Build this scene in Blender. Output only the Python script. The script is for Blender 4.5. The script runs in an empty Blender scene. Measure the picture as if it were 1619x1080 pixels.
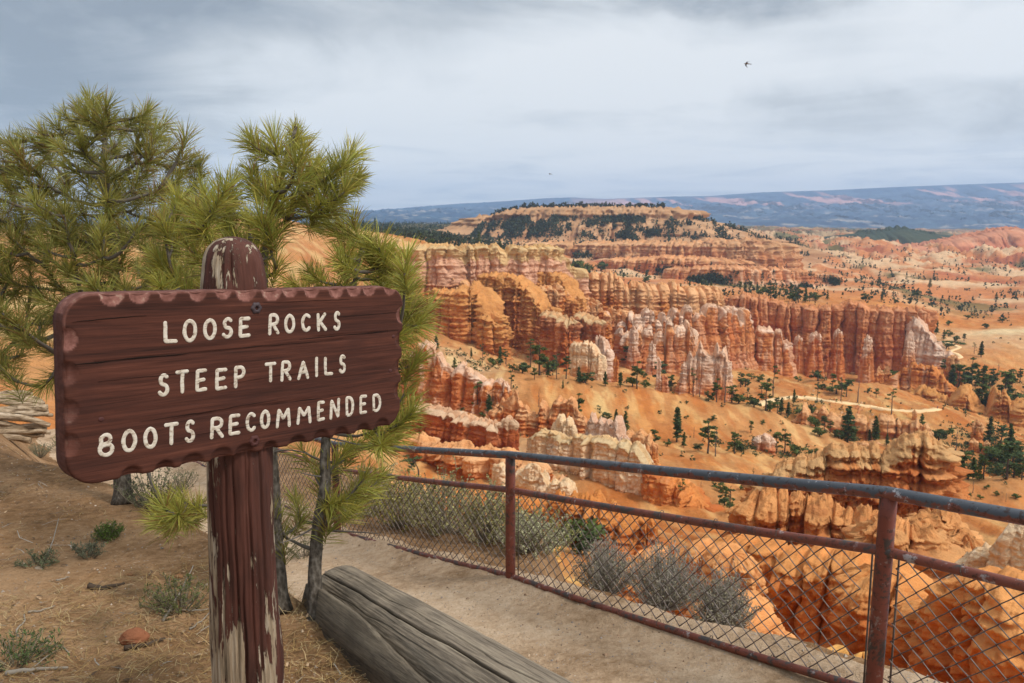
import bpy, math, random
import numpy as np
from mathutils import Matrix, Vector

SC = bpy.context.scene
COL = SC.collection
rng = np.random.default_rng(7)
random.seed(7)

# ---------------------------------------------------------------- camera
F, CX, CY = 1300.0, 809.5, 540.0            # focal length and centre in photo pixels
TILT = math.radians(8.4)
CT, ST = math.cos(TILT), math.sin(TILT)
cam_data = bpy.data.cameras.new("camera")
cam = bpy.data.objects.new("camera", cam_data)
COL.objects.link(cam)
cam.location = (0, 0, 0)                     # the eye is the origin; the ground is about 1.7 m below
cam.rotation_euler = (math.radians(90) - TILT, 0, 0)
cam_data.sensor_width = 36.0
cam_data.lens = 36.0 * F / 1619.0
cam_data.clip_start = 0.05
cam_data.clip_end = 60000
cam_data.dof.use_dof = True
cam_data.dof.focus_distance = 2.45
cam_data.dof.aperture_fstop = 13.0
SC.camera = cam

# ---------------------------------------------------------------- light and sky
EXPO = 0.5
SUN_EL, SUN_AZ = math.radians(50), math.radians(118)    # azimuth clockwise from +Y
SC.view_settings.view_transform = 'Standard'
SC.view_settings.look = 'None'
SC.view_settings.exposure = EXPO
SC.view_settings.gamma = 1.0
sun_d = bpy.data.lights.new("sun", 'SUN')
sun_d.energy = 1.75
sun_d.angle = math.radians(10)
sun_d.color = (1.0, 0.95, 0.88)
sun = bpy.data.objects.new("sun", sun_d)
COL.objects.link(sun)
sdir = Vector((math.sin(SUN_AZ) * math.cos(SUN_EL), math.cos(SUN_AZ) * math.cos(SUN_EL), math.sin(SUN_EL)))
sun.rotation_euler = (-sdir).to_track_quat('-Z', 'Y').to_euler()
SC.cycles.use_denoising = True
SC.cycles.max_bounces = 6
SC.cycles.diffuse_bounces = 3
SC.cycles.volume_bounces = 1
SC.cycles.transparent_max_bounces = 4


class NT:
    """small helper to write node trees"""
    def __init__(self, tree):
        self.t = tree
        self.n = tree.nodes
        self.l = tree.links

    def new(self, typ, **kw):
        n = self.n.new(typ)
        for k, v in kw.items():
            setattr(n, k, v)
        return n

    def put(self, sock, v):
        if hasattr(v, 'is_output'):
            self.l.new(v, sock)
        elif isinstance(v, (tuple, list)) and len(v) == 3 and sock.type == 'RGBA':
            sock.default_value = (*v, 1)
        else:
            sock.default_value = v

    def math(self, op, a, b=0.0, c=None, clamp=False):
        n = self.new('ShaderNodeMath', operation=op, use_clamp=clamp)
        self.put(n.inputs[0], a)
        self.put(n.inputs[1], b)
        if c is not None:
            self.put(n.inputs[2], c)
        return n.outputs[0]

    def vmath(self, op, a, b):
        n = self.new('ShaderNodeVectorMath', operation=op)
        self.put(n.inputs[0], a)
        self.put(n.inputs[1], b)
        return n.outputs[0]

    def mix(self, f, a, b, mode='MIX'):
        n = self.new('ShaderNodeMix', data_type='RGBA', blend_type=mode)
        self.put(n.inputs[0], f)
        self.put(n.inputs[6], a)
        self.put(n.inputs[7], b)
        return n.outputs[2]

    def noise(self, vec, scale, detail=4.0, rough=0.55, dist=0.0):
        n = self.new('ShaderNodeTexNoise')
        self.put(n.inputs['Vector'], vec)
        n.inputs['Scale'].default_value = scale
        n.inputs['Detail'].default_value = detail
        n.inputs['Roughness'].default_value = rough
        n.inputs['Distortion'].default_value = dist
        return n.outputs['Fac']

    def ramp(self, f, stops, interp='LINEAR'):
        n = self.new('ShaderNodeValToRGB')
        n.color_ramp.interpolation = interp
        e = n.color_ramp.elements
        while len(e) < len(stops):
            e.new(0.5)
        for i, (p, c) in enumerate(stops):
            e[i].position = p
            e[i].color = (*c, 1) if len(c) == 3 else c
        self.put(n.inputs[0], f)
        return n.outputs[0]

    def mrange(self, v, a, b, c=0.0, d=1.0, smooth=False):
        n = self.new('ShaderNodeMapRange')
        n.interpolation_type = 'SMOOTHSTEP' if smooth else 'LINEAR'
        n.clamp = True
        self.put(n.inputs[0], v)
        for i, q in enumerate((a, b, c, d)):
            n.inputs[1 + i].default_value = q
        return n.outputs[0]

    def scale(self, vec, s):
        n = self.new('ShaderNodeMapping')
        self.put(n.inputs['Vector'], vec)
        n.inputs['Scale'].default_value = s
        return n.outputs[0]


def build_world():
    w = bpy.data.worlds.new("World")
    SC.world = w
    w.use_nodes = True
    t = NT(w.node_tree)
    t.n.clear()
    out = t.new('ShaderNodeOutputWorld')
    bg = t.new('ShaderNodeBackground')
    bg.inputs['Strength'].default_value = 0.1
    sky = t.new('ShaderNodeTexSky', sky_type='NISHITA')
    sky.sun_disc = False
    sky.sun_elevation = SUN_EL
    sky.sun_rotation = SUN_AZ
    tc = t.new('ShaderNodeTexCoord')
    d = tc.outputs['Generated']
    sep = t.new('ShaderNodeSeparateXYZ')
    t.put(sep.inputs[0], d)
    x, y, z = sep.outputs
    zz = t.math('ADD', t.math('MAXIMUM', z, 0.0), 0.16)
    comb = t.new('ShaderNodeCombineXYZ')
    t.put(comb.inputs[0], t.math('DIVIDE', x, zz))
    t.put(comb.inputs[1], t.math('DIVIDE', y, zz))
    comb.inputs[2].default_value = 3.7
    p = comb.outputs[0]
    big = t.noise(p, 0.30, 3.0, 0.5, 0.9)
    med = t.noise(t.scale(p, (1.0, 1.1, 1.0)), 1.0, 9.0, 0.60, 0.6)
    # soft hanging streaks of falling snow under the cloud base
    az = t.new('ShaderNodeCombineXYZ')
    t.put(az.inputs[0], t.math('MULTIPLY', x, 1.0))
    t.put(az.inputs[1], t.math('MULTIPLY', z, 0.55))
    veil = t.noise(az.outputs[0], 7.0, 4.0, 0.5, 0.5)
    f = t.math('ADD', t.math('MULTIPLY', big, 0.85), t.math('MULTIPLY', med, 0.80))
    f = t.math('SUBTRACT', f, 0.165)
    puff = t.noise(t.scale(d, (1.0, 1.0, 2.4)), 3.4, 9.0, 0.58, 0.8)
    f = t.math('ADD', f, t.math('MULTIPLY', t.math('SUBTRACT', puff, 0.5), 0.62))
    f = t.math('ADD', f, t.math('MULTIPLY', t.math('SUBTRACT', veil, 0.5), 0.30))
    # the cloud deck is thicker (darker) to the left
    f = t.math('ADD', f, t.math('MULTIPLY', t.mrange(x, -0.6, 0.25, -1.0, 0.12, True), 0.22))
    f = t.math('SUBTRACT', f, t.math('MULTIPLY', t.mrange(z, 0.14, 0.34, 0.0, 1.0, True), 0.06))
    # broad thin and thick parts of the deck, ragged by the noise
    wob = t.math('MULTIPLY', t.math('SUBTRACT', puff, 0.5), 2.6)
    for x0, z0, rx, rz, am in ((0.0, 0.135, 0.40, 0.10, 0.15), (-0.55, 0.25, 0.42, 0.20, -0.16), (0.46, 0.105, 0.55, 0.045, -0.20), (0.20, 0.062, 0.60, 0.035, 0.14), (0.27, 0.25, 0.20, 0.04, -0.18), (0.52, 0.20, 0.3, 0.07, 0.07), (-0.25, 0.16, 0.14, 0.08, 0.07), (0.60, 0.055, 0.18, 0.020, -0.24)):
        dx = t.math('DIVIDE', t.math('SUBTRACT', x, x0), rx)
        dz = t.math('DIVIDE', t.math('SUBTRACT', z, z0), rz)
        rr = t.math('ADD', t.math('ADD', t.math('MULTIPLY', dx, dx), t.math('MULTIPLY', dz, dz)), wob)
        f = t.math('ADD', f, t.math('MULTIPLY', t.mrange(rr, 0.0, 1.25, am, 0.0, True), t.math('GREATER_THAN', y, 0.0)))
    cloud = t.ramp(f, [(0.26, (0.31, 0.355, 0.405)), (0.40, (0.45, 0.495, 0.54)), (0.52, (0.61, 0.65, 0.68)),
                       (0.63, (0.76, 0.80, 0.83)), (0.78, (0.88, 0.91, 0.93))])
    # long flat cloud lines low over the horizon
    low = t.noise(t.scale(d, (1.6, 1.6, 15.0)), 3.2, 8.0, 0.64, 0.5)
    lowc = t.ramp(low, [(0.34, (0.50, 0.58, 0.68)), (0.43, (0.78, 0.83, 0.87)), (0.52, (0.98, 1.0, 1.0)), (0.70, (1.08, 1.08, 1.07))])
    col = t.mix(t.mrange(z, 0.025, 0.12, 0.70, 0.0, True), cloud, lowc)
    boost = t.mrange(z, 0.34, 0.95, 1.0, 1.5, True)
    back = t.mrange(y, -0.6, 0.3, 1.1, 1.0, True)
    gain = t.math('MULTIPLY', t.math('MULTIPLY', boost, back), 10.0 / 2 ** EXPO)
    gv = t.new('ShaderNodeCombineXYZ')
    for i in range(3):
        t.put(gv.inputs[i], gain)
    col = t.vmath('MULTIPLY', col, gv.outputs[0])
    col = t.mix(0.06, col, sky.outputs[0])
    t.put(bg.inputs['Color'], col)
    t.l.new(bg.outputs[0], out.inputs['Surface'])


build_world()


# ---------------------------------------------------------------- geometry helpers
def P(px, py, d):
    """photo pixel and depth along the view axis -> world point"""
    xc, yc = (px - CX) / F * d, (CY - py) / F * d
    return np.array([xc, d * CT + yc * ST, yc * CT - d * ST])


def ray(px, py):
    v = P(px, py, 1.0)
    return v / v[1]                      # scaled so that y = 1


_pr = np.random.default_rng(11)
_perm = _pr.permutation(256)
_perm = np.concatenate([_perm, _perm, _perm])
_g = _pr.normal(size=(256, 3))
_g /= np.linalg.norm(_g, axis=1)[:, None]


def pnoise(x, y, z=0.0):
    x, y, z = np.broadcast_arrays(np.asarray(x, float), np.asarray(y, float), np.asarray(z, float))
    xi, yi, zi = np.floor(x), np.floor(y), np.floor(z)
    fx, fy, fz = x - xi, y - yi, z - zi
    xi, yi, zi = xi.astype(np.int64) & 255, yi.astype(np.int64) & 255, zi.astype(np.int64) & 255
    u, v, w = [q * q * q * (q * (q * 6 - 15) + 10) for q in (fx, fy, fz)]
    r = 0.0
    for dx in (0, 1):
        wx = u if dx else 1 - u
        a = _perm[xi + dx]
        for dy in (0, 1):
            wy = v if dy else 1 - v
            b = _perm[a + yi + dy]
            for dz in (0, 1):
                wz = w if dz else 1 - w
                g = _g[_perm[b + zi + dz]]
                r = r + wx * wy * wz * (g[..., 0] * (fx - dx) + g[..., 1] * (fy - dy) + g[..., 2] * (fz - dz))
    return r * 1.5


def fbm(x, y, z=0.0, oct=4, gain=0.5):
    r, a, f = 0.0, 1.0, 1.0
    for i in range(oct):
        r = r + a * pnoise(np.asarray(x) * f + 17.3 * i, np.asarray(y) * f + 5.1 * i, np.asarray(z) * f)
        a *= gain
        f *= 2.03
    return r


def ridged(x, y, z=0.0, oct=4, gain=0.5):
    r, a, f = 0.0, 1.0, 1.0
    for i in range(oct):
        r = r + a * (1 - 2 * np.abs(pnoise(np.asarray(x) * f + 9.7 * i, np.asarray(y) * f + 3.3 * i, z)))
        a *= gain
        f *= 2.07
    return r


def sstep(a, b, x):
    t = np.clip((np.asarray(x, float) - a) / (b - a), 0, 1)
    return t * t * (3 - 2 * t)


class MB:
    """collects vertices, faces and vertex colours of one mesh"""
    def __init__(self):
        self.v, self.f, self.c, self.n = [], [], [], 0

    def add(self, v, faces, c=None):
        v = np.asarray(v, float).reshape(-1, 3)
        self.v.append(v)
        for fa in (faces if isinstance(faces, list) else [faces]):
            fa = np.asarray(fa, int)
            if fa.size:
                self.f.append(fa + self.n)
        if c is not None:
            c = np.asarray(c, float)
            self.c.append(np.broadcast_to(c, (len(v), 3)).copy() if c.ndim == 1 else c)
        else:
            self.c.append(np.ones((len(v), 3)))
        self.n += len(v)
        return self

    def tube(self, pts, rad, sides=8, cap=True, c=None, wob=0.0):
        pts = np.asarray(pts, float)
        n = len(pts)
        rad = np.broadcast_to(np.asarray(rad, float), (n,))
        tan = np.gradient(pts, axis=0)
        tan /= np.linalg.norm(tan, axis=1)[:, None] + 1e-12
        ref = np.array([0, 0, 1.0]) if abs(tan[0][2]) < 0.9 else np.array([1.0, 0, 0])
        a = np.cross(tan[0], ref)
        a /= np.linalg.norm(a)
        A = []
        for i in range(n):
            a = a - tan[i] * a.dot(tan[i])
            a /= np.linalg.norm(a) + 1e-12
            A.append(a)
        A = np.array(A)
        B = np.cross(tan, A)
        th = np.arange(sides) * 2 * np.pi / sides
        r = rad[:, None] * np.ones(sides)
        if wob:
            r = r * (1 + wob * pnoise(np.cos(th)[None] * 1.3 + pts[:, :1] * 9, np.sin(th)[None] * 1.3 + pts[:, 1:2] * 9, pts[:, 2:3] * 9))
        V = pts[:, None] + A[:, None] * (np.cos(th)[None, :, None] * r[:, :, None]) + B[:, None] * (np.sin(th)[None, :, None] * r[:, :, None])
        V = V.reshape(-1, 3)
        q = grid_faces(n, sides, wrap=True)
        fs = [q]
        if cap:
            V = np.vstack([V, pts[0], pts[-1]])
            k = np.arange(sides)
            k2 = (k + 1) % sides
            fs.append(np.stack([np.full(sides, n * sides), k2, k], 1))
            o = (n - 1) * sides
            fs.append(np.stack([np.full(sides, n * sides + 1), o + k, o + k2], 1))
        return self.add(V, fs, c)

    def build(self, name, mat, parent=None, smooth=True, loc=None, mw=None):
        V = np.vstack(self.v).astype(np.float32)
        me = bpy.data.meshes.new(name)
        tot = [len(f) * f.shape[1] for f in self.f]
        idx = np.concatenate([f.ravel() for f in self.f]).astype(np.int32)
        cnt = np.concatenate([np.full(len(f), f.shape[1]) for f in self.f]).astype(np.int32)
        st = np.concatenate([[0], np.cumsum(cnt)[:-1]]).astype(np.int32)
        me.vertices.add(len(V))
        me.vertices.foreach_set('co', V.ravel())
        me.loops.add(len(idx))
        me.loops.foreach_set('vertex_index', idx)
        me.polygons.add(len(cnt))
        me.polygons.foreach_set('loop_start', st)
        me.polygons.foreach_set('loop_total', cnt)
        me.update(calc_edges=True)
        me.validate()
        me.polygons.foreach_set('use_smooth', np.full(len(me.polygons), bool(smooth)))
        C = np.vstack(self.c)
        if len(me.vertices) == len(C):
            ca = me.color_attributes.new('col', 'FLOAT_COLOR', 'POINT')
            ca.data.foreach_set('color', np.hstack([C, np.ones((len(C), 1))]).astype(np.float32).ravel())
        if mat:
            me.materials.append(mat)
        o = bpy.data.objects.new(name, me)
        COL.objects.link(o)
        if parent is not None:
            o.parent = parent
        if mw is not None:
            o.matrix_world = mw
        elif loc is not None:
            o.location = loc
        return o


def grid_faces(n, m, wrap=False):
    mm = m if wrap else m - 1
    i, j = np.meshgrid(np.arange(n - 1), np.arange(mm), indexing='ij')
    j2 = (j + 1) % m
    return np.stack([i * m + j, i * m + j2, (i + 1) * m + j2, (i + 1) * m + j], -1).reshape(-1, 4)


def tag(o, label=None, cat=None, group=None, kind=None):
    if label:
        o['label'] = label
    if cat:
        o['category'] = cat
    if group:
        o['group'] = group
    if kind:
        o['kind'] = kind
    return o


def empty(name, loc=(0, 0, 0)):
    o = bpy.data.objects.new(name, None)
    o.location = loc
    COL.objects.link(o)
    return o


def new_mat(name, rough=0.9, spec=0.2):
    m = bpy.data.materials.new(name)
    m.use_nodes = True
    t = NT(m.node_tree)
    b = t.n['Principled BSDF']
    b.inputs['Roughness'].default_value = rough
    b.inputs['Specular IOR Level'].default_value = spec
    return m, t, b


def bump(t, b, h, strength, dist):
    n = t.new('ShaderNodeBump')
    n.inputs['Strength'].default_value = strength
    n.inputs['Distance'].default_value = dist
    t.put(n.inputs['Height'], h)
    t.l.new(n.outputs[0], b.inputs['Normal'])


# ---------------------------------------------------------------- materials
def mat_rock(name, scale, var=0.35, bstr=0.5, bdist=1.0):
    m, t, b = new_mat(name, 0.95, 0.1)
    at = t.new('ShaderNodeAttribute', attribute_name='col')
    g = t.new('ShaderNodeNewGeometry')
    p = g.outputs['Position']
    n1 = t.noise(p, scale, 6.0, 0.65)
    n2 = t.noise(t.scale(p, (1, 1, 5.0)), scale * 0.35, 4.0, 0.6)
    k = t.math('ADD', t.math('MULTIPLY', t.math('SUBTRACT', n1, 0.5), var * 2), t.math('MULTIPLY', t.math('SUBTRACT', n2, 0.5), var * 1.6))
    n3 = t.noise(t.scale(p, (1, 1, 1.6)), scale * 4.5, 5.0, 0.7)
    k = t.math('ADD', k, t.math('MULTIPLY', t.math('SUBTRACT', n3, 0.5), var * 1.1))
    k = t.math('ADD', k, 1.0)
    cv = t.new('ShaderNodeCombineXYZ')
    for i in range(3):
        t.put(cv.inputs[i], k)
    c = t.mix(1.0, at.outputs['Color'], cv.outputs[0], 'MULTIPLY')
    t.put(b.inputs['Base Color'], c)
    bump(t, b, t.math('ADD', t.math('ADD', n1, n2), t.math('MULTIPLY', n3, 0.35)), bstr, bdist)
    return m


M = {}
M['rock_far'] = mat_rock('distant rock', 0.02, 0.35, 0.4, 6.0)
M['rock'] = mat_rock('sandstone', 0.10, 0.30, 0.8, 2.2)
M['rock_mid'] = mat_rock('mid sandstone', 0.25, 0.30, 0.85, 1.2)
M['rock_near'] = mat_rock('near sandstone', 0.9, 0.26, 0.8, 0.22)
M['slope'] = mat_rock('orange slope', 0.16, 0.34, 0.9, 1.3)


def mat_col(name, rough=0.9, var=0.3, scale=8.0, trans=0.0, spec=0.15):
    """vertex colour times a little noise; trans adds light shining through leaves"""
    m, t, b = new_mat(name, rough, spec)
    at = t.new('ShaderNodeAttribute', attribute_name='col')
    tc = t.new('ShaderNodeTexCoord')
    n1 = t.noise(tc.outputs['Object'], scale, 4.0, 0.6)
    k = t.math('ADD', t.math('MULTIPLY', t.math('SUBTRACT', n1, 0.5), var * 2), 1.0)
    cv = t.new('ShaderNodeCombineXYZ')
    for i in range(3):
        t.put(cv.inputs[i], k)
    c = t.mix(1.0, at.outputs['Color'], cv.outputs[0], 'MULTIPLY')
    t.put(b.inputs['Base Color'], c)
    if trans:
        tr = t.new('ShaderNodeBsdfTranslucent')
        t.put(tr.inputs['Color'], c)
        mx = t.new('ShaderNodeMixShader')
        mx.inputs[0].default_value = trans
        t.l.new(b.outputs[0], mx.inputs[1])
        t.l.new(tr.outputs[0], mx.inputs[2])
        t.l.new(mx.outputs[0], t.n['Material Output'].inputs['Surface'])
    return m


M['foliage'] = mat_col('conifer foliage', 0.8, 0.35, 3.0, 0.25)
M['needle'] = mat_col('pine needles', 0.5, 0.25, 6.0, 0.3, 0.35)
M['shrub'] = mat_col('shrub leaves', 0.85, 0.3, 9.0, 0.2)
M['twig'] = mat_col('dry twigs', 0.9, 0.3, 12.0)
M['bark_far'] = mat_col('distant bark', 0.95, 0.3, 6.0)


def mat_bark():
    m, t, b = new_mat('pine bark', 0.95, 0.1)
    tc = t.new('ShaderNodeTexCoord')
    o = tc.outputs['Object']
    v = t.new('ShaderNodeTexVoronoi')
    t.put(v.inputs['Vector'], t.scale(o, (60, 60, 26)))
    v.inputs['Scale'].default_value = 1.0
    n = t.noise(o, 30, 6, 0.65)
    h = t.math('ADD', t.math('MULTIPLY', v.outputs['Distance'], 0.5), n)
    c = t.ramp(h, [(0.4, (0.035, 0.028, 0.022)), (0.75, (0.11, 0.092, 0.072)), (1.05, (0.2, 0.175, 0.145))])
    t.put(b.inputs['Base Color'], c)
    bump(t, b, h, 0.8, 0.012)
    return m


M['bark'] = mat_bark()


def mat_ground(name, c1, c2, c3, stone):
    m, t, b = new_mat(name, 0.97, 0.1)
    g = t.new('ShaderNodeNewGeometry')
    p = g.outputs['Position']
    a = t.noise(p, 0.9, 5, 0.6, 0.4)
    f = t.noise(p, 14, 6, 0.7)
    g2 = t.noise(p, 55, 4, 0.7)
    v = t.new('ShaderNodeTexVoronoi')
    t.put(v.inputs['Vector'], t.vmath('ADD', p, t.scale(p, (0, 0, 0))))
    v.inputs['Scale'].default_value = 38
    peb = t.math('MULTIPLY', t.math('LESS_THAN', v.outputs['Distance'], 0.22), t.math('GREATER_THAN', t.noise(p, 9, 3, 0.6), 0.54))
    k = t.math('ADD', t.math('MULTIPLY', a, 0.65), t.math('MULTIPLY', f, 0.5))
    c = t.ramp(k, [(0.42, c1), (0.56, c2), (0.70, c3)])
    c = t.mix(t.math('MULTIPLY', t.mrange(g2, 0.5, 0.75), 0.45), c, c1)
    c = t.mix(t.math('MULTIPLY', peb, 0.75), c, stone)
    t.put(b.inputs['Base Color'], c)
    h = t.math('ADD', t.math('MULTIPLY', f, 1.0), t.math('ADD', t.math('MULTIPLY', g2, 0.5), t.math('MULTIPLY', peb, 0.6)))
    bump(t, b, h, 0.9, 0.03)
    return m


M['dirt'] = mat_ground('brown dirt', (0.115, 0.063, 0.029), (0.28, 0.156, 0.074), (0.42, 0.255, 0.135), (0.42, 0.32, 0.23))
M['path'] = mat_ground('sandy path', (0.30, 0.19, 0.105), (0.51, 0.355, 0.225), (0.64, 0.48, 0.33), (0.42, 0.35, 0.30))


def mat_painted_post():
    m, t, b = new_mat('worn brown paint on wood', 0.75, 0.25)
    tc = t.new('ShaderNodeTexCoord')
    o = tc.outputs['Object']
    st = t.noise(t.scale(o, (13, 13, 2.3)), 1.35, 7, 0.64, 0.5)
    fine = t.noise(t.scale(o, (60, 60, 5)), 1.0, 6, 0.65)
    sep = t.new('ShaderNodeSeparateXYZ')
    t.put(sep.inputs[0], o)
    side = t.mrange(sep.outputs[0], -0.09, 0.05, 0.15, -0.02)
    foot = t.mrange(sep.outputs[2], 0.3, 0.75, 0.07, 0.0)
    mask = t.mrange(t.math('ADD', t.math('ADD', st, t.math('ADD', side, foot)), t.math('MULTIPLY', t.math('SUBTRACT', fine, 0.5), 0.42)), 0.558, 0.578)
    paint = t.ramp(t.noise(t.scale(o, (14, 14, 3)), 1.2, 5, 0.6), [(0.3, (0.038, 0.015, 0.010)), (0.55, (0.085, 0.029, 0.019)), (0.75, (0.135, 0.055, 0.038))])
    wood = t.ramp(fine, [(0.3, (0.10, 0.075, 0.05)), (0.5, (0.30, 0.22, 0.14)), (0.7, (0.46, 0.39, 0.30))])
    chk = t.noise(t.scale(o, (42, 42, 2.0)), 1.0, 5, 0.6, 0.8)
    col = t.mix(mask, paint, wood)
    col = t.mix(t.mrange(chk, 0.27, 0.31, 0.85, 0.0), col, (0.025, 0.016, 0.012))
    t.put(b.inputs['Base Color'], col)
    h = t.math('ADD', t.math('MULTIPLY', fine, 0.6), t.math('MULTIPLY', mask, -0.7))
    h = t.math('ADD', h, t.mrange(chk, 0.26, 0.33, -0.8, 0.0))
    bump(t, b, h, 0.9, 0.005)
    return m


M['post'] = mat_painted_post()


def mat_board():
    m, t, b = new_mat('brown stained plank', 0.85, 0.15)
    tc = t.new('ShaderNodeTexCoord')
    o = tc.outputs['Object']
    g1 = t.noise(t.scale(o, (1.6, 8, 34)), 1.3, 7, 0.62, 0.6)
    g2 = t.noise(t.scale(o, (5, 20, 160)), 1.2, 5, 0.6, 0.3)
    blot = t.noise(o, 5.0, 4, 0.6)
    k = t.math('ADD', t.math('MULTIPLY', g1, 0.7), t.math('MULTIPLY', g2, 0.4))
    c = t.ramp(k, [(0.36, (0.026, 0.012, 0.009)), (0.52, (0.064, 0.023, 0.0155)), (0.66, (0.102, 0.035, 0.022)), (0.8, (0.155, 0.06, 0.040))])
    c = t.mix(t.mrange(blot, 0.52, 0.72, 0.0, 0.6), c, (0.052, 0.02, 0.015))
    at = t.new('ShaderNodeAttribute', attribute_name='col')
    sp = t.new('ShaderNodeSeparateColor')
    t.put(sp.inputs[0], at.outputs['Color'])
    # the chiselled scallops and the top edge keep a faded pinkish paint
    faded = t.ramp(t.noise(o, 40, 5, 0.65), [(0.4, (0.15, 0.06, 0.045)), (0.6, (0.27, 0.12, 0.095)), (0.72, (0.42, 0.3, 0.22))])
    c = t.mix(t.math('MULTIPLY', sp.outputs[0], 0.85), c, faded)
    c = t.mix(sp.outputs[1], c, (0.012, 0.007, 0.005))
    t.put(b.inputs['Base Color'], c)
    bump(t, b, k, 0.5, 0.004)
    return m


M['board'] = mat_board()


def mat_letter():
    m, t, b = new_mat('cream paint', 0.7, 0.2)
    tc = t.new('ShaderNodeTexCoord')
    n = t.noise(t.scale(tc.outputs['Object'], (1, 1, 2.2)), 55, 6, 0.72)
    t.put(b.inputs['Base Color'], t.ramp(n, [(0.34, (0.10, 0.055, 0.04)), (0.39, (0.34, 0.26, 0.19)), (0.46, (0.55, 0.47, 0.37)), (0.62, (0.66, 0.60, 0.51))]))
    return m


M['letter'] = mat_letter()


def mat_log():
    m, t, b = new_mat('weathered grey log', 0.9, 0.15)
    tc = t.new('ShaderNodeTexCoord')
    o = tc.outputs['Object']
    g1 = t.noise(t.scale(o, (1.5, 30, 30)), 1.0, 8, 0.70, 0.2)
    g2 = t.noise(t.scale(o, (9, 190, 190)), 1.0, 4, 0.6)
    bl = t.noise(o, 3.2, 4, 0.6)
    k = t.math('ADD', t.math('MULTIPLY', g1, 0.75), t.math('MULTIPLY', g2, 0.4))
    c = t.ramp(k, [(0.38, (0.030, 0.025, 0.021)), (0.47, (0.135, 0.112, 0.088)), (0.60, (0.26, 0.215, 0.165)), (0.80, (0.43, 0.37, 0.285))])
    c = t.mix(t.mrange(bl, 0.48, 0.68, 0.0, 0.55), c, (0.10, 0.085, 0.068))
    at = t.new('ShaderNodeAttribute', attribute_name='col')
    c = t.mix(1.0, c, at.outputs['Color'], 'MULTIPLY')
    t.put(b.inputs['Base Color'], c)
    bump(t, b, k, 0.5, 0.007)
    return m


M['log'] = mat_log()


def mat_deadwood():
    m, t, b = new_mat('bleached dead wood', 0.9, 0.15)
    tc = t.new('ShaderNodeTexCoord')
    o = tc.outputs['Object']
    n = t.noise(t.scale(o, (4, 4, 26)), 1.5, 6, 0.65, 0.5)
    t.put(b.inputs['Base Color'], t.ramp(n, [(0.35, (0.13, 0.085, 0.05)), (0.5, (0.40, 0.29, 0.185)), (0.7, (0.62, 0.5, 0.37))]))
    bump(t, b, n, 0.8, 0.02)
    return m


M['deadwood'] = mat_deadwood()


def mat_metal(name, dark, red, pale, redness):
    m, t, b = new_mat(name, 0.55, 0.4)
    g = t.new('ShaderNodeNewGeometry')
    p = g.outputs['Position']
    n1 = t.noise(p, 6.5, 7, 0.68, 0.4)
    n2 = t.noise(p, 26, 6, 0.7)
    n3 = t.noise(p, 17, 7, 0.78)
    up = t.new('ShaderNodeSeparateXYZ')
    t.put(up.inputs[0], g.outputs['Normal'])
    # the hand-worn upper face of the pipe has lost its red paint
    k = t.math('ADD', t.math('ADD', n1, t.math('MULTIPLY', t.math('SUBTRACT', n2, 0.5), 0.5)), t.math('MULTIPLY', t.mrange(up.outputs[2], -0.1, 0.75), -redness))
    mask = t.mrange(k, 0.40, 0.47)
    c = t.mix(mask, dark, red)
    c = t.mix(t.mrange(t.math('ADD', n3, t.math('MULTIPLY', n1, 0.35)), 0.77, 0.82, 0.0, 0.8), c, pale)
    c = t.mix(t.mrange(n2, 0.55, 0.62, 0.0, 0.8), c, (0.045, 0.022, 0.016))
    t.put(b.inputs['Base Color'], c)
    t.put(b.inputs['Roughness'], t.mrange(n2, 0.3, 0.7, 0.4, 0.7))
    bump(t, b, n2, 0.35, 0.004)
    return m


M['rail_top'] = mat_metal('worn blue-black pipe', (0.078, 0.086, 0.100), (0.19, 0.06, 0.04), (0.5, 0.5, 0.52), 0.27)
M['rail'] = mat_metal('red oxide pipe', (0.07, 0.055, 0.05), (0.20, 0.058, 0.036), (0.42, 0.38, 0.37), 0.03)
M['fpost'] = mat_metal('rusty red post', (0.05, 0.033, 0.027), (0.175, 0.045, 0.027), (0.26, 0.2, 0.17), 0.0)


def mat_wire():
    m, t, b = new_mat('dull wire', 0.55, 0.4)
    g = t.new('ShaderNodeNewGeometry')
    n = t.noise(g.outputs['Position'], 12, 4, 0.6)
    t.put(b.inputs['Base Color'], t.ramp(n, [(0.35, (0.065, 0.040, 0.030)), (0.65, (0.155, 0.12, 0.10))]))
    return m


M['wire'] = mat_wire()


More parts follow.
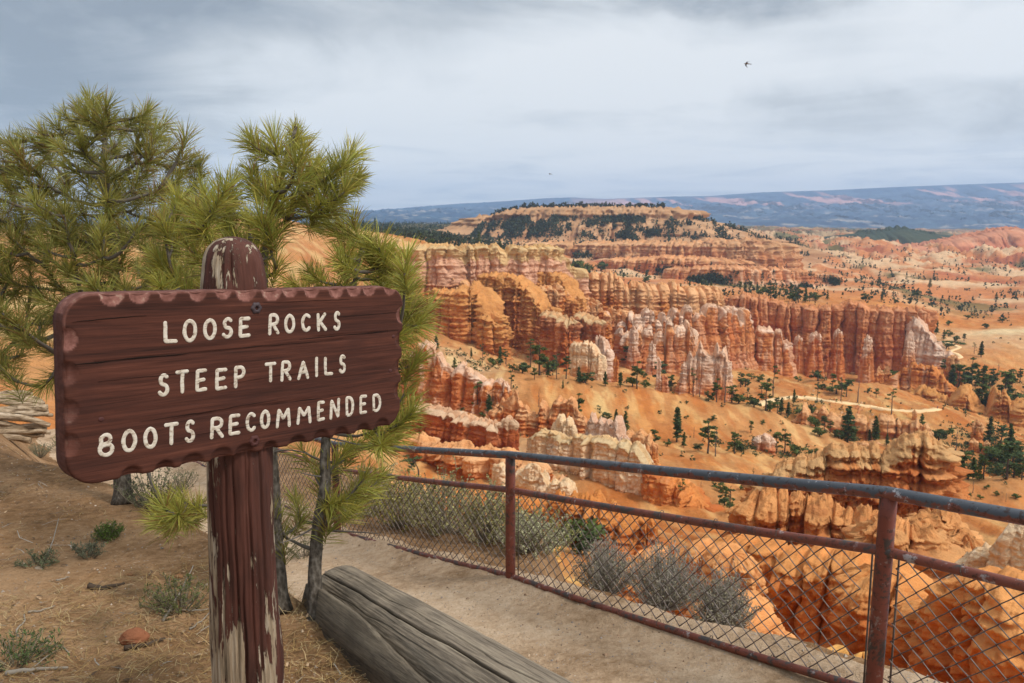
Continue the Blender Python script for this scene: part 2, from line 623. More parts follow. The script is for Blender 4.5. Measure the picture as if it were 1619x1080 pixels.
# ================================================================ terrain of the canyon
# heights known along lines of sight: column -> [(distance, photo row at which that ground shows)]
COLS = {
    -500: [(9, 700), (14, 690), (25, 640), (60, 540), (120, 480), (250, 410), (420, 385), (1000, 372), (2000, 362), (5000, 356)],
    0: [(9, 715), (14, 720), (25, 640), (60, 560), (120, 470), (220, 405), (400, 385), (700, 375), (1000, 370), (2000, 362), (5000, 356)],
    300: [(9, 760), (14, 800), (25, 780), (60, 650), (120, 560), (220, 470), (330, 410), (430, 385), (700, 378), (1000, 372), (2000, 362), (5000, 356)],
    500: [(9, 860), (14, 960), (30, 900), (60, 800), (120, 720), (200, 660), (300, 560), (420, 440), (520, 385), (700, 380), (1000, 374), (2000, 363), (5000, 357)],
    600: [(10, 980), (20, 1010), (30, 950), (60, 850), (110, 800), (180, 760), (260, 700), (340, 640), (430, 590), (520, 520), (575, 430), (600, 386), (700, 384), (1000, 376), (2000, 364), (5000, 357)],
    700: [(10, 1050), (16, 1050), (30, 930), (60, 890), (110, 850), (160, 820), (200, 800), (240, 745), (270, 712), (300, 690), (340, 645), (400, 600), (450, 560), (520, 540), (560, 500), (610, 410), (700, 398), (1000, 384), (1600, 374), (2500, 362), (5000, 357)],
    800: [(10, 1100), (16, 1100), (30, 960), (60, 900), (110, 860), (160, 830), (200, 805), (240, 745), (270, 722), (300, 692), (345, 640), (390, 588), (430, 616), (500, 585), (560, 540), (620, 470), (720, 425), (1000, 405), (1500, 392), (2200, 372), (5000, 358)],
    900: [(10, 1120), (16, 1120), (35, 1000), (70, 920), (120, 875), (170, 840), (215, 800), (250, 735), (290, 700), (340, 650), (385, 598), (430, 632), (500, 592), (560, 566), (620, 520), (700, 470), (850, 450), (1100, 430), (1500, 415), (2200, 380), (5000, 359)],
    1000: [(10, 1150), (18, 1150), (40, 1030), (80, 950), (120, 890), (170, 845), (220, 800), (255, 740), (300, 712), (340, 670), (390, 613), (430, 650), (490, 608), (560, 585), (620, 550), (700, 505), (850, 468), (1100, 445), (1500, 425), (2200, 385), (5000, 360)],
    1100: [(10, 1180), (18, 1180), (40, 1050), (80, 970), (120, 910), (170, 860), (220, 808), (260, 750), (305, 715), (345, 680), (395, 630), (435, 668), (490, 618), (560, 595), (620, 572), (700, 520), (850, 472), (1100, 452), (1500, 435), (2200, 392), (5000, 362)],
    1200: [(10, 1200), (18, 1210), (40, 1070), (80, 990), (120, 940), (165, 880), (220, 810), (270, 752), (312, 722), (350, 690), (400, 646), (435, 680), (480, 636), (540, 610), (600, 588), (660, 582), (740, 520), (850, 480), (1100, 458), (1500, 436), (2200, 400), (5000, 365)],
    1300: [(10, 1230), (18, 1240), (40, 1090), (80, 1005), (120, 965), (165, 890), (220, 820), (270, 770), (320, 728), (360, 706), (400, 683), (430, 722), (460, 650), (480, 640), (540, 605), (590, 606), (640, 610), (690, 592), (740, 530), (850, 485), (1100, 460), (1500, 440), (2200, 405), (5000, 368)],
    1400: [(10, 1260), (18, 1270), (40, 1110), (80, 1020), (120, 985), (165, 905), (220, 830), (280, 775), (330, 735), (370, 712), (410, 700), (450, 668), (475, 647), (520, 626), (560, 611), (590, 634), (640, 612), (690, 592), (740, 535), (850, 490), (1100, 462), (1500, 442), (2200, 408), (5000, 370)],
    1500: [(10, 1280), (18, 1290), (40, 1130), (80, 1030), (120, 985), (165, 900), (215, 830), (255, 757), (290, 795), (330, 752), (380, 715), (430, 688), (480, 652), (530, 648), (580, 628), (640, 590), (720, 552), (800, 528), (950, 500), (1200, 470), (1600, 440), (2300, 408), (5000, 371)],
    1619: [(10, 1300), (18, 1310), (40, 1140), (80, 1040), (120, 985), (165, 900), (215, 835), (260, 762), (295, 800), (340, 752), (390, 725), (440, 705), (490, 690), (540, 668), (600, 615), (660, 585), (720, 545), (790, 528), (950, 500), (1200, 468), (1600, 440), (2300, 408), (5000, 372)],
    2150: [(10, 1350), (18, 1350), (40, 1150), (80, 1050), (165, 910), (260, 780), (400, 725), (540, 668), (700, 560), (950, 500), (1200, 468), (1600, 440), (2300, 408), (5000, 374)],
}
AK, LK = 3.2, 1.6


def rbf_fit(X, y, reg=1e-4):
    d = np.linalg.norm(X[:, None] - X[None], axis=2)
    K = d * d * np.log(d + 1e-9)
    n = len(X)
    A = np.zeros((n + 3, n + 3))
    A[:n, :n] = K + np.eye(n) * reg
    A[:n, n] = A[n, :n] = 1
    A[:n, n + 1:] = X
    A[n + 1:, :n] = X.T
    w = np.linalg.solve(A, np.concatenate([y, np.zeros(3)]))

    def ev(Q):
        out = np.empty(len(Q))
        for i in range(0, len(Q), 4000):
            q = Q[i:i + 4000]
            dd = np.linalg.norm(q[:, None] - X[None], axis=2)
            out[i:i + 4000] = (dd * dd * np.log(dd + 1e-9)) @ w[:n] + w[n] + q @ w[n + 1:]
        return out
    return ev


_X, _E = [], []
for px, lst in COLS.items():
    for d, py in lst:
        p = P(px, py, d)
        _X.append((p[0] / p[1] * AK, math.log(p[1]) * LK))
        _E.append(p[2] / p[1])
ev = rbf_fit(np.array(_X), np.array(_E), 2e-4)

# grid in bearing and log distance, so that detail follows distance in every direction
A0, A1, L0, L1 = -0.98, 0.98, math.log(8.0), math.log(6200.0)
NA, NL = 1150, 760
ca, cl = np.linspace(A0, A1, 150), np.linspace(L0, L1, 190)
ga, gl = np.meshgrid(ca, cl, indexing='ij')
ce = ev(np.stack([ga.ravel() * AK, gl.ravel() * LK], 1)).reshape(150, 190)
fa, fl = np.linspace(A0, A1, NA), np.linspace(L0, L1, NL)


def bilin(G, u, v):
    """G sampled at fractional indices u, v with smooth (cubic) weights"""
    def w4(t):
        return (-.5 * t + t * t - .5 * t ** 3, 1 - 2.5 * t * t + 1.5 * t ** 3, .5 * t + 2 * t * t - 1.5 * t ** 3, -.5 * t * t + .5 * t ** 3)
    iu, iv = np.clip(np.floor(u).astype(int), 0, G.shape[0] - 2), np.clip(np.floor(v).astype(int), 0, G.shape[1] - 2)
    wu, wv = w4(u - iu), w4(v - iv)
    r = 0
    for a in range(4):
        for b in range(4):
            r = r + wu[a] * wv[b] * G[np.clip(iu + a - 1, 0, G.shape[0] - 1), np.clip(iv + b - 1, 0, G.shape[1] - 1)]
    return r


UA, UL = np.meshgrid((fa - A0) / (A1 - A0) * 149, (fl - L0) / (L1 - L0) * 189, indexing='ij')
E0 = bilin(ce, UA, UL)
GA, GL = np.meshgrid(fa, fl, indexing='ij')
GY = np.exp(GL)
GX = GA * GY
GZ = E0 * GY
# rills on the near slopes, badland ridges far out
near = 1 - sstep(500, 900, GY)
GZ = GZ + near * sstep(40, 200, GY) * (1.3 * ridged(GX / 24, GY / 46, 0, 4, 0.55) + 0.6 * fbm(GX / 9, GY / 13, 2.0, 4, 0.6))
GZ = GZ + (1 - sstep(60, 130, GY)) * (0.7 * fbm(GX / 6, GY / 6, 1.0, 4) * sstep(9, 25, GY))
far = sstep(820, 1300, GY)
wx, wy = GX + 40 * pnoise(GX / 110, GY / 110, 4.0), GY + 40 * pnoise(GX / 110, GY / 110, 9.0)
amp = far * (9 + 24 * sstep(1200, 2200, GY)) * (1 - 0.6 * sstep(3800, 5500, GY)) * (0.25 + 0.75 * sstep(-0.05, 0.25, GA))
GZ = GZ + amp * (0.8 * ridged(wx / 170, wy / 260, 1.0, 6, 0.58) - 0.3 + 0.5 * fbm(wx / 600, wy / 600, 3.0, 2))
GZ = GZ + sstep(620, 900, GY) * (1 - far) * 3.0 * ridged(GX / 60, GY / 80, 5.0, 4)

_t = (GX - P(807, 922, 6.45)[0]) * -0.791 + (GY - P(807, 922, 6.45)[1]) * -0.612
GZ = GZ - 9.0 * sstep(-2.6, -0.8, _t) * (1 - sstep(17, 24, GY))


def terr(x, y):
    x, y = np.asarray(x, float), np.asarray(y, float)
    y = np.maximum(y, 8.01)
    u = np.clip((x / y - A0) / (A1 - A0), 0, 1) * (NA - 1)
    v = np.clip((np.log(y) - L0) / (L1 - L0), 0, 1) * (NL - 1)
    iu, iv = np.clip(u.astype(int), 0, NA - 2), np.clip(v.astype(int), 0, NL - 2)
    du, dv = u - iu, v - iv
    return (GZ[iu, iv] * (1 - du) * (1 - dv) + GZ[iu + 1, iv] * du * (1 - dv) + GZ[iu, iv + 1] * (1 - du) * dv + GZ[iu + 1, iv + 1] * du * dv)


def hit(px, py, y0=20.0, y1=6000.0):
    """where the line of sight through a photo pixel meets the canyon ground"""
    r = ray(px, py)
    ys = np.exp(np.linspace(math.log(y0), math.log(y1), 1500))
    below = r[2] * ys < terr(r[0] * ys, ys)
    i = int(np.argmax(below)) if below.any() else len(ys) - 1
    y = ys[i]
    return np.array([r[0] * y, y, float(terr(r[0] * y, y))])


def C(r, g, b):
    """sRGB 0-255 as seen in shade-free light -> linear albedo"""
    f = lambda v: ((v / 255 + 0.055) / 1.055) ** 2.4 if v > 10 else v / 3294.6
    return np.array([f(r), f(g), f(b)])


def lerp(a, b, t):
    t = np.asarray(t)[..., None]
    return a * (1 - t) + b * t


# geology colours of the ground: orange clay, pale and pink wash, tan rim slopes, sage-green scrub
TC = np.zeros(GX.shape + (3,)) + C(212, 138, 84)
n1 = fbm(GX / 45, GY / 60, 7.0, 4)
n2 = fbm(GX / 14, GY / 20, 3.0, 4)
TC = lerp(TC, C(196, 116, 62), np.clip(0.5 + n1 * 1.2, 0, 1) * 0.75)
TC = lerp(TC, C(222, 160, 110), np.clip(n2 * 1.6, 0, 1) * 0.6)
BL = [  # (px, py, distance) of the centre, half width, half depth in log distance, colour, strength
    (740, 575, 420, 0.05, 0.16, C(236, 205, 176), 0.95), (700, 600, 395, 0.03, 0.1, C(232, 190, 160), 0.8), (830, 690, 285, 0.02, 0.1, C(236, 204, 176), 0.8),
    (860, 735, 240, 0.03, 0.06, C(232, 196, 168), 0.9), (960, 640, 360, 0.015, 0.07, C(232, 196, 150), 0.5),
    (1250, 690, 360, 0.06, 0.13, C(222, 164, 120), 0.6), (870, 550, 545, 0.03, 0.12, C(210, 150, 112), 0.8),
    (1060, 580, 560, 0.06, 0.1, C(214, 154, 104), 0.7), (1180, 560, 640, 0.02, 0.06, C(214, 170, 150), 0.6),
    (1560, 545, 745, 0.07, 0.07, C(222, 178, 150), 0.8), (1600, 530, 790, 0.05, 0.03, C(234, 208, 180), 0.8), (1575, 492, 1000, 0.08, 0.03, C(230, 190, 156), 0.7),
    (1540, 770, 235, 0.1, 0.09, C(208, 148, 104), 0.7), (1330, 660, 440, 0.1, 0.08, C(204, 146, 88), 0.6),
    (850, 860, 55, 0.10, 0.5, C(218, 158, 88), 0.8), (1100, 1000, 45, 0.10, 0.3, C(226, 160, 84), 0.6), (1120, 445, 1200, 0.04, 0.06, C(232, 196, 175), 0.8),
    (1040, 425, 1000, 0.03, 0.05, C(232, 198, 176), 0.8), (1120, 430, 1000, 0.03, 0.05, C(232, 198, 176), 0.7),
]
for px, py, d, wa, wl, c, s in BL:
    p = P(px, py, d)
    g = np.exp(-((GA - p[0] / p[1]) / wa) ** 2 - ((GL - math.log(p[1])) / wl) ** 2 + 0.9 * n2 + 0.5 * n1)
    TC = lerp(TC, c, np.clip(g * 1.5, 0, 1) * s)
# tan rim slopes on the left
left = 1 - sstep(-0.32, -0.10, GA)
TC = lerp(TC, lerp(np.broadcast_to(C(212, 170, 136), TC.shape), C(188, 144, 112), np.clip(0.5 + n1, 0, 1)), left * 0.85 * sstep(10, 40, GY))
# far badlands: pink, cream and dark scrub
k1 = ridged(wx / 170, wy / 260, 1.0, 6, 0.58)
k2 = fbm(GX / 90, GY / 160, 2.0, 4)
FC = lerp(np.broadcast_to(C(206, 132, 92), TC.shape), C(232, 196, 172), 0.8 * sstep(0.15, 0.7, k2 + 0.35 * k1 - 0.15))
FC = lerp(FC, C(188, 108, 78), sstep(0.1, 0.6, fbm(GX / 160, GY / 220, 8.0, 4)))
FC = lerp(FC, C(96, 98, 66), sstep(0.16, 0.42, fbm(GX / 120, GY / 190, 6.0, 5) - 0.12 * k1 + 0.03) * 0.85)
TC = lerp(TC, FC, sstep(780, 1150, GY))
plain = sstep(2600, 3600, GY) * (0.4 + 0.6 * sstep(-0.3, 0.3, fbm(GX / 500, GY / 700, 2.0, 3)))
TC = lerp(TC, C(74, 84, 70), np.clip(plain, 0, 1) * 0.9)
lf = (1 - sstep(-0.10, 0.02, GA)) * sstep(850, 1250, GY)
TC = lerp(TC, C(62, 74, 56), lf * 0.9)
# low green scrub in the gullies
SCRUB = [(830, 592, 450, 0.07, 0.07), (960, 605, 470, 0.04, 0.05), (1200, 715, 318, 0.05, 0.035), (1230, 648, 455, 0.07, 0.05), (1560, 690, 400, 0.06, 0.1), (1580, 620, 560, 0.05, 0.08),
         (1580, 735, 345, 0.06, 0.05)]
SM = np.zeros(GX.shape)
for px, py, d, wa, wl in SCRUB:
    p = P(px, py, d)
    SM += np.exp(-((GA - p[0] / p[1]) / wa) ** 2 - ((GL - math.log(p[1])) / wl) ** 2)
n3 = fbm(GX / 7, GY / 9, 1.0, 4)
TC = lerp(TC, C(98, 100, 48), np.clip(SM, 0, 1) * sstep(0.0, 0.45, n3 + 0.15) * 0.8)
# pale runnels
TC = lerp(TC, C(232, 196, 150), near * sstep(0.25, 0.75, ridged(GX / 13, GY / 60, 6.0, 4) - 0.45) * 0.4)
TC = lerp(TC, C(178, 98, 52), near * sstep(0.1, 0.6, ridged(GX / 10, GY / 45, 3.0, 4) - 0.5) * 0.5)

tb = MB()
TC = (TC + ((TC @ np.array([0.25, 0.6, 0.15]))[..., None] - TC) * 0.0) * np.array([0.86, 0.87, 0.67])
tb.add(np.stack([GX, GY, GZ], -1).reshape(-1, 3), grid_faces(NA, NL)[:, ::-1], TC.reshape(-1, 3))
ter = tb.build('canyon_ground', M['slope'])
tag(ter, kind='structure')

# ---------------------------------------------------------------- the far blue plateau
na, nl = 900, 130
pa, pl = np.linspace(-0.95, 0.95, na), np.linspace(0, 1, nl)
PA, PL = np.meshgrid(pa, pl, indexing='ij')
topx = np.array([-700, 300, 555, 640, 700, 800, 860, 905, 950, 1050, 1115, 1200, 1300, 1400, 1500, 1619, 2300])
topy = np.array([352, 346, 339, 330, 324, 318, 313.5, 312, 315, 311, 310, 304, 301, 296, 292, 288, 284])
basey = np.interp(PA * F + CX, [-700, 600, 1100, 1300, 1619, 2300], [357, 356, 362, 368, 374, 376])
ty = np.interp(PA * F + CX, topx, topy)
# foot slopes rise gently, then benches, then the cliff under the flat rim
prof = np.interp(PL, [0, 0.2, 0.42, 0.55, 0.72, 0.86, 0.93, 1.0], [0, 0.16, 0.30, 0.46, 0.60, 0.82, 0.97, 1.0])
yy = 6300 + 10500 * PL
ce_ = (CY - (basey + (ty - basey) * prof)) / F
elev = np.tan(np.arctan(ce_) - TILT)
px_ = PA * yy
nz = ridged(px_ / 1000, yy / 1000, 3.0, 6, 0.62)
zz = elev * yy + 75 * (nz - 0.2) * np.sin(np.pi * np.clip(PL, 0, 1)) ** 0.6 * (1 - 0.75 * sstep(0.8, 1.0, PL))
# run the grid forward and back with the relief so that spurs read
yy2 = yy + 700 * ridged(px_ / 1300, PL * 2, 7.0, 5, 0.6) * np.sin(np.pi * PL)
pc = lerp(np.zeros(PA.shape + (3,)) + C(46, 70, 98), C(70, 94, 114), sstep(-0.2, 0.5, fbm(px_ / 500, yy / 260, 2.0, 4)))  # part of the distance haze is painted in: slope colours shifted to blue
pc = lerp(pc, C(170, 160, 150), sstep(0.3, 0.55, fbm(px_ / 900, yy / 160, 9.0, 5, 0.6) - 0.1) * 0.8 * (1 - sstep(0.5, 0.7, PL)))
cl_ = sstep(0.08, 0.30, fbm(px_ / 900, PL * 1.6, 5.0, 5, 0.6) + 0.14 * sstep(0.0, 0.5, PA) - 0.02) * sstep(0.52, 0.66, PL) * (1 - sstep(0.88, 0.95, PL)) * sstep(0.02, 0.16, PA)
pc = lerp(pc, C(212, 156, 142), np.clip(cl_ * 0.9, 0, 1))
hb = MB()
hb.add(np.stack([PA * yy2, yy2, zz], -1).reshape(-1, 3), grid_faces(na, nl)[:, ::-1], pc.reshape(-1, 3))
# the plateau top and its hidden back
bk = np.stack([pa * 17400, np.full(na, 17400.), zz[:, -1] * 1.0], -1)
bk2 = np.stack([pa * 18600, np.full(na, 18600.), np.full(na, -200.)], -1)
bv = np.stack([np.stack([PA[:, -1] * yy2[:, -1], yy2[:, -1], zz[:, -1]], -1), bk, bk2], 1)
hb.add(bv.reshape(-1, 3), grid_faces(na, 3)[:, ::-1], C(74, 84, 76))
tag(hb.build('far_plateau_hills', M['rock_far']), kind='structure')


# ================================================================ rock formations
def formation(name, label, pts, hw, cw, seed, base=None, drop=6.0, flare=0.35, amp=0.5, jit=0.35, tj=0.05, crack=0.25, taper=0.12, lay=0.10, lt=2.2, layseed=0,
              cap=0.0, capover=0.3, cols=None, topw=0.25, streak=0.3, pale_low=0.0, rnd=0.25, prof=None, mat='rock', res=1.1, rough=0.12, fine=0.35, maxk=190, group=None, cat='rock formation',
              bulge=1.0):
    """One free-standing mass of eroded sandstone.
    pts: (px, depth, top row) along its crest, hw: half thickness, cw: mean width of its columns (all metres)."""
    r = np.random.default_rng(seed)
    pw = np.array([P(a, c, b) for a, b, c in pts])
    s0 = np.concatenate([[0], np.cumsum(np.linalg.norm(np.diff(pw[:, :2], axis=0), axis=1))])
    L = s0[-1]
    dmean = np.mean([q[1] for q in pts])
    ds = res * dmean / F
    nA = max(12, int(L / ds))
    s = np.linspace(0, L, nA)
    path = np.stack([np.interp(s, s0, pw[:, i]) for i in range(3)], 1)
    # soften the corners of the plan, keep the skyline
    kk = max(1, int(cw / ds * 0.6))
    ker = np.ones(2 * kk + 1) / (2 * kk + 1)
    for i in (0, 1):
        path[:, i] = np.convolve(np.pad(path[:, i], kk, mode='edge'), ker, 'valid')
    top = path[:, 2]
    tan = np.gradient(path[:, :2], axis=0)
    tan /= np.linalg.norm(tan, axis=1)[:, None]
    nor = np.stack([tan[:, 1], -tan[:, 0]], 1)
    if np.mean(np.sum(nor * -path[:, :2], 1)) < 0:
        nor = -nor
    # loop: front side, end, back side, end
    nE = max(5, int(np.pi * hw / ds / 1.3))
    nE = min(nE, 160)
    nB = max(8, int(nA * 0.7))
    sB = np.linspace(L, 0, nB)
    al = (np.arange(nE) + 1) / (nE + 1) * np.pi
    eo = np.cos(al)[:, None] * nor[-1] + np.sin(al)[:, None] * tan[-1]
    so = -np.cos(al)[:, None] * nor[0] - np.sin(al)[:, None] * tan[0]
    sp = np.concatenate([s, np.full(nE, L), sB, np.zeros(nE)])
    out = np.concatenate([nor, eo, -np.stack([np.interp(sB, s, nor[:, i]) for i in (0, 1)], 1), so])
    q = np.concatenate([s, L + hw * np.minimum(al, np.pi - al), sB, -hw * np.minimum(al, np.pi - al)])
    side = np.concatenate([np.zeros(nA), np.zeros(nE // 2), np.ones(nE - nE // 2), np.ones(nB), np.ones(nE // 2), np.zeros(nE - nE // 2)])
    pp = np.stack([np.interp(sp, s, path[:, i]) for i in range(3)], 1)
    N = len(sp)

    def columns(w, sd, qq):
        rr = np.random.default_rng(sd)
        ws = w * np.clip(rr.lognormal(-0.1, 0.45, int((L + 4 * hw + 4 * w) / w * 2.4) + 8), 0.35, 2.4)
        b = np.cumsum(ws) - 2 * hw - w
        i = np.clip(np.searchsorted(b, qq) - 1, 0, len(b) - 2)
        t = np.clip((qq - b[i]) / (b[i + 1] - b[i]) * 2 - 1, -1, 1)
        ex = rr.uniform(1.8, 4.5, len(b))[i]
        return i, np.sqrt(np.clip(1 - np.abs(t) ** ex * 0.98, 0, 1)), (b[i + 1] - b[i]) / w, rr

    ci, bul, cwid, rr = columns(cw, seed * 7 + 1, q)
    RF = rr.uniform(-1, 1, (2, 4000))[side.astype(int), ci]
    RT = rr.uniform(-1, 1, 4000)[ci]
    RP = rr.uniform(0, 1, 4000)[ci]
    fi, fb, fw, rr2 = columns(cw * 0.36, seed * 7 + 2, q)
    R2 = rr2.uniform(-1, 1, 4000)[fi]
    ground = terr(pp[:, 0], pp[:, 1])
    gfront = terr(pp[:, 0] + out[:, 0] * hw, pp[:, 1] + out[:, 1] * hw)
    bz = np.minimum(ground, gfront) - drop
    if base is not None:
        bz = np.minimum(bz, np.array([P(a, base, b)[2] for a, b, c in pts]).min() - 1)
    tz = np.interp(sp, s, top)
    H = np.maximum(tz - bz, 1.0)
    Hm = np.median(H)
    tz = tz + RT * tj * Hm * 0.5 - crack * (1 - bul) ** 1.3 * Hm * 0.55 - 0.25 * crack * (1 - fb) * cw * 0.5 - np.abs(RT) * tj * 0.3 * Hm
    tz = np.maximum(tz, bz + 0.25 * H)
    if mat == 'rock_near':                     # close rock is worn round, so its skyline is softened
        kn = np.ones(9) / 9
        tz = np.convolve(np.pad(tz, 4, mode='wrap'), kn, 'valid')
    K = int(np.clip(Hm / ds / 1.1, 14, maxk))
    v = np.linspace(0, 1, K) ** 0.92
    V = v[:, None]
    Z = bz + V * (tz - bz)
    hs = 1.0 / cw
    X0, Y0 = pp[:, 0] + out[:, 0] * hw, pp[:, 1] + out[:, 1] * hw
    # cracks wander sideways and open and close with height
    qw = q + np.zeros_like(Z) + 0.22 * cw * pnoise(q / cw * 0.7, Z / (cw * 1.3), seed * 0.37) + 0.10 * cw * pnoise(q / cw * 2.2, Z / (cw * 0.5), seed * 0.91)
    ci2, bul2, cwid2, rq = columns(cw, seed * 7 + 1, qw)
    RF2 = rq.uniform(-1, 1, (2, 4000))[np.broadcast_to(side.astype(int), ci2.shape), ci2]
    fi2, fb2, fw2, rq2 = columns(cw * 0.36, seed * 7 + 2, qw)
    R22 = rq2.uniform(-1, 1, 4000)[fi2]
    opn = np.clip(0.75 + 1.1 * fbm(q / (cw * 1.5), Z / (cw * 2.4), seed * 2.3, 3), 0.05, 1.6)
    # hard and soft beds shared by the whole district (depend on height only, slightly tilted)
    lr = np.random.default_rng(500 + layseed)
    bed = lr.uniform(-1, 1, 4000)
    zb = Z + 0.30 * lt * pnoise(X0 / (cw * 2.5), Y0 / (cw * 2.5), Z * 0) + 0.25 * lt * pnoise(X0 / cw * 2, Y0 / cw * 2, Z / lt)
    zi = zb / lt + 2000
    i0 = np.floor(zi).astype(int)
    fz = sstep(0.42, 0.58, zi - i0)
    ledge = bed[i0 % 4000] * (1 - fz) + bed[(i0 + 1) % 4000] * fz
    zi2 = zb / (lt * 0.31) + 3000
    j0 = np.floor(zi2).astype(int)
    fz2 = sstep(0.3, 0.7, zi2 - j0)
    ledge2 = bed[(j0 * 7) % 4000] * (1 - fz2) + bed[((j0 + 1) * 7) % 4000] * fz2
    hard = np.clip(1.0 + 1.2 * fbm(X0 / (cw * 1.2), Y0 / (cw * 1.2), Z / (lt * 3), 3), 0.1, 2.2)
    rise = 0.35 + 0.65 * V ** 0.7
    rad = hw * (1 + flare * (1 - V) ** 2.2 - taper * V ** 1.5)
    rad = rad + amp * cw * cwid2 * (bul2 - 1) * rise * bulge * opn + jit * cw * RF2 * (0.5 + 0.5 * V) + fine * 0.34 * cw * (fb2 - 1) * rise * opn + 0.09 * cw * R22
    rad = rad + 1.35 * lay * cw * hard * (0.75 * ledge + 0.65 * ledge2) * (0.4 + 0.6 * sstep(0.05, 0.25, V))
    if prof:
        rad = rad + np.interp(V, [a for a, _ in prof], [b for _, b in prof]) * (1 + 0.22 * RF2 + 0.25 * (bul2 - 0.8) * (1 - V))
    if cap:
        ck = sstep(1 - cap * 1.15, 1 - cap * 0.85, V + 0.02 * R2)
        rad = rad + ck * capover * cw * (0.35 + 0.65 * fbm(X0 / cw * 1.3, Y0 / cw * 1.3, Z / cw, 3)) * 0.6
    # rounded shoulders
    tt = np.clip((V - (1 - rnd * 0.4)) / (rnd * 0.4 + 1e-6), 0, 1)
    rad = np.minimum(rad, np.maximum(hw, 0.3 * cw) * (1 - 0.5 * tt ** 2.6) + np.maximum(rad - hw, 0) * (1 - tt))
    rad = np.maximum(rad, 0.06 * hw + 0.02 * cw)
    ns = 1.6 / cw
    rad = rad + rough * cw * (fbm(X0 * ns, Y0 * ns, Z * ns * 0.8, 4, 0.6) + 0.5 * ridged(X0 * ns * 1.7, Y0 * ns * 1.7, Z * ns * 2.6, 3, 0.6) - 0.25) * (1 - 0.3 * tt)
    rad = np.maximum(rad, 0.05 * hw)
    X = pp[:, 0] + out[:, 0] * rad
    Y = pp[:, 1] + out[:, 1] * rad
    rings = [np.stack([X, Y, Z], -1)]
    # tops: close the rim on to the crest line
    topxy = np.stack([X[-1], Y[-1]], -1)
    zt = Z[-1]
    zcr = np.maximum(zt[:nA], np.interp(s, sB[::-1], zt[nA + nE:nA + nE + nB][::-1]))
    zcr = np.interp(sp, s, zcr)
    capr = []
    for kf, dz in ((0.80, 0.05), (0.55, 0.09), (0.27, 0.11), (0.0, 0.11)):
        xy = pp[:, :2] + (topxy - pp[:, :2]) * kf
        zc = zt * kf + zcr * (1 - kf) if kf else zcr
        zc = zc + np.minimum(cw, hw) * (dz + (0.10 if mat == 'rock_near' else 0.34) * (1 - 0.3 * (kf == 0)) * fbm(xy[:, 0] * ns * 1.5, xy[:, 1] * ns * 1.5, 3.0, 4, 0.6))
        capr.append(np.stack([xy[:, 0], xy[:, 1], zc], -1))
    ALL = np.concatenate([rings[0], np.stack(capr)], 0)
    # ---- colours: beds, pale tops or feet, streaks washed down the columns
    c = dict(a=C(205, 122, 66), b=C(186, 98, 52), top=C(226, 184, 150), cap=C(206, 178, 134), st=C(232, 196, 166))
    if cols:
        c.update(cols)
    bedc = lr.uniform(0, 1, 4000)
    f = bedc[i0 % 4000] * (1 - fz) + bedc[(i0 + 1) % 4000] * fz
    f2 = bedc[(j0 * 3) % 4000]
    big = fbm(X0 / (cw * 3), Y0 / (cw * 3), Z / (cw * 3), 3)
    k = np.clip(0.60 * f + 0.45 * f2 + 0.8 * big - 0.05, 0, 1)
    CC = lerp(np.broadcast_to(c['a'], X.shape + (3,)), c['b'], k)
    if topw > 0:
        tw = sstep(1 - topw * 1.35, 1 - topw * 0.65, V + 0.10 * (RP - 0.5) + 0.16 * big)
        CC = lerp(CC, c['top'], tw * 0.92)
    if streak:
        sn = fbm(q / (cw * 0.55) + np.zeros_like(Z), Z / (cw * 5.0), seed * 1.7, 4, 0.55)
        CC = lerp(CC, c['st'], sstep(0.12, 0.45, sn + 0.25 * (RP - 0.5)) * streak)
    if pale_low:
        CC = lerp(CC, c['st'], (1 - sstep(0.2, 0.55, V + 0.2 * big)) * pale_low)
    CC = lerp(CC, c['b'] * 0.80, sstep(0.30, 0.62, fbm(X0 / cw * 0.8, Y0 / cw * 0.8, Z / cw * 1.6, 4)) * 0.5)
    if cap:
        CC = lerp(CC, c['cap'], np.clip(ck, 0, 1) * 0.9)
    topc = lerp(c['cap'], c['a'], 0.35) if cap else (lerp(c['a'], c['top'], 0.6) if topw > 0 else c['a'])
    tc_ = np.broadcast_to(topc, (4, N, 3)) * (1 + 0.25 * fbm(ALL[K:, :, 0] * ns, ALL[K:, :, 1] * ns, 1.0, 3))[..., None]
    CC = np.concatenate([CC, tc_], 0)
    mb = MB()
    org = np.array([pw[:, 0].mean(), pw[:, 1].mean(), bz.min()])
    mb.add((ALL - org).reshape(-1, 3), grid_faces(K + 4, N, wrap=True), np.clip(desat(CC), 0.01, 0.95).reshape(-1, 3))
    o = mb.build(name, M[mat], loc=tuple(org))
    # outward normals
    tag(o, label, cat, group)
    FORM.append((o, ALL, CC))
    return o


FORM = []


def desat(c, k=0.04, g=1.0):
    l = (c @ np.array([0.25, 0.6, 0.15]))[..., None]
    s = np.clip((c.max(-1) - c.min(-1)) / (c.max(-1) + 1e-6) * 1.6 - 0.55, 0, 1)[..., None]
    return (c + (l - c) * k) * (1 + (np.array([0.97, 1.03, 0.84]) - 1) * s)

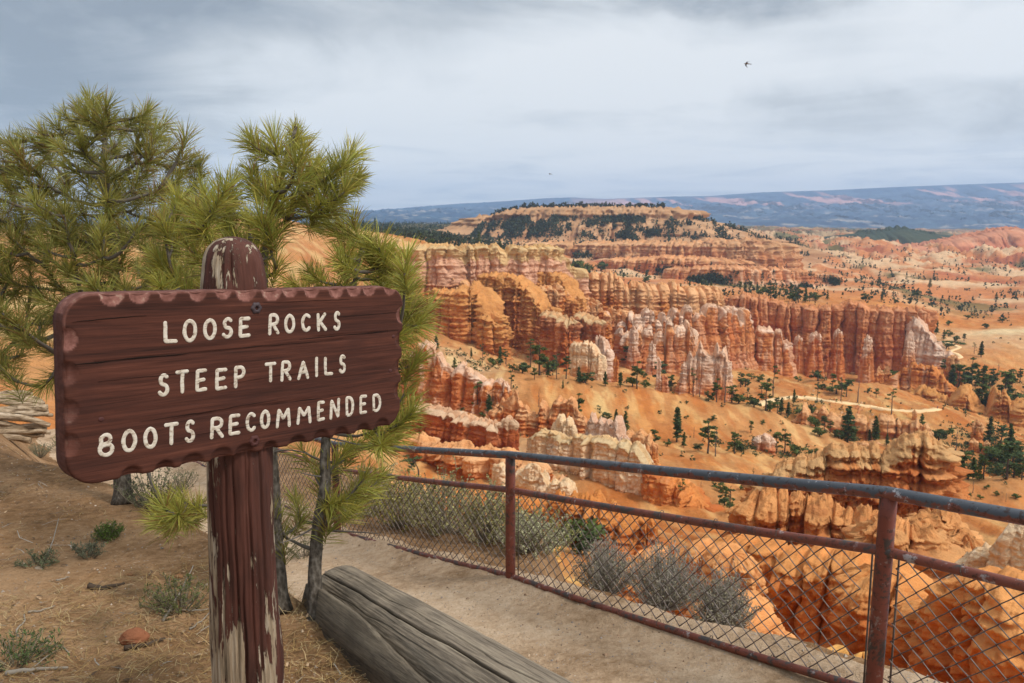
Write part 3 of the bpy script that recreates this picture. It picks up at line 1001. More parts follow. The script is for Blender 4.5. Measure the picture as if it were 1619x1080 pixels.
ORANGE = dict(a=C(214, 132, 74), b=C(190, 102, 54), top=C(226, 168, 124), st=C(230, 180, 140), cap=C(206, 176, 132))
PINK = dict(a=C(206, 132, 94), b=C(186, 106, 72), top=C(230, 196, 172), st=C(236, 206, 184), cap=C(218, 186, 150))
CREAM = dict(a=C(226, 178, 132), b=C(206, 138, 88), top=C(232, 200, 164), st=C(238, 214, 186), cap=C(208, 178, 138))
RUST = dict(a=C(198, 108, 62), b=C(166, 82, 50), top=C(190, 112, 78), st=C(214, 156, 124), cap=C(212, 178, 148))
GOLD = dict(a=C(212, 138, 84), b=C(190, 108, 62), top=C(208, 142, 86), st=C(222, 168, 124), cap=C(204, 160, 110))
TAN = dict(a=C(210, 168, 124), b=C(190, 138, 98), top=C(200, 156, 116), st=C(222, 186, 148), cap=C(196, 152, 110))

# ---- far tablelands
formation('mesa', 'long flat-topped tan mesa dotted with dark trees on the skyline', [(775, 1900, 344), (800, 1890, 336), (830, 1880, 331), (900, 1850, 329.5), (1000, 1830, 330), (1050, 1815, 331.5)],
          75, 24, 101, base=430, drop=10, flare=0.0, amp=0.55, jit=0.3, tj=0.01, crack=0.03, taper=0, lay=0.22, lt=9, prof=[(0, 330), (0.35, 215), (0.55, 140), (0.72, 72), (0.80, 34), (0.87, 8), (1, 0)],
          cols=dict(a=C(196, 148, 112), b=C(172, 120, 88), top=C(186, 138, 102), st=C(214, 174, 140), cap=C(180, 132, 96)), topw=0.24, streak=0.4, mat='rock_far', res=1.6, rnd=0.06, rough=0.35)
formation('mesa', 'low cream and orange cliff terrace below the tan mesa', [(650, 1750, 378), (740, 1720, 380), (830, 1660, 382), (930, 1580, 384), (1030, 1520, 383), (1140, 1480, 380), (1200, 1470, 379), (1212, 1480, 384)],
          50, 17, 102, base=440, drop=8, flare=0.0, amp=0.55, jit=0.5, tj=0.05, crack=0.12, taper=0.05, lay=0.18, lt=6, prof=[(0, 110), (0.25, 70), (0.42, 10), (1, 0)],
          cols=dict(a=C(196, 128, 86), b=C(174, 102, 68), top=C(206, 152, 112), st=C(220, 174, 136)), topw=0.25, streak=0.4, mat='rock_far', rnd=0.08, rough=0.25)
formation('cliff', 'red fluted cliff band beneath the cream terrace of the mesa', [(985, 1330, 408), (1060, 1300, 405), (1120, 1280, 408), (1165, 1290, 412)], 30, 11, 103, base=445, amp=0.6, crack=0.2, tj=0.08,
          cols=dict(a=C(204, 126, 82), b=C(182, 102, 66), top=C(216, 152, 108), st=C(230, 184, 150)), streak=0.35, mat='rock_far', lt=5)
formation('cliff', 'thin pink and white cliff band in front of the red fluted one, far out', [(1075, 1150, 424), (1150, 1130, 421), (1230, 1130, 425), (1305, 1150, 432)], 25, 10, 104, base=455, amp=0.6, crack=0.25, tj=0.12,
          cols=dict(a=C(206, 132, 90), b=C(186, 108, 74), top=C(210, 144, 104), st=C(234, 198, 168)), streak=0.4, pale_low=0.7, mat='rock_far', lt=5)
formation('butte', 'red tilted butte with a sloping back at the right edge of the badlands', [(1395, 2350, 394), (1450, 2330, 388), (1520, 2300, 374), (1570, 2280, 364), (1592, 2270, 361), (1606, 2280, 366), (1628, 2290, 384), (1660, 2300, 396)],
          110, 26, 105, base=412, flare=0.0, amp=0.5, crack=0.05, tj=0.05, lay=0.25, lt=9, prof=[(0, 180), (0.5, 80), (1, 0)],
          cols=dict(a=C(196, 114, 84), b=C(174, 92, 68), top=C(204, 134, 104), st=C(224, 172, 142)), topw=0.3, streak=0.3, mat='rock_far', rnd=0.3)
formation('butte', 'small dark wooded knoll on the far edge of the badlands', [(1370, 2900, 369), (1420, 2880, 362), (1460, 2900, 370)], 90, 40, 106, base=385, amp=0.3, crack=0.0, lay=0.05, prof=[(0, 160), (1, 0)],
          cols=dict(a=C(60, 72, 54), b=C(70, 76, 58), top=C(58, 70, 54), st=C(90, 88, 66), cap=C(60, 72, 54)), streak=0.1, mat='rock_far', rnd=0.8)

# ---- the big cliff on the left
formation('cliff', 'tall orange cliff with a pale pink band and flat cream blocks along its rim', [(560, 610, 366), (600, 600, 372), (640, 590, 384), (655, 585, 389), (713, 580, 388), (720, 582, 396), (728, 585, 389), (786, 590, 387.5), (792, 590, 396), (800, 590, 397), (806, 590, 389), (871, 600, 390), (878, 606, 412), (892, 612, 424)],
          20, 7.5, 110, base=580, drop=8, flare=0.75, amp=0.55, jit=0.55, tj=0.012, crack=0.07, taper=0.25, lay=0.16, lt=4.0, cap=0.085, capover=0.45,
          cols=dict(a=C(212, 136, 78), b=C(188, 106, 58), top=C(222, 170, 144), st=C(226, 174, 138), cap=C(212, 174, 126)), topw=0.30, streak=0.30, rnd=0.08)
formation('cliff', 'ragged orange wall of ribbed columns along the lower half of the big left cliff', [(650, 585, 452), (690, 578, 455), (720, 574, 436), (750, 572, 452), (775, 570, 440), (800, 570, 446), (825, 569, 438), (850, 570, 458), (880, 574, 452), (900, 580, 470), (930, 590, 468), (950, 596, 486), (980, 600, 490)],
          9, 5.2, 211, base=600, flare=0.8, amp=0.75, jit=0.7, tj=0.10, crack=0.24, taper=0.1, lay=0.17, lt=3.6, cols=dict(ORANGE, b=C(184, 98, 52)), topw=0.12, streak=0.16, rnd=0.08, rough=0.2, fine=0.6)
formation('cliff', 'broad ochre buttress standing out from the big left cliff', [(676, 545, 470), (700, 540, 452), (735, 535, 446), (757, 535, 448), (768, 530, 470), (776, 525, 500)], 11, 7, 111, base=598, flare=0.9, amp=0.55, jit=0.6, tj=0.10, crack=0.14, lay=0.26, lt=4.0,
          cols=GOLD, topw=0.3, streak=0.14, taper=0.1, rnd=0.08, rough=0.2)
formation('cliff', 'ribbed orange buttress below the third cream block of the big cliff', [(772, 560, 432), (800, 556, 430), (830, 552, 440), (850, 548, 462), (868, 545, 488)], 10, 6, 112, base=580, flare=0.9, amp=0.6, jit=0.5, tj=0.05, crack=0.15, lay=0.2, lt=4.0, cols=GOLD, topw=0.25, streak=0.12, taper=0.1, rnd=0.1, rough=0.2)
formation('cliff', 'ribbed orange shoulder falling from the big cliff towards the knobbed ridge', [(862, 590, 428), (885, 585, 432), (903, 580, 444), (912, 575, 470)], 9, 5.5, 113, base=560, flare=0.9, amp=0.6, tj=0.04, crack=0.12, lay=0.2, lt=4.0, cols=GOLD, topw=0.2, streak=0.15, taper=0.1, rnd=0.1, rough=0.2)
for i, (x0, x1, ty_, d, lb) in enumerate([(864, 903, 497, 515, 'square brown-topped rock tower at the foot of the big cliff, left one of a pair'), (916, 946, 498, 520, 'square brown-topped rock tower at the foot of the big cliff, right one of a pair')]):
    formation('rock_tower', lb, [(x0, d + 10, ty_ - 3), ((x0 + x1) / 2, d + 5, ty_), (x1, d, ty_ + 8)], 6.5, 7, 114 + i, base=590, flare=0.5, amp=0.5, tj=0.03, crack=0.18, lay=0.18, lt=3.5,
              cols=dict(a=C(204, 118, 66), b=C(182, 96, 54), top=C(176, 110, 78), st=C(222, 166, 128), cap=C(206, 170, 130)), topw=0.25, streak=0.25, cap=0.04)
formation('cliff', 'orange ridge of rounded knobs running right from the big cliff', [(893, 640, 434), (925, 640, 431), (955, 640, 428), (975, 640, 434), (992, 640, 446), (1010, 640, 449), (1035, 645, 452), (1050, 645, 449), (1066, 645, 443), (1080, 645, 450), (1100, 650, 453), (1125, 655, 455)],
          13, 6.5, 117, base=520, flare=0.8, amp=0.55, jit=0.5, tj=0.10, crack=0.30, lay=0.22, lt=4.0, cols=ORANGE, topw=0.3, streak=0.25, rnd=0.5)
formation('rock_fin', 'line of red-brown and pale pink columns below the knobbed orange ridge', [(945, 600, 500), (985, 598, 492), (1010, 596, 496), (1030, 596, 488), (1050, 598, 498), (1075, 600, 490), (1110, 600, 486), (1150, 610, 488), (1175, 620, 492)],
          9, 5.6, 118, base=570, flare=0.8, amp=0.6, jit=0.6, tj=0.25, crack=0.35, lay=0.15, lt=3.5, cols=dict(PINK, a=C(212, 136, 88), b=C(192, 108, 66)), topw=0.08, streak=0.20, pale_low=0.14, taper=0.25)
formation('rock_fin', 'cluster of pink and white pillars at the left end of the long fluted wall', [(985, 560, 520), (1005, 558, 512), (1022, 556, 520), (1045, 556, 505), (1062, 556, 512), (1085, 560, 508), (1092, 560, 520)],
          6, 5.5, 119, base=568, flare=0.8, amp=0.6, jit=0.5, tj=0.3, crack=0.45, lay=0.15, lt=3.0, cols=dict(PINK, a=C(216, 146, 100), b=C(198, 118, 76)), topw=0.15, streak=0.26, taper=0.35, rnd=0.3)

# ---- the long fluted wall and its buttresses
formation('rock_wall', 'long straight wall of red-orange fluted columns across the middle of the canyon', [(1150, 720, 470), (1180, 716, 464), (1195, 714, 468), (1240, 708, 480), (1290, 700, 485), (1325, 696, 485), (1340, 695, 476), (1362, 692, 480), (1372, 690, 485), (1420, 684, 487), (1452, 680, 488)],
          13, 10, 120, base=590, drop=8, flare=0.30, amp=0.85, jit=0.45, tj=0.02, crack=0.10, taper=0.05, lay=0.05, lt=3.2,
          cols=dict(a=C(206, 126, 78), b=C(184, 98, 60), top=C(206, 136, 98), st=C(228, 180, 148), cap=C(206, 168, 130)), topw=0.2, streak=0.22, rnd=0.06, fine=0.7)
formation('rock_wall', 'pale shoulder of worn columns stepping down from the right end of the long fluted wall', [(1446, 672, 500), (1458, 668, 508), (1468, 665, 525), (1482, 660, 540), (1498, 655, 556)], 7, 6, 121, base=590, flare=0.9, amp=0.55, tj=0.08, crack=0.2, lay=0.1,
          cols=PINK, topw=0.5, streak=0.5, taper=0.3, rnd=0.5)
formation('rock_fin', 'white-washed pillars at the left foot of the long fluted wall', [(1100, 640, 512), (1125, 636, 505), (1150, 634, 516), (1172, 632, 520), (1188, 630, 516), (1210, 628, 522), (1235, 626, 518), (1240, 626, 535)],
          8, 8, 122, base=590, flare=0.7, amp=0.7, jit=0.5, tj=0.12, crack=0.35, lay=0.08, lt=3.0, cols=dict(PINK, a=C(210, 132, 82), b=C(190, 106, 62)), topw=0.12, streak=0.32, taper=0.25, rnd=0.25)
for i, (px, ty_, hwp, d, lb) in enumerate([
        (1290, 525, 15, 668, 'tapering orange pillar against the long fluted wall, near its left third'),
        (1325, 520, 12, 664, 'narrow rounded pillar standing before the middle of the long fluted wall'),
        (1372, 530, 11, 662, 'slender pale pillar in front of the right half of the long fluted wall'),
        (1440, 523, 14, 610, 'big orange cone with a white tip below the right end of the long fluted wall'),
        (1263, 530, 10, 672, 'short red pillar in the first recess of the long fluted wall')]):
    w = hwp * d / F
    formation('hoodoo', lb, [(px - hwp * 0.35, d, ty_ + 3), (px, d, ty_), (px + hwp * 0.35, d, ty_ + 4)], w * 0.5, w * 0.62, 130 + i, base=612 if i == 3 else 585, flare=1.4, amp=0.4, tj=0.06, crack=0.08, lay=0.12, lt=3.0,
              cols=dict(PINK, a=C(206, 126, 76), b=C(190, 102, 58)), topw=0.3 if i in (2, 3) else 0.1, streak=0.3, taper=0.75, rnd=0.5)

# ---- pale towers and spires in the middle
formation('rock_tower', 'square pale-topped block tower standing alone among the pines at mid canyon', [(911, 440, 543), (925, 438, 541), (938, 437, 542), (946, 436, 560)], 4.2, 3.4, 140, base=612, flare=0.5, amp=0.55, jit=0.35, tj=0.05, crack=0.25, lay=0.10, lt=2.0,
          cols=dict(CREAM, a=C(216, 144, 96), b=C(200, 116, 68)), topw=0.45, streak=0.4, taper=0.12, rnd=0.1)
formation('rock_tower', 'tall thin pink tower just behind the square pale-topped block', [(946, 470, 530), (957, 468, 533), (962, 467, 552)], 3.5, 3.5, 141, base=585, flare=1.0, amp=0.5, tj=0.05, crack=0.3, lay=0.1, lt=2.5, cols=PINK, topw=0.4, streak=0.5, taper=0.3)
HOO = [(974, 563, 7, 440, 606, 'small pointed orange cone right of the square block tower'), (1041, 562, 7, 450, 612, 'pale thumb-shaped hoodoo with a rounded head above the orange slope'),
       (1031, 539, 10, 520, 568, 'squat pale cone with a sharp tip below the pink pillars'), (1002, 515, 10, 545, 585, 'tall white-streaked cone left of the squat sharp-tipped one'),
       (1050, 590, 12, 452, 616, 'rounded orange knob at the right foot of the thumb-shaped hoodoo')]
for i, (px, ty_, hwp, d, by, lb) in enumerate(HOO):
    w = hwp * d / F
    formation('hoodoo', lb, [(px - hwp * 0.3, d, ty_ + 5), (px, d, ty_), (px + hwp * 0.3, d, ty_ + 6)], w * 0.55, w * 0.7, 145 + i, base=by, flare=0.9, amp=0.35, tj=0.03, crack=0.05, lay=0.14, lt=2.0,
              cols=PINK if i else ORANGE, topw=0.45 if i in (1, 2, 3) else 0.0, streak=0.35, taper=0.72, rnd=0.6)
formation('rock_fin', 'short fin crowned by four sharp pale spires above the orange slope', [(1082, 480, 575), (1091, 480, 556), (1098, 479, 568), (1107, 478, 541), (1118, 477, 562), (1127, 476, 566), (1134, 476, 541), (1140, 475, 560), (1146, 474, 549), (1152, 473, 572)],
          5.2, 4.2, 151, base=612, flare=0.8, amp=0.45, jit=0.3, tj=0.0, crack=0.16, lay=0.10, lt=2.2, cols=dict(PINK, a=C(214, 140, 92), b=C(198, 112, 66)), topw=0.42, streak=0.4, taper=0.55, rnd=0.6)

# ---- left of centre: pink fin, rusty capped fin, spires, arch, cream front wall
formation('rock_fin', 'pink and white fluted fin with a rusty block tower at its left end', [(652, 345, 568), (662, 342, 545), (668, 340, 541), (688, 338, 540), (691, 337, 571), (695, 336, 556), (703, 336, 573), (722, 335, 583), (735, 333, 573), (745, 332, 590), (765, 330, 596), (783, 328, 600), (797, 326, 606)],
          4.5, 4.2, 160, base=655, flare=0.7, amp=0.65, jit=0.5, tj=0.06, crack=0.32, lay=0.10, lt=2.0, cols=dict(PINK, a=C(212, 134, 84), b=C(196, 112, 68)), topw=0.1, streak=0.6, pale_low=0.15, taper=0.3, rnd=0.35)
formation('rock_fin', 'rust-brown fin with a thin whitish cap, above the fence rail', [(668, 275, 640), (690, 272, 645), (720, 268, 652), (750, 264, 662), (772, 262, 664), (783, 261, 668)], 3.6, 4.2, 161, base=724, flare=0.55, amp=0.65, jit=0.5, tj=0.05, crack=0.22, lay=0.10, lt=2.0, cap=0.07, capover=0.5,
          cols=RUST, topw=0.2, streak=0.22, taper=0.05, rnd=0.15)
formation('rock_tower', 'single rust-brown tower with a whitish knob on top, right of the rust-brown fin', [(799, 262, 661), (805, 261, 656), (811, 260, 664)], 1.7, 1.9, 162, base=712, flare=0.7, amp=0.4, tj=0.02, crack=0.1, lay=0.10, lt=2.0, cap=0.16, capover=0.3, cols=RUST, topw=0.0, streak=0.2, taper=0.1)
formation('cliff', 'broad orange ledge of rounded bays beneath the rust-brown fin', [(640, 248, 690), (672, 243, 694), (700, 238, 704), (725, 234, 702), (760, 230, 706), (790, 226, 712), (812, 222, 718), (835, 220, 732)], 5, 6, 163, base=815, flare=0.5, amp=0.8, jit=0.6, tj=0.05, crack=0.14, lay=0.14, lt=2.4, cols=ORANGE, topw=0.1, streak=0.25, rnd=0.12)
formation('rock_fin', 'row of pointed orange spires with beaded ledges left of the pale arch tower', [(788, 305, 640), (796, 303, 630), (805, 302, 634), (817, 301, 616), (826, 300, 642), (838, 299, 646), (848, 298, 660), (858, 297, 632), (868, 296, 652), (880, 295, 632), (886, 294, 630), (896, 293, 636), (906, 292, 628), (916, 291, 655), (935, 290, 664), (955, 289, 672)],
          4, 3.6, 164, base=705, flare=0.9, amp=0.5, jit=0.35, tj=0.04, crack=0.30, lay=0.20, lt=1.6, cols=dict(ORANGE, a=C(214, 130, 78), b=C(196, 108, 62)), topw=0.2, streak=0.22, taper=0.45, rnd=0.5)
formation('rock_wall', 'cream-topped wall of tall columns behind the middle of the fence', [(846, 246, 688), (858, 244, 681), (880, 240, 684), (900, 238, 692), (915, 236, 688), (945, 233, 690), (962, 231, 694), (990, 229, 696), (1010, 228, 700), (1030, 227, 730), (1050, 226, 745), (1075, 224, 748)],
          2.6, 4.0, 165, base=815, flare=0.55, amp=0.65, jit=0.5, tj=0.03, crack=0.15, lay=0.06, lt=2.2, cap=0.05, capover=0.35, cols=dict(CREAM, a=C(222, 160, 108), b=C(204, 124, 72), cap=C(206, 176, 136)), topw=0.45, streak=0.5, taper=0.1, rnd=0.1)
formation('rock_fin', 'orange lower columns stepping right from the cream-topped wall', [(1035, 224, 738), (1060, 221, 750), (1078, 220, 762), (1095, 218, 775), (1110, 216, 800)], 5, 4.4, 166, base=830, flare=0.6, amp=0.6, tj=0.03, crack=0.15, lay=0.08, lt=2.2, cols=ORANGE, topw=0.0, streak=0.15, rnd=0.2)
formation('rock_fin', 'white-streaked spires rising just behind the cream-topped wall', [(922, 262, 690), (931, 261, 666), (938, 260, 652), (944, 259, 676), (952, 258, 655), (958, 257, 668), (964, 256, 664), (972, 255, 676), (979, 254, 654), (986, 253, 690)], 3.0, 3.0, 167, base=735, flare=0.6, amp=0.45, jit=0.3, tj=0.02, crack=0.25, lay=0.08, lt=2.0,
          cols=PINK, topw=0.5, streak=0.5, taper=0.55, rnd=0.6)
formation('rock_fin', 'row of rounded orange pillars right of the white-streaked spires', [(988, 258, 684), (998, 256, 682), (1006, 255, 686), (1014, 254, 680), (1022, 253, 688), (1029, 252, 686), (1033, 252, 700)], 2.6, 2.5, 168, base=725, flare=0.6, amp=0.55, jit=0.3, tj=0.03, crack=0.35, lay=0.10, lt=1.8, cols=ORANGE, topw=0.2, streak=0.25, taper=0.35, rnd=0.6)
formation('rock_tower', 'pale tower on the skyline of the cream wall, with a narrow slot near its top', [(879, 258, 668), (884, 257, 657), (891, 256, 655), (895, 256, 672), (900, 255, 657), (905, 254, 672)], 2.0, 1.9, 169, base=705, flare=0.7, amp=0.45, tj=0.0, crack=0.15, lay=0.06, lt=2.0, cols=CREAM, topw=0.8, streak=0.5, taper=0.35, rnd=0.4)
formation('rock_tower', 'white stump of rock showing just left of the middle fence post', [(783, 196, 735), (792, 195, 733), (800, 194, 738)], 1.7, 2.0, 170, base=790, flare=0.4, amp=0.5, tj=0.02, crack=0.15, lay=0.06, lt=2.0, cols=CREAM, topw=0.8, streak=0.5)
formation('rock_tower', 'pale buttress at the foot of the cream-topped wall, right of the middle post', [(830, 205, 742), (845, 202, 735), (858, 200, 744), (868, 199, 765), (890, 198, 758), (905, 197, 762), (915, 196, 785)], 2.8, 3.0, 171, base=815, flare=0.8, amp=0.55, tj=0.06, crack=0.3, lay=0.08, lt=2.0, cols=CREAM, topw=0.4, streak=0.45, taper=0.4, rnd=0.4)
formation('rock_tower', 'stubby cream pillar at the right end of the cream-topped wall', [(1000, 240, 706), (1008, 239, 703), (1018, 238, 705), (1022, 238, 722)], 2.2, 2.4, 172, base=760, flare=0.5, amp=0.5, tj=0.02, crack=0.2, lay=0.08, lt=2.0, cols=CREAM, topw=0.7, streak=0.4)

# ---- right middle distance: low jagged orange rock
formation('rock_fin', 'low jagged line of small orange pinnacles below the walking trail', [(1262, 430, 656), (1272, 428, 638), (1284, 426, 655), (1300, 424, 642), (1312, 422, 652), (1324, 420, 658), (1340, 418, 652), (1352, 416, 660), (1368, 414, 662), (1390, 412, 655), (1410, 410, 662), (1435, 408, 662), (1450, 406, 660), (1462, 405, 672)],
          4.5, 5, 180, base=712, flare=0.9, amp=0.55, jit=0.5, tj=0.14, crack=0.35, lay=0.16, lt=1.8, cols=dict(ORANGE, a=C(200, 130, 76), b=C(182, 104, 58)), topw=0.25, streak=0.25, taper=0.35, rnd=0.5)
formation('rock_fin', 'small orange pinnacles half buried in front of the tall pines at mid right', [(1298, 385, 690), (1305, 384, 683), (1315, 383, 695), (1322, 382, 685), (1332, 381, 694), (1345, 380, 697), (1362, 378, 696), (1385, 376, 699)], 3, 3.2, 181, base=725, flare=0.9, amp=0.5, jit=0.4, tj=0.14, crack=0.4, lay=0.16, lt=1.6, cols=ORANGE, topw=0.2, streak=0.25, taper=0.45, rnd=0.5)
formation('hoodoo', 'lone orange stub beside three pines at the foot of the bare slope', [(1199, 318, 690), (1209, 317, 686), (1218, 316, 690)], 2.2, 2.6, 182, base=718, flare=0.5, amp=0.5, tj=0.03, crack=0.1, lay=0.16, lt=1.6, cols=PINK, topw=0.2, streak=0.2)
formation('rock_wall', 'layered golden-orange wall with a ragged crest at the right edge, mid distance', [(1448, 560, 618), (1462, 556, 612), (1480, 550, 625), (1500, 545, 632), (1518, 541, 614), (1535, 538, 610), (1545, 536, 640), (1560, 532, 645), (1572, 530, 612), (1588, 528, 620), (1600, 526, 640), (1625, 522, 630), (1660, 518, 640)],
          10, 8, 183, base=690, flare=0.8, amp=0.5, jit=0.6, tj=0.12, crack=0.22, lay=0.22, lt=2.6, cols=dict(GOLD, a=C(208, 138, 78), b=C(188, 112, 60)), topw=0.1, streak=0.2, rnd=0.3)
formation('rock_fin', 'broken pink and orange blocks between the big cone and the golden-orange wall', [(1420, 585, 592), (1430, 582, 578), (1445, 580, 575), (1462, 578, 580), (1475, 575, 574), (1488, 572, 590), (1495, 570, 604)], 6, 6, 184, base=640, flare=0.9, amp=0.55, jit=0.5, tj=0.12, crack=0.3, lay=0.2, lt=2.4, cols=dict(ORANGE, st=C(232, 196, 172)), topw=0.0, streak=0.35, taper=0.3, rnd=0.4)
for i, (px, ty_, hwp, d, by, lb) in enumerate([(1507, 561, 14, 600, 600, 'steep red-orange cone beside the trail switchbacks'), (1390, 580, 9, 590, 615, 'pair-like orange stump on the crest of the bare rounded hill'),
                                              (1403, 578, 9, 592, 615, 'orange stump with a dark notch right on the crest of the bare rounded hill'), (1545, 664, 11, 400, 690, 'brown pointed stub behind the pines at lower right'),
                                              (1561, 697, 9, 372, 720, 'pale orange egg-shaped rock among the pines at lower right'), (1540, 693, 10, 375, 718, 'jagged orange rock left of the egg-shaped one'),
                                              (1446, 647, 6, 450, 668, 'square orange stub at the end of the trail')]):
    w = hwp * d / F
    formation('hoodoo', lb, [(px - hwp * 0.35, d, ty_ + 3), (px, d, ty_), (px + hwp * 0.35, d, ty_ + 4)], w * 0.6, w * 0.7, 190 + i, base=by, flare=1.0, amp=0.4, tj=0.04, crack=0.08, lay=0.16, lt=1.8, cols=ORANGE, topw=0.2, streak=0.2, taper=0.6, rnd=0.5)
formation('rock_wall', 'pale pink swept ridge on the skyline side of the trail, far right', [(1500, 770, 556), (1535, 762, 540), (1560, 756, 541), (1600, 750, 538), (1660, 745, 536)], 10, 16, 198, base=575, flare=1.6, amp=0.25, jit=0.3, tj=0.02, crack=0.05, lay=0.04, lt=3, cols=dict(PINK, a=C(222, 178, 146), b=C(212, 150, 108)), topw=0.3, streak=0.5, taper=0.5, rnd=0.7)

# ---- near right: blocky fin with tan caps, and the rock just beyond the fence
formation('rock_fin', 'nearest big orange fin with tan rounded cap blocks, right of centre', [(1216, 158, 752), (1226, 157, 738), (1246, 156, 728), (1268, 155, 724), (1296, 154, 714), (1312, 153, 708), (1326, 153, 706), (1362, 152, 710), (1396, 151, 712), (1412, 150, 704), (1424, 150, 690), (1448, 149, 685), (1466, 148, 688), (1477, 148, 700)],
          3.2, 3.6, 200, base=880, flare=0.9, amp=0.55, jit=0.6, tj=0.02, crack=0.06, lay=0.42, lt=1.9, cap=0.07, capover=0.7, taper=-0.05, mat='rock_mid',
          cols=dict(a=C(210, 132, 80), b=C(192, 106, 60), top=C(210, 136, 86), st=C(222, 164, 118), cap=C(206, 158, 112)), topw=0.1, streak=0.18, rnd=0.12, rough=0.28)
formation('rock_fin', 'bulging orange ledge of rounded lumps at the left foot of the big near fin', [(1195, 132, 785), (1215, 131, 778), (1262, 130, 778), (1276, 129, 790), (1310, 128, 795), (1335, 127, 815), (1362, 126, 800), (1385, 125, 812)], 5.0, 4.0, 201, base=935, flare=0.7, amp=0.75, jit=0.5, tj=0.05, crack=0.18, lay=0.26, lt=2.4, mat='rock_mid',
          cols=dict(a=C(212, 134, 82), b=C(194, 108, 62), top=C(214, 146, 94), st=C(224, 168, 122)), topw=0.15, streak=0.15, rnd=0.3, rough=0.2)
formation('rock_fin', 'stepped orange rock with a tan slab on top, behind the right fence post', [(1392, 112, 830), (1412, 111, 822), (1440, 110, 828), (1452, 109, 845), (1468, 116, 806), (1500, 115, 806), (1518, 114, 835), (1530, 113, 858)], 4.2, 3.4, 202, base=960, flare=0.6, amp=0.6, jit=0.5, tj=0.04, crack=0.15, lay=0.3, lt=2.0, mat='rock_mid',
          cols=dict(a=C(210, 132, 80), b=C(190, 104, 60), top=C(212, 148, 98), st=C(222, 168, 122)), topw=0.2, streak=0.15, rnd=0.25, rough=0.2)
formation('rock_tower', 'pale pinkish rock tower cut by the right edge of the view', [(1540, 84, 880), (1552, 83, 868), (1570, 82, 870), (1588, 80, 850), (1605, 79, 826), (1625, 78, 822), (1650, 78, 830)], 2.4, 2.2, 203, base=980, flare=0.5, amp=0.6, jit=0.5, tj=0.06, crack=0.25, lay=0.12, lt=1.6, mat='rock_mid', cols=dict(CREAM, a=C(222, 172, 134), b=C(208, 148, 108)), topw=0.5, streak=0.4, rnd=0.4)
NEARC = dict(a=C(212, 126, 72), b=C(190, 100, 54), top=C(222, 156, 104), st=C(224, 160, 112), cap=C(218, 172, 120))
formation('rock_fin', 'bulbous pale-headed rocks right behind the chain-link mesh, nearest of all', [(1004, 46, 885), (1015, 45.5, 868), (1038, 45, 866), (1050, 44.5, 880), (1068, 44, 872), (1092, 43.5, 862), (1110, 43, 858), (1130, 42.6, 866), (1150, 42, 868), (1165, 41.6, 880)], 1.5, 1.15, 204, base=1100, flare=0.8, amp=0.8, jit=0.55, tj=0.05, crack=0.14, lay=0.20, lt=0.9, fine=0.18, mat='rock_near',
          cols=NEARC, topw=0.35, streak=0.2, rnd=0.4, taper=-0.1, rough=0.18)
formation('rock_fin', 'smooth sloping orange rib below the bulbous pale-headed rocks', [(1120, 37, 948), (1150, 36.5, 935), (1180, 36, 940), (1205, 35.5, 965), (1225, 35, 1000)], 1.3, 1.2, 205, base=1150, flare=0.8, amp=0.7, jit=0.4, tj=0.04, crack=0.15, lay=0.15, lt=0.9, mat='rock_near', cols=NEARC, topw=0.2, streak=0.2, rnd=0.4, rough=0.18)
formation('rock_wall', 'deep orange columned wall with dark clefts behind the right fence panel', [(1165, 62, 850), (1200, 60, 856), (1240, 58, 862), (1280, 57, 866), (1320, 56, 872), (1360, 55, 876), (1400, 54, 885)], 2.6, 2.4, 206, base=1100, flare=0.45, amp=0.9, jit=0.5, tj=0.05, crack=0.12, lay=0.13, lt=1.3, fine=0.2, mat='rock_near',
          cols=dict(a=C(208, 122, 66), b=C(182, 94, 50), top=C(216, 144, 88), st=C(218, 154, 102)), topw=0.15, streak=0.15, rnd=0.25, rough=0.2)
formation('rock_wall', 'big rounded orange rock filling the lower right corner behind the mesh', [(1385, 44, 905), (1410, 43, 895), (1435, 42.5, 900), (1462, 42, 930), (1490, 40, 960), (1515, 38, 915), (1550, 37, 900), (1590, 36, 910), (1630, 35.5, 925), (1680, 35, 935)], 2.2, 1.9, 207, base=1180, flare=0.55, amp=0.8, jit=0.5, tj=0.03, crack=0.10, lay=0.12, lt=1.1, fine=0.15, mat='rock_near',
          cols=dict(a=C(212, 130, 74), b=C(188, 102, 54), top=C(220, 150, 94), st=C(222, 160, 108)), topw=0.15, streak=0.15, rnd=0.3, rough=0.2)
formation('rock_fin', 'low yellow rock lumps at the cliff edge below the right fence panel', [(1240, 22, 1050), (1275, 21.5, 1040), (1310, 21, 1030), (1340, 20.5, 1045), (1370, 20, 1040)], 0.8, 0.7, 208, base=1250, flare=0.8, amp=0.6, tj=0.08, crack=0.2, lay=0.2, lt=0.5, mat='rock_near', cols=dict(a=C(212, 146, 78), b=C(194, 118, 60), top=C(218, 162, 98), st=C(222, 172, 112)), topw=0.3, streak=0.2, rnd=0.5)
formation('rock_fin', 'yellow crumbling rock below the sagebrush, seen through the mesh', [(725, 62, 838), (760, 60, 828), (790, 58, 818), (815, 56, 832), (840, 55, 846)], 1.8, 1.6, 209, base=930, flare=0.9, amp=0.55, tj=0.08, crack=0.25, lay=0.2, lt=0.9, mat='rock_near', cols=dict(a=C(216, 152, 80), b=C(196, 120, 60), top=C(222, 168, 100), st=C(226, 178, 120)), topw=0.3, streak=0.2, rnd=0.3, rough=0.22, jit=0.6)
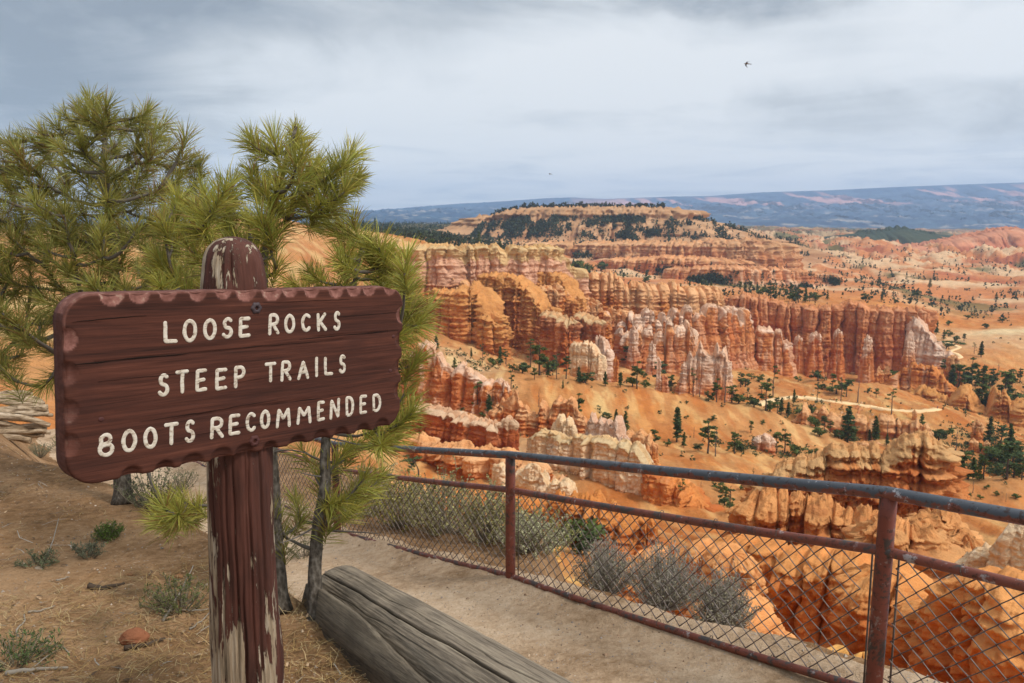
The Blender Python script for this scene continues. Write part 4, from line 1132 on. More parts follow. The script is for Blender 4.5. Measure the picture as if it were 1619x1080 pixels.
formation('cliff', 'dark orange broken rock face left of the dark shrubs, below the cream-topped wall', [(660, 150, 792), (700, 146, 780), (740, 142, 784), (790, 138, 792), (830, 134, 800), (880, 130, 790), (940, 128, 786), (985, 126, 800), (1030, 124, 830)], 4, 4, 210, base=890, flare=0.9, amp=0.6, jit=0.6, tj=0.10, crack=0.25, lay=0.24, lt=1.6, mat='rock_mid',
          cols=dict(a=C(208, 124, 66), b=C(184, 94, 48), top=C(214, 136, 76), st=C(222, 160, 104)), topw=0.1, streak=0.15, rnd=0.4)


# ================================================================ the rim: dirt bank, footpath, railing, log, sign
Q1 = P(807, 922, 6.45)                       # foot of the middle fence post
ED = np.array([0.612, -0.791])               # along the railing, towards the viewer
ND = np.array([-0.791, -0.612])              # away from the canyon
PS, PZ = np.array([-16.0, -9.0, -3.13, 0.0, 3.04, 6.0, 9.0]), np.array([-4.1, -3.95, -3.424, -2.817, -2.267, -1.95, -1.75])


def st_of(x, y):
    dx, dy = np.asarray(x, float) - Q1[0], np.asarray(y, float) - Q1[1]
    return dx * ED[0] + dy * ED[1], dx * ND[0] + dy * ND[1]


def xy_of(s, t):
    return Q1[0] + s * ED[0] + t * ND[0], Q1[1] + s * ED[1] + t * ND[1]


def zg(x, y):
    s, t = st_of(x, y)
    zp = np.interp(s, PS, PZ)
    zd = -1.60 - 0.078 * np.asarray(y, float) - 0.006 * np.asarray(x, float) + 0.05 * pnoise(np.asarray(x) * 0.7, np.asarray(y) * 0.7, 1.0)
    w = sstep(1.5, 2.25 + 0.9 * sstep(-1.0, -5.0, s), t)
    # far up the path the bank and the path run together
    z = zp * (1 - w) + zd * w
    # a low worn berm under the railing, then the drop
    z = z + 0.07 * np.exp(-((t + 0.10) / 0.22) ** 2) + 0.03 * pnoise(s * 1.1, t * 2.0, 7.0) * np.exp(-((t + 0.1) / 0.4) ** 2)
    edge = -0.12 - 1.05 * sstep(0.4, -1.2, s) - 0.4 * sstep(-2.0, -6.0, s) + 0.12 * pnoise(s * 0.9, 0.0, 3.0)
    dd = np.maximum(edge - t, 0)
    z = z - 2.6 * dd ** 1.2
    z = z - 0.5 * np.maximum(-13.0 - s, 0) ** 1.4
    return z


def gpix(px, py, y0=1.2, y1=14.0):
    """where the line of sight through a photo pixel meets the rim ground"""
    r = ray(px, py)
    ys = np.linspace(y0, y1, 3000)
    b = r[2] * ys < zg(r[0] * ys, ys)
    i = int(np.argmax(b)) if b.any() else len(ys) - 1
    y = ys[i]
    return np.array([r[0] * y, y, float(zg(r[0] * y, y))])


ss = np.concatenate([np.linspace(-16, -5, 160), np.linspace(-4.95, 6.5, 420)])
tt_ = np.concatenate([np.linspace(-4.5, -0.6, 46), np.linspace(-0.55, 3.6, 150), np.linspace(3.65, 13.5, 210)])
S_, T_ = np.meshgrid(ss, tt_, indexing='ij')
X_, Y_ = xy_of(S_, T_)
Z_ = zg(X_, Y_)
bumpz = 0.020 * fbm(X_ * 3.1, Y_ * 3.1, 2.0, 4) + 0.006 * fbm(X_ * 14, Y_ * 14, 3.0, 3)
pathm = (1 - sstep(1.45, 1.75, T_ + 0.12 * pnoise(S_ * 1.3, T_ * 0.5, 4.0)))
Z_ = Z_ + bumpz * (1 - 0.65 * pathm * (T_ > 0.1))
NS, NTt = S_.shape
VV = np.stack([X_, Y_, Z_], -1).reshape(-1, 3)
FF = grid_faces(NS, NTt)
tm = (T_ + 0.12 * pnoise(S_ * 1.3, T_ * 0.5, 4.0) + 0.03 * pnoise(S_ * 9, T_ * 9, 4.0)).reshape(-1)
fm = tm[FF].mean(1)
isp = (fm < 1.62) & (fm > -0.12)


def submesh(V, Fc):
    u, inv = np.unique(Fc, return_inverse=True)
    return V[u], inv.reshape(Fc.shape)


for nm, sel, mt in (('rim_ground', ~isp, 'dirt'), ('footpath', isp, 'path')):
    v_, f_ = submesh(VV, FF[sel])
    mb = MB().add(v_, f_)
    tag(mb.build(nm, M[mt]), kind='structure')

# ---------------------------------------------------------------- railing with chain-link mesh
FP = {-2: (-6.3, None), -1: (-3.13, None), 0: (0.0, None), 1: (3.04, None), 2: (6.1, None)}
HT, HM, HB = 1.025, 0.76, 0.06
rail = empty('safety_railing', (float(Q1[0]), float(Q1[1]), float(Q1[2])))
tag(rail, 'rusty red pipe railing with chain-link mesh along the outer edge of the path', 'railing')
RO = np.array(rail.location)
post_s = [-9.4, -6.27, -3.13, 0.0, 3.04, 6.1]
node = []
for s in post_s:
    x, y = xy_of(s, 0.0)
    node.append(np.array([x, y, np.interp(s, PS, PZ)]))
node = np.array(node)
node[2] = P(534, 848, 9.0)
node[4] = P(1379, 1112, 3.9)
node[5, :2] = node[4, :2] + (node[4, :2] - node[3, :2])
node[1, :2] = node[2, :2] + (node[2, :2] - node[3, :2])
node[0, :2] = node[1, :2] + (node[2, :2] - node[3, :2])
jogs = [0.0, 0.01, 0.0, 0.0, 0.0, 0.0]
for i, b in enumerate(node):
    mb = MB()
    zz_ = np.linspace(-0.25, HT - 0.005, 14)
    lean = np.array([0.012, 0.004, 0]) * (i == 4)
    mb.tube(np.array([b - RO + np.array([0, 0, z]) + lean * z for z in zz_]), 0.039, 14, wob=0.02)
    mb.build('post', M['fpost'], rail)


def rail_line(h, sag):
    pts = []
    for a, b in zip(node[:-1], node[1:]):
        for k in np.linspace(0, 1, 12, endpoint=False):
            pts.append(a + (b - a) * k + np.array([0, 0, h - sag * 4 * k * (1 - k)]) - RO)
    pts.append(node[-1] + np.array([0, 0, h]) - RO)
    return np.array(pts)


MB().tube(rail_line(HT + 0.012, 0.004), 0.0305, 16, wob=0.03).build('top_rail', M['rail_top'], rail)
MB().tube(rail_line(HM, 0.010), 0.0235, 14, wob=0.04).build('middle_rail', M['rail'], rail)
MB().tube(rail_line(HB, 0.016), 0.0225, 14, wob=0.05).build('bottom_rail', M['rail'], rail)
wr = np.random.default_rng(31)
nv = np.array([-ND[0], -ND[1], 0])
for i in range(len(node) - 1):
    a, b = node[i], node[i + 1]
    L_ = np.linalg.norm((b - a)[:2])
    ed = (b - a) / np.linalg.norm((b - a)[:2])
    mb = MB()
    pit = 0.100
    x0, x1 = 0.085, L_ - 0.085
    nW = int((x1 - x0) / (pit / 2))
    top, bot = HM - 0.035, HB + 0.0
    nz = int((top - bot) / 0.046) + 1
    for w in range(nW):
        xs = x0 + w * pit / 2
        pts = []
        for k in range(nz + 1):
            sgn = 1 if (k + w) % 2 else -1
            u = xs + sgn * pit * 0.265
            z = bot + (top - bot) * k / nz
            dist = 0.012 * pnoise(u * 1.2, z * 2.0, i * 3.0)
            # the woven loops step front and back where two wires hook
            pts.append(a + ed * (u + dist) + np.array([0, 0, z + 0.02 * pnoise(u * 0.9, 1.0, i * 2.0)]) + nv * (0.028 + 0.003 * (1 if k % 2 else -1) + 0.025 * pnoise(u * 0.8, z * 1.5, i + 7.0)) - RO)
        mb.tube(np.array(pts), 0.0039, 5, cap=False)
    for u in (x0 - 0.02, x1 + 0.02):          # tension bar and its ties
        mb.tube(np.array([a + ed * u + nv * 0.03 + np.array([0, 0, z]) - RO for z in np.linspace(bot - 0.03, top + 0.02, 8)]), 0.0048, 6)
        for z in (bot + 0.06, (bot + top) / 2, top - 0.08):
            mb.tube(np.array([a + ed * u + nv * 0.03 + np.array([0, 0, z]) - RO, a + ed * (u + (-0.06 if u < 0.5 else 0.06)) + nv * 0.035 + np.array([0, 0, z + 0.01]) - RO]), 0.003, 4)
    for u in np.arange(0.35, L_ - 0.2, 0.42):      # wire ties round the rails
        for hh, rr_ in ((HM, 0.0265), (HB, 0.0255)):
            cpt = a + ed * u + np.array([0, 0, hh]) - RO
            al_ = np.linspace(0, 2 * np.pi, 9)
            mb.tube(np.array([cpt + nv * rr_ * math.cos(q_) + np.array([0, 0, rr_ * math.sin(q_)]) + ed * 0.004 * q_ for q_ in al_]), 0.0022, 4, cap=False)
    mb.build('chain_link_mesh', M['wire'], rail, smooth=False)

# ---------------------------------------------------------------- fallen log on the bank
la, lb_ = P(532, 938, 4.5), P(752, 1086, 3.05)
ldir = (lb_ - la) / np.linalg.norm(lb_ - la)
lb2 = lb_ + ldir * 1.7
Ll = np.linalg.norm(lb2 - la)
nU, nV = 300, 420
u_ = np.linspace(0, Ll, nU)
v_ = np.arange(nV) * 2 * np.pi / nV
U, Vv = np.meshgrid(u_, v_, indexing='ij')
R_ = 0.165 + 0.02 * U / Ll
R_ = R_ + 0.007 * fbm(U * 1.6, np.cos(Vv) * 1.2, np.sin(Vv) * 1.2, 3)
# lengthwise drying checks that wander along the grain
cr = np.zeros_like(U)
for v0, u0, u1, dp, wd, fq in ((1.05, 0.0, 9, 0.085, 0.032, 0.9), (0.70, 0.25, 9, 0.014, 0.014, 0.7), (1.75, 0.3, 9, 0.020, 0.015, 1.1), (2.35, 0.1, 2.4, 0.016, 0.014, 1.0), (2.9, 0.4, 9, 0.014, 0.013, 0.8), (3.4, 0.3, 9, 0.014, 0.013, 0.8), (0.2, 0.9, 9, 0.02, 0.02, 0.8), (1.4, 0.7, 2.4, 0.022, 0.018, 1.3), (2.05, 0.9, 9, 0.02, 0.018, 1.2)):
    vc = v0 + 0.16 * pnoise(U * fq, v0 * 7.0, 2.0) + 0.05 * pnoise(U * 4.0, v0 * 3, 5.0) + 0.05 * U
    m_ = np.exp(-((Vv - vc) / (0.62 * wd)) ** 2) * sstep(u0, u0 + 0.15, U) * (1 - sstep(u1 - 0.2, u1, U)) * (0.85 + 0.5 * pnoise(U * 2.0, v0, 1.0))
    cr = np.maximum(cr, 0)
    R_ = R_ - 0.62 * dp * np.clip(m_, 0, 1)
R_ = R_ + 0.0022 * fbm(U * 3, np.cos(Vv) * 16, np.sin(Vv) * 16, 3)
R_ = R_ * (1 - 0.18 * np.exp(-U / 0.05))
ax1 = np.cross(ldir, [0, 0, 1.0])
ax1 /= np.linalg.norm(ax1)
ax2 = np.cross(ax1, ldir)
# local frame: x along the log, so the grain follows it
Lx = np.stack([U + 0.05 * pnoise(np.cos(Vv) * 2, np.sin(Vv) * 2, 3.0) * np.exp(-U / 0.1), np.cos(Vv) * R_, np.sin(Vv) * R_], -1).reshape(-1, 3)
mw = Matrix(((ldir[0], ax1[0], ax2[0], la[0]), (ldir[1], ax1[1], ax2[1], la[1]), (ldir[2], ax1[2], ax2[2], la[2]), (0, 0, 0, 1)))
logo = bpy.data.objects.new('fallen_log', None)
COL.objects.link(logo)
logo.location = tuple(la)
tag(logo, 'thick weathered grey log with long cracks lying along the path edge', 'log')
Rm = mw.copy()
Rm.translation = (0, 0, 0)
mb = MB()
nl_ = len(Lx)
mb.add(np.vstack([Lx, [[0.03, 0, 0]], [[Ll, 0, 0]]]), [grid_faces(nU, nV, wrap=True), np.stack([np.full(nV, nl_), (np.arange(nV) + 1) % nV, np.arange(nV)], 1),
       np.stack([np.full(nV, nl_ + 1), (nU - 1) * nV + np.arange(nV), (nU - 1) * nV + (np.arange(nV) + 1) % nV], 1)], (1.0, 0.97, 0.92))
lo = mb.build('log_body', M['log'], logo)
lo.matrix_local = Rm
# a split slab of the same trunk leaning off its far side, and a root stub at the broken end
mb = MB()
uu = np.linspace(0.02, 1.75, 60)
for k in range(60 - 1):
    pass
prof_ = []
for u in uu:
    h = 0.02 + 0.11 * sstep(0.0, 0.25, u) * (1 - sstep(0.9, 1.75, u)) + 0.012 * float(pnoise(u * 9, 1.0, 2.0))
    c0 = np.array([u, 0.155 + 0.06 * sstep(0, 0.5, u), 0.075])
    prof_.append([c0 + [0, 0.0, -0.12], c0 + [0, -0.012, h * 0.7], c0 + [0, 0.012, h * 0.72], c0 + [0, 0.06, -0.12]])
mb.add(np.array(prof_).reshape(-1, 3), grid_faces(60, 4, wrap=True), (0.62, 0.6, 0.56))
sl = mb.build('split_slab', M['log'], logo)
sl.matrix_local = Rm
mb = MB()
for k in range(7):
    a_ = wr.uniform(0, 2 * np.pi)
    p0 = np.array([0.05, 0.10 * math.cos(a_), 0.10 * math.sin(a_) - 0.02])
    n_ = 9
    w_ = np.linspace(0, 1, n_)[:, None]
    tip = np.array([-0.10 - 0.16 * wr.random(), 0.10 * math.cos(a_) * 1.3, 0.08 * math.sin(a_) - 0.06])
    mb.tube(p0 * (1 - w_) + tip * w_ + 0.02 * np.stack([pnoise(w_[:, 0] * 5, k * 3.1 + j, 1.0) for j in range(3)], 1), np.linspace(0.05, 0.008, n_), 8, c=(0.7, 0.68, 0.62), wob=0.2)
rs = mb.build('root_stub', M['log'], logo)
rs.matrix_local = Rm

# ---------------------------------------------------------------- the sign
BC = np.array([-0.69988642, 2.27194527, -0.42092832])
BU = np.array([0.64591445, 0.76217888, -0.04333453])
BUP = np.array([0.04615131, 0.01767535, 0.99877807])
BN = np.cross(BU, BUP)                        # faces the viewer
BW, BH, BT = 1.0477, 0.46, 0.062
sign = empty('trail_warning_sign')
tag(sign, 'brown wooden warning sign with routed cream lettering on a peeling round post', 'sign')

# post: axis set back so that the plank sits in a notch
ax0 = BC + BU * 0.0 - BN * 0.120


def solve_x(px, py, yw):
    """x and z of the point at world y = yw on the line of sight"""
    r = ray(px, py)
    return r[0] * yw, r[2] * yw


# post centre in the board plane under pixel (370, 740)
r_ = ray(371, 735)
k_ = ((BC - BN * 0.120) @ BN) / (r_ @ BN)
pb = r_ * k_
zbot = float(zg(pb[0], pb[1])) - 0.15
xt, zt_ = solve_x(366, 374, pb[1])
xb, zb_ = solve_x(391, 1080, pb[1])
ptop = np.array([xt, pb[1], zt_])
pbot = np.array([xb + (xb - xt) * (zbot - zb_) / (zb_ - zt_), pb[1], zbot])
sign.location = (float(pbot[0]), float(pbot[1]), float(zg(pbot[0], pbot[1])))
SO = np.array(sign.location)
nz_, na_ = 300, 300
w_ = np.linspace(0, 1, nz_)
H_ = ptop[2] - pbot[2]
ax_ = pbot[None] * (1 - w_[:, None]) + ptop[None] * w_[:, None]
th = np.arange(na_) * 2 * np.pi / na_
zloc = (ax_[:, 2] - ptop[2])[:, None] + 0 * th
rad0 = 0.0915 + 0.006 * (1 - w_)[:, None] + 0 * th
rad0 = rad0 + 0.028 * sstep(0.55, 1.5, -zloc - 0.35) * 0.35
rad0 = rad0 + 0.006 * fbm(np.cos(th)[None] * 1.1, np.sin(th)[None] * 1.1, zloc * 2.2, 3) + 0.0022 * fbm(np.cos(th)[None] * 9, np.sin(th)[None] * 9, zloc * 3.0, 3)
# domed, axe-trimmed top and a swelling knot
dome = np.clip((zloc + 0.075) / 0.075, 0, 1)
rad0 = rad0 * np.sqrt(np.clip(1 - (dome * 0.99) ** 2.3, 0.0001, 1)) * (1 - 0.12 * sstep(-0.16, -0.03, zloc))
rad0 = rad0 + 0.010 * np.exp(-((zloc + 1.30) / 0.14) ** 2) * (0.5 + 0.5 * np.cos(th - 0.3))
# drying cracks
for t0, zc, zl, dp in ((-1.45, -0.95, 0.35, 0.010), (-1.1, -0.75, 0.2, 0.007), (-1.9, -1.2, 0.45, 0.009), (-0.8, -1.3, 0.4, 0.008), (-1.55, -0.1, 0.06, 0.004), (-1.0, -1.0, 0.5, 0.009), (-1.25, -1.35, 0.4, 0.012), (-1.7, -0.8, 0.2, 0.008), (-2.2, -1.0, 0.4, 0.009), (-1.3, -0.08, 0.05, 0.005), (-0.6, -0.9, 0.4, 0.008)):
    rad0 = rad0 - dp * np.exp(-((th[None] - (2 * np.pi + t0) % (2 * np.pi) - 0.05 * pnoise(zloc * 6, t0 * 5, 1.0)) / 0.035) ** 2) * np.exp(-((zloc - zc) / zl) ** 4)
VX = ax_[:, None, 0] + np.cos(th)[None] * rad0 - SO[0]
VY = ax_[:, None, 1] + np.sin(th)[None] * rad0 - SO[1]
VZ = np.repeat(ax_[:, 2:3], na_, 1) - SO[2]
mb = MB()
pv = np.stack([VX, VY, VZ], -1).reshape(-1, 3)
mb.add(np.vstack([pv, [ptop - SO]]), [grid_faces(nz_, na_, wrap=True), np.stack([np.full(na_, nz_ * na_), (nz_ - 1) * na_ + np.arange(na_), (nz_ - 1) * na_ + (np.arange(na_) + 1) % na_], 1)])
mb.build('post', M['post'], sign)

# board: rounded corners, gouged (scalloped) arrises
BM = Matrix(((BU[0], -BN[0], BUP[0], BC[0] - SO[0]), (BU[1], -BN[1], BUP[1], BC[1] - SO[1]), (BU[2], -BN[2], BUP[2], BC[2] - SO[2]), (0, 0, 0, 1)))   # x along, y into the board, z up


def rr_outline(n, hw_, hh_, rad):
    """evenly spaced points round a rounded rectangle"""
    segs = []
    Lx_, Lz_, La_ = 2 * (hw_ - rad), 2 * (hh_ - rad), rad * np.pi / 2
    tot = 2 * Lx_ + 2 * Lz_ + 4 * La_
    d = np.arange(n) / n * tot
    out = np.zeros((n, 2))
    nor_ = np.zeros((n, 2))
    cum = 0
    for k in range(4):
        # bottom, right, top, left
        st_, ln, dr, nr = [((-hw_ + rad, -hh_), Lx_, (1, 0), (0, -1)), ((hw_, -hh_ + rad), Lz_, (0, 1), (1, 0)), ((hw_ - rad, hh_), Lx_, (-1, 0), (0, 1)), ((-hw_, hh_ - rad), Lz_, (0, -1), (-1, 0))][k]
        m_ = (d >= cum) & (d < cum + ln)
        out[m_] = np.array(st_) + np.array(dr) * (d[m_] - cum)[:, None]
        nor_[m_] = nr
        cum += ln
        cc = [(hw_ - rad, -hh_ + rad), (hw_ - rad, hh_ - rad), (-hw_ + rad, hh_ - rad), (-hw_ + rad, -hh_ + rad)][k]
        m_ = (d >= cum) & (d < cum + La_ + 1e-9)
        a_ = -np.pi / 2 + k * np.pi / 2 + (d[m_] - cum) / rad
        nor_[m_] = np.stack([np.cos(a_), np.sin(a_)], 1)
        out[m_] = np.array(cc) + nor_[m_] * rad
        cum += La_
    return out, nor_, d, tot


nO = 720
hw_b, hh_b, rc = BW / 2, BH / 2, 0.068
ol, on, od, otot = rr_outline(nO, hw_b, hh_b, rc)
sc_c = []                                     # centres of the gouges
for x in np.arange(-hw_b + 0.115, hw_b - 0.06, 0.0725):
    sc_c.append((x + random.uniform(-.011, .011), hh_b + random.uniform(-.001, .004), random.uniform(.024, .034)))
for x in np.arange(-hw_b + 0.15, hw_b - 0.06, 0.0815):
    sc_c.append((x + random.uniform(-.010, .010), -hh_b - random.uniform(-.001, .004), random.uniform(.026, .035)))
for z in (-0.125, -0.045, 0.045, 0.125):
    sc_c.append((-hw_b, z, 0.030))
    sc_c.append((hw_b, z + 0.012, 0.030))
sc_c = np.array(sc_c)


def gouge(p):
    dx = p[:, None, 0] - sc_c[None, :, 0]
    dz = p[:, None, 1] - sc_c[None, :, 1]
    rr_ = np.sqrt(dx * dx + dz * dz) / sc_c[None, :, 2]
    return np.clip(1 - rr_ ** 2, 0, 1).max(1)


ins = [0.0, 0.0025, 0.006, 0.010, 0.0145, 0.019, 0.0235, 0.028, 0.033, 0.039, 0.047, 0.056, 0.064]
ringsB, colB = [], []
grain = lambda p: 0.0008 * fbm(p[:, 0] * 5, p[:, 1] * 70, 1.0, 3)
edge_r = 0.004
for bi, (yb, ii) in enumerate([(BT, 0.01), (BT, 0.0), (BT * 0.66, 0.0), (BT * 0.40, 0.0), (BT * 0.2, 0.0)] + [(None, q) for q in ins]):
    p2 = ol - on * ii
    gz = gouge(p2)
    sm = 0.0022 * fbm(p2[:, 0] * 14, p2[:, 1] * 14, 5.0, 2)
    if yb is None:
        y_ = 0.013 * gz ** 0.75 + edge_r * np.clip(1 - ii / 0.006, 0, 1) ** 2 + grain(p2)
        shrink = 0.0065 * gouge(ol) * np.clip(1 - ii / 0.03, 0, 1)
        cc = np.stack([np.clip(sstep(0.02, 0.12, gz) * (p2[:, 1] > 0.1) + 0.55 * (ii < 0.004) * (p2[:, 1] > 0.1) + 0.25 * sstep(0.02, 0.12, gz) * (p2[:, 0] < -hw_b + .06), 0, 1), 0 * gz, 0 * gz], 1)
    else:
        y_ = np.full(nO, yb)
        shrink = 0.0065 * gouge(ol) * (1 - yb / BT) ** 1.5
        top_ = (on[:, 1] > 0.3).astype(float)
        cc = np.stack([np.clip(0.75 * top_ + 0.25 * (on[:, 0] < -0.5), 0, 1), 0 * gz, 0 * gz], 1)
    p2 = p2 - on * (shrink + sm * 0.6)[:, None]
    ringsB.append(np.stack([p2[:, 0], y_, p2[:, 1]], 1))
    colB.append(cc)
# interior of the front face as a grid that meets the last ring
RB = np.array(ringsB)
mb = MB()
mb.add(RB.reshape(-1, 3), grid_faces(len(RB), nO, wrap=True), np.array(colB).reshape(-1, 3))
last = RB[-1]
nI = 46
inn, icol = [last], [colB[-1]]
for k in range(1, nI + 1):
    f_ = 1 - k / nI
    p2 = last[:, [0, 2]].copy()
    # shrink towards the board's long axis, keeping the ends apart
    tgt = np.stack([np.clip(p2[:, 0], -hw_b + hh_b, hw_b - hh_b), 0 * p2[:, 0]], 1)
    p2 = tgt + (p2 - tgt) * f_
    crk = np.zeros(nO)
    for z0, x0_, x1_, sl_ in ((0.070, -0.53, 0.36, 0.010), (0.088, 0.15, 0.53, 0.0), (-0.098, -0.30, 0.30, 0.006), (0.165, -0.53, -0.3, 0.0)):
        zc = z0 + sl_ * p2[:, 0] + 0.004 * pnoise(p2[:, 0] * 7, z0 * 31, 2.0)
        crk = np.maximum(crk, np.exp(-((p2[:, 1] - zc) / 0.0016) ** 2) * sstep(x0_, x0_ + 0.05, p2[:, 0]) * (1 - sstep(x1_ - 0.12, x1_, p2[:, 0])))
    y_ = grain(p2) + 0.004 * crk
    inn.append(np.stack([p2[:, 0], y_, p2[:, 1]], 1))
    icol.append(np.stack([0 * crk, crk * 0.0, 0 * crk], 1))
mb.add(np.array(inn).reshape(-1, 3), grid_faces(nI + 1, nO, wrap=True), np.array(icol).reshape(-1, 3))
b0 = RB[0]
mb.add(np.vstack([b0, [[0, BT, 0]]]), np.stack([np.full(nO, nO), (np.arange(nO) + 1) % nO, np.arange(nO)], 1), (0.2, 0, 0))
bo = mb.build('board', M['board'], sign)
bo.matrix_local = BM


# drying cracks along the plank joints: slim dark dirt-filled slivers lying in the grain
def crack_mesh(z0, x0_, x1_, wid, sl_=0.0, sd=1):
    n = 60
    xs = np.linspace(x0_, x1_, n)
    zc = z0 + sl_ * (xs - x0_) + 0.0035 * pnoise(xs * 7, sd * 3.1, 2.0) + 0.0012 * pnoise(xs * 40, sd * 1.7, 4.0)
    w = wid * np.sqrt(np.clip(1 - np.abs(np.linspace(-1, 1, n)) ** 3, 0.01, 1)) * (0.65 + 0.7 * pnoise(xs * 16, sd, 5.0))
    w = np.maximum(w, 0.0003)
    v = np.stack([np.stack([xs, np.full(n, -0.0008), zc - w], 1), np.stack([xs, np.full(n, -0.0016), zc], 1), np.stack([xs, np.full(n, -0.0008), zc + w], 1)], 1)
    MBX.add(v.reshape(-1, 3), grid_faces(n, 3), (0, 1, 0))


MBX = MB()
for i, a_ in enumerate([(0.066, -0.505, -0.20, 0.0022, 0.012), (0.070, -0.20, 0.28, 0.0011, 0.01), (0.083, 0.12, 0.505, 0.0016, 0.012), (-0.092, -0.35, 0.05, 0.0008, 0.01), (-0.098, 0.0, 0.30, 0.0010, -0.01), (0.168, -0.505, -0.33, 0.0012, 0.02), (0.142, 0.25, 0.505, 0.0008, 0.03), (-0.02, -0.1, 0.3, 0.0006, 0.01),
                          (0.02, -0.45, -0.2, 0.0006, 0.0), (-0.15, -0.2, 0.2, 0.0006, 0.0), (0.195, 0.0, 0.3, 0.0006, 0.0)]):
    crack_mesh(*a_, sd=i + 1)
cko = MBX.build('crack', M['board'], sign, smooth=False)
cko.matrix_local = BM


def on_board(px, py):
    r = ray(px, py)
    p = r * ((BC @ BN) / (r @ BN))
    d = p - BC
    return np.array([d @ BU, d @ BUP])


# bolts
M['bolt'], _t, _b = new_mat('rusted bolt', 0.6, 0.4)
_b.inputs['Base Color'].default_value = (0.05, 0.032, 0.035, 1)
M['bolt_red'], _t, _b = new_mat('painted bolt', 0.7, 0.3)
_b.inputs['Base Color'].default_value = (0.07, 0.022, 0.018, 1)
for i, (px, py, rb) in enumerate([(405, 487, 0.0165), (402, 697, 0.0165)]):
    c_ = on_board(px, py)
    mb = MB()
    na2 = 40
    a_ = np.arange(na2) * 2 * np.pi / na2
    rw = rb * (1 + 0.08 * np.cos(6 * a_))
    rg = []
    for f_, y_ in ((1.25, 0.002), (1.2, -0.002), (1.0, -0.0035), (0.8, -0.0055), (0.45, -0.005), (0.38, 0.0), (0.3, 0.006), (0.02, 0.006)):
        rg.append(np.stack([c_[0] + np.cos(a_) * rw * f_ * 0.8, np.full(na2, y_), c_[1] + np.sin(a_) * rw * f_ * 0.8], 1))
    mb.add(np.array(rg).reshape(-1, 3), grid_faces(len(rg), na2, wrap=True))
    bb = mb.build('bolt', M['bolt' if i == 0 else 'bolt_red'], sign)
    bb.matrix_local = BM
for px, py in ((622, 532), (617, 586), (160, 663)):
    c_ = on_board(px, py)
    a_ = np.arange(20) * 2 * np.pi / 20
    rg = [np.stack([c_[0] + np.cos(a_) * q, np.full(20, y_), c_[1] + np.sin(a_) * q * 0.8], 1) for q, y_ in ((0.0075, 0.001), (0.007, -0.001), (0.003, -0.0016), (0.0003, -0.0016))]
    kb = MB().add(np.array(rg).reshape(-1, 3), grid_faces(4, 20, wrap=True)).build('plug', M['bolt_red'], sign)
    kb.matrix_local = BM


def arc(cx, cz, rx, rz, a0, a1, n=16):
    a = np.radians(np.linspace(a0, a1, n))
    return [(cx + rx * math.cos(q), cz + rz * math.sin(q)) for q in a]


GL_ = {
    'L': [[(0.05, 1), (0.08, 0.03), (1, 0.0)]],
    'O': [arc(0.5, 0.5, 0.5, 0.5, 90, 450, 30)],
    'S': [arc(0.55, 0.74, 0.45, 0.26, 40, 235, 14) + arc(0.45, 0.26, 0.53, 0.26, 60, -150, 16)],
    'E': [[(1, 0.98), (0.06, 1), (0.0, 0.0), (1, 0.02)], [(0.03, 0.5), (0.8, 0.53)]],
    'R': [[(0.0, 0), (0.08, 1), (0.55, 1)] + arc(0.55, 0.75, 0.42, 0.25, 85, -85, 10) + [(0.06, 0.48)], [(0.45, 0.47), (1, 0)]],
    'C': [arc(0.6, 0.5, 0.6, 0.5, 48, 312, 24)],
    'K': [[(0.0, 1), (0.05, 0)], [(0.9, 1), (0.08, 0.42)], [(0.25, 0.55), (1, 0)]],
    'T': [[(0, 1), (1, 1)], [(0.52, 1), (0.5, 0)]],
    'P': [[(0.05, 0), (0.06, 1), (0.6, 1)] + arc(0.6, 0.74, 0.38, 0.26, 85, -85, 10) + [(0.08, 0.46)]],
    'A': [[(0, 0), (0.5, 1), (1, 0)], [(0.18, 0.34), (0.84, 0.34)]],
    'I': [[(0.5, 1), (0.5, 0)]],
    'B': [[(0.15, 0.42), (0.1, 0.9)] + arc(0.5, 0.78, 0.33, 0.22, 150, -70, 12) + [(0.2, 0.52)], [(0.15, 0.62), (0.02, 0.4)] + arc(0.5, 0.28, 0.48, 0.28, 180, 380, 14) + [(0.8, 0.5), (0.3, 0.5)]],
    'M': [[(0.0, 0), (0.12, 1), (0.5, 0.45), (0.9, 1), (1, 0)]],
    'N': [[(0.0, 0), (0.08, 1), (0.92, 0.02), (1, 1)]],
    'D': [[(0.05, 0.02), (0.0, 1), (0.4, 1)] + arc(0.42, 0.5, 0.55, 0.5, 88, -88, 16) + [(0.05, 0.02)]],
}
K1 = 3.8548


def q1(ch, x0, x1, y0, y1):
    return (ch, 230 + x0 / K1, 230 + x1 / K1, 470 + y0 / K1, 470 + y1 / K1)


def q2(ch, x0, x1, y0, y1):
    return (ch, 70 + x0 / K1, 70 + x1 / K1, 600 + y0 / K1, 600 + y1 / K1)


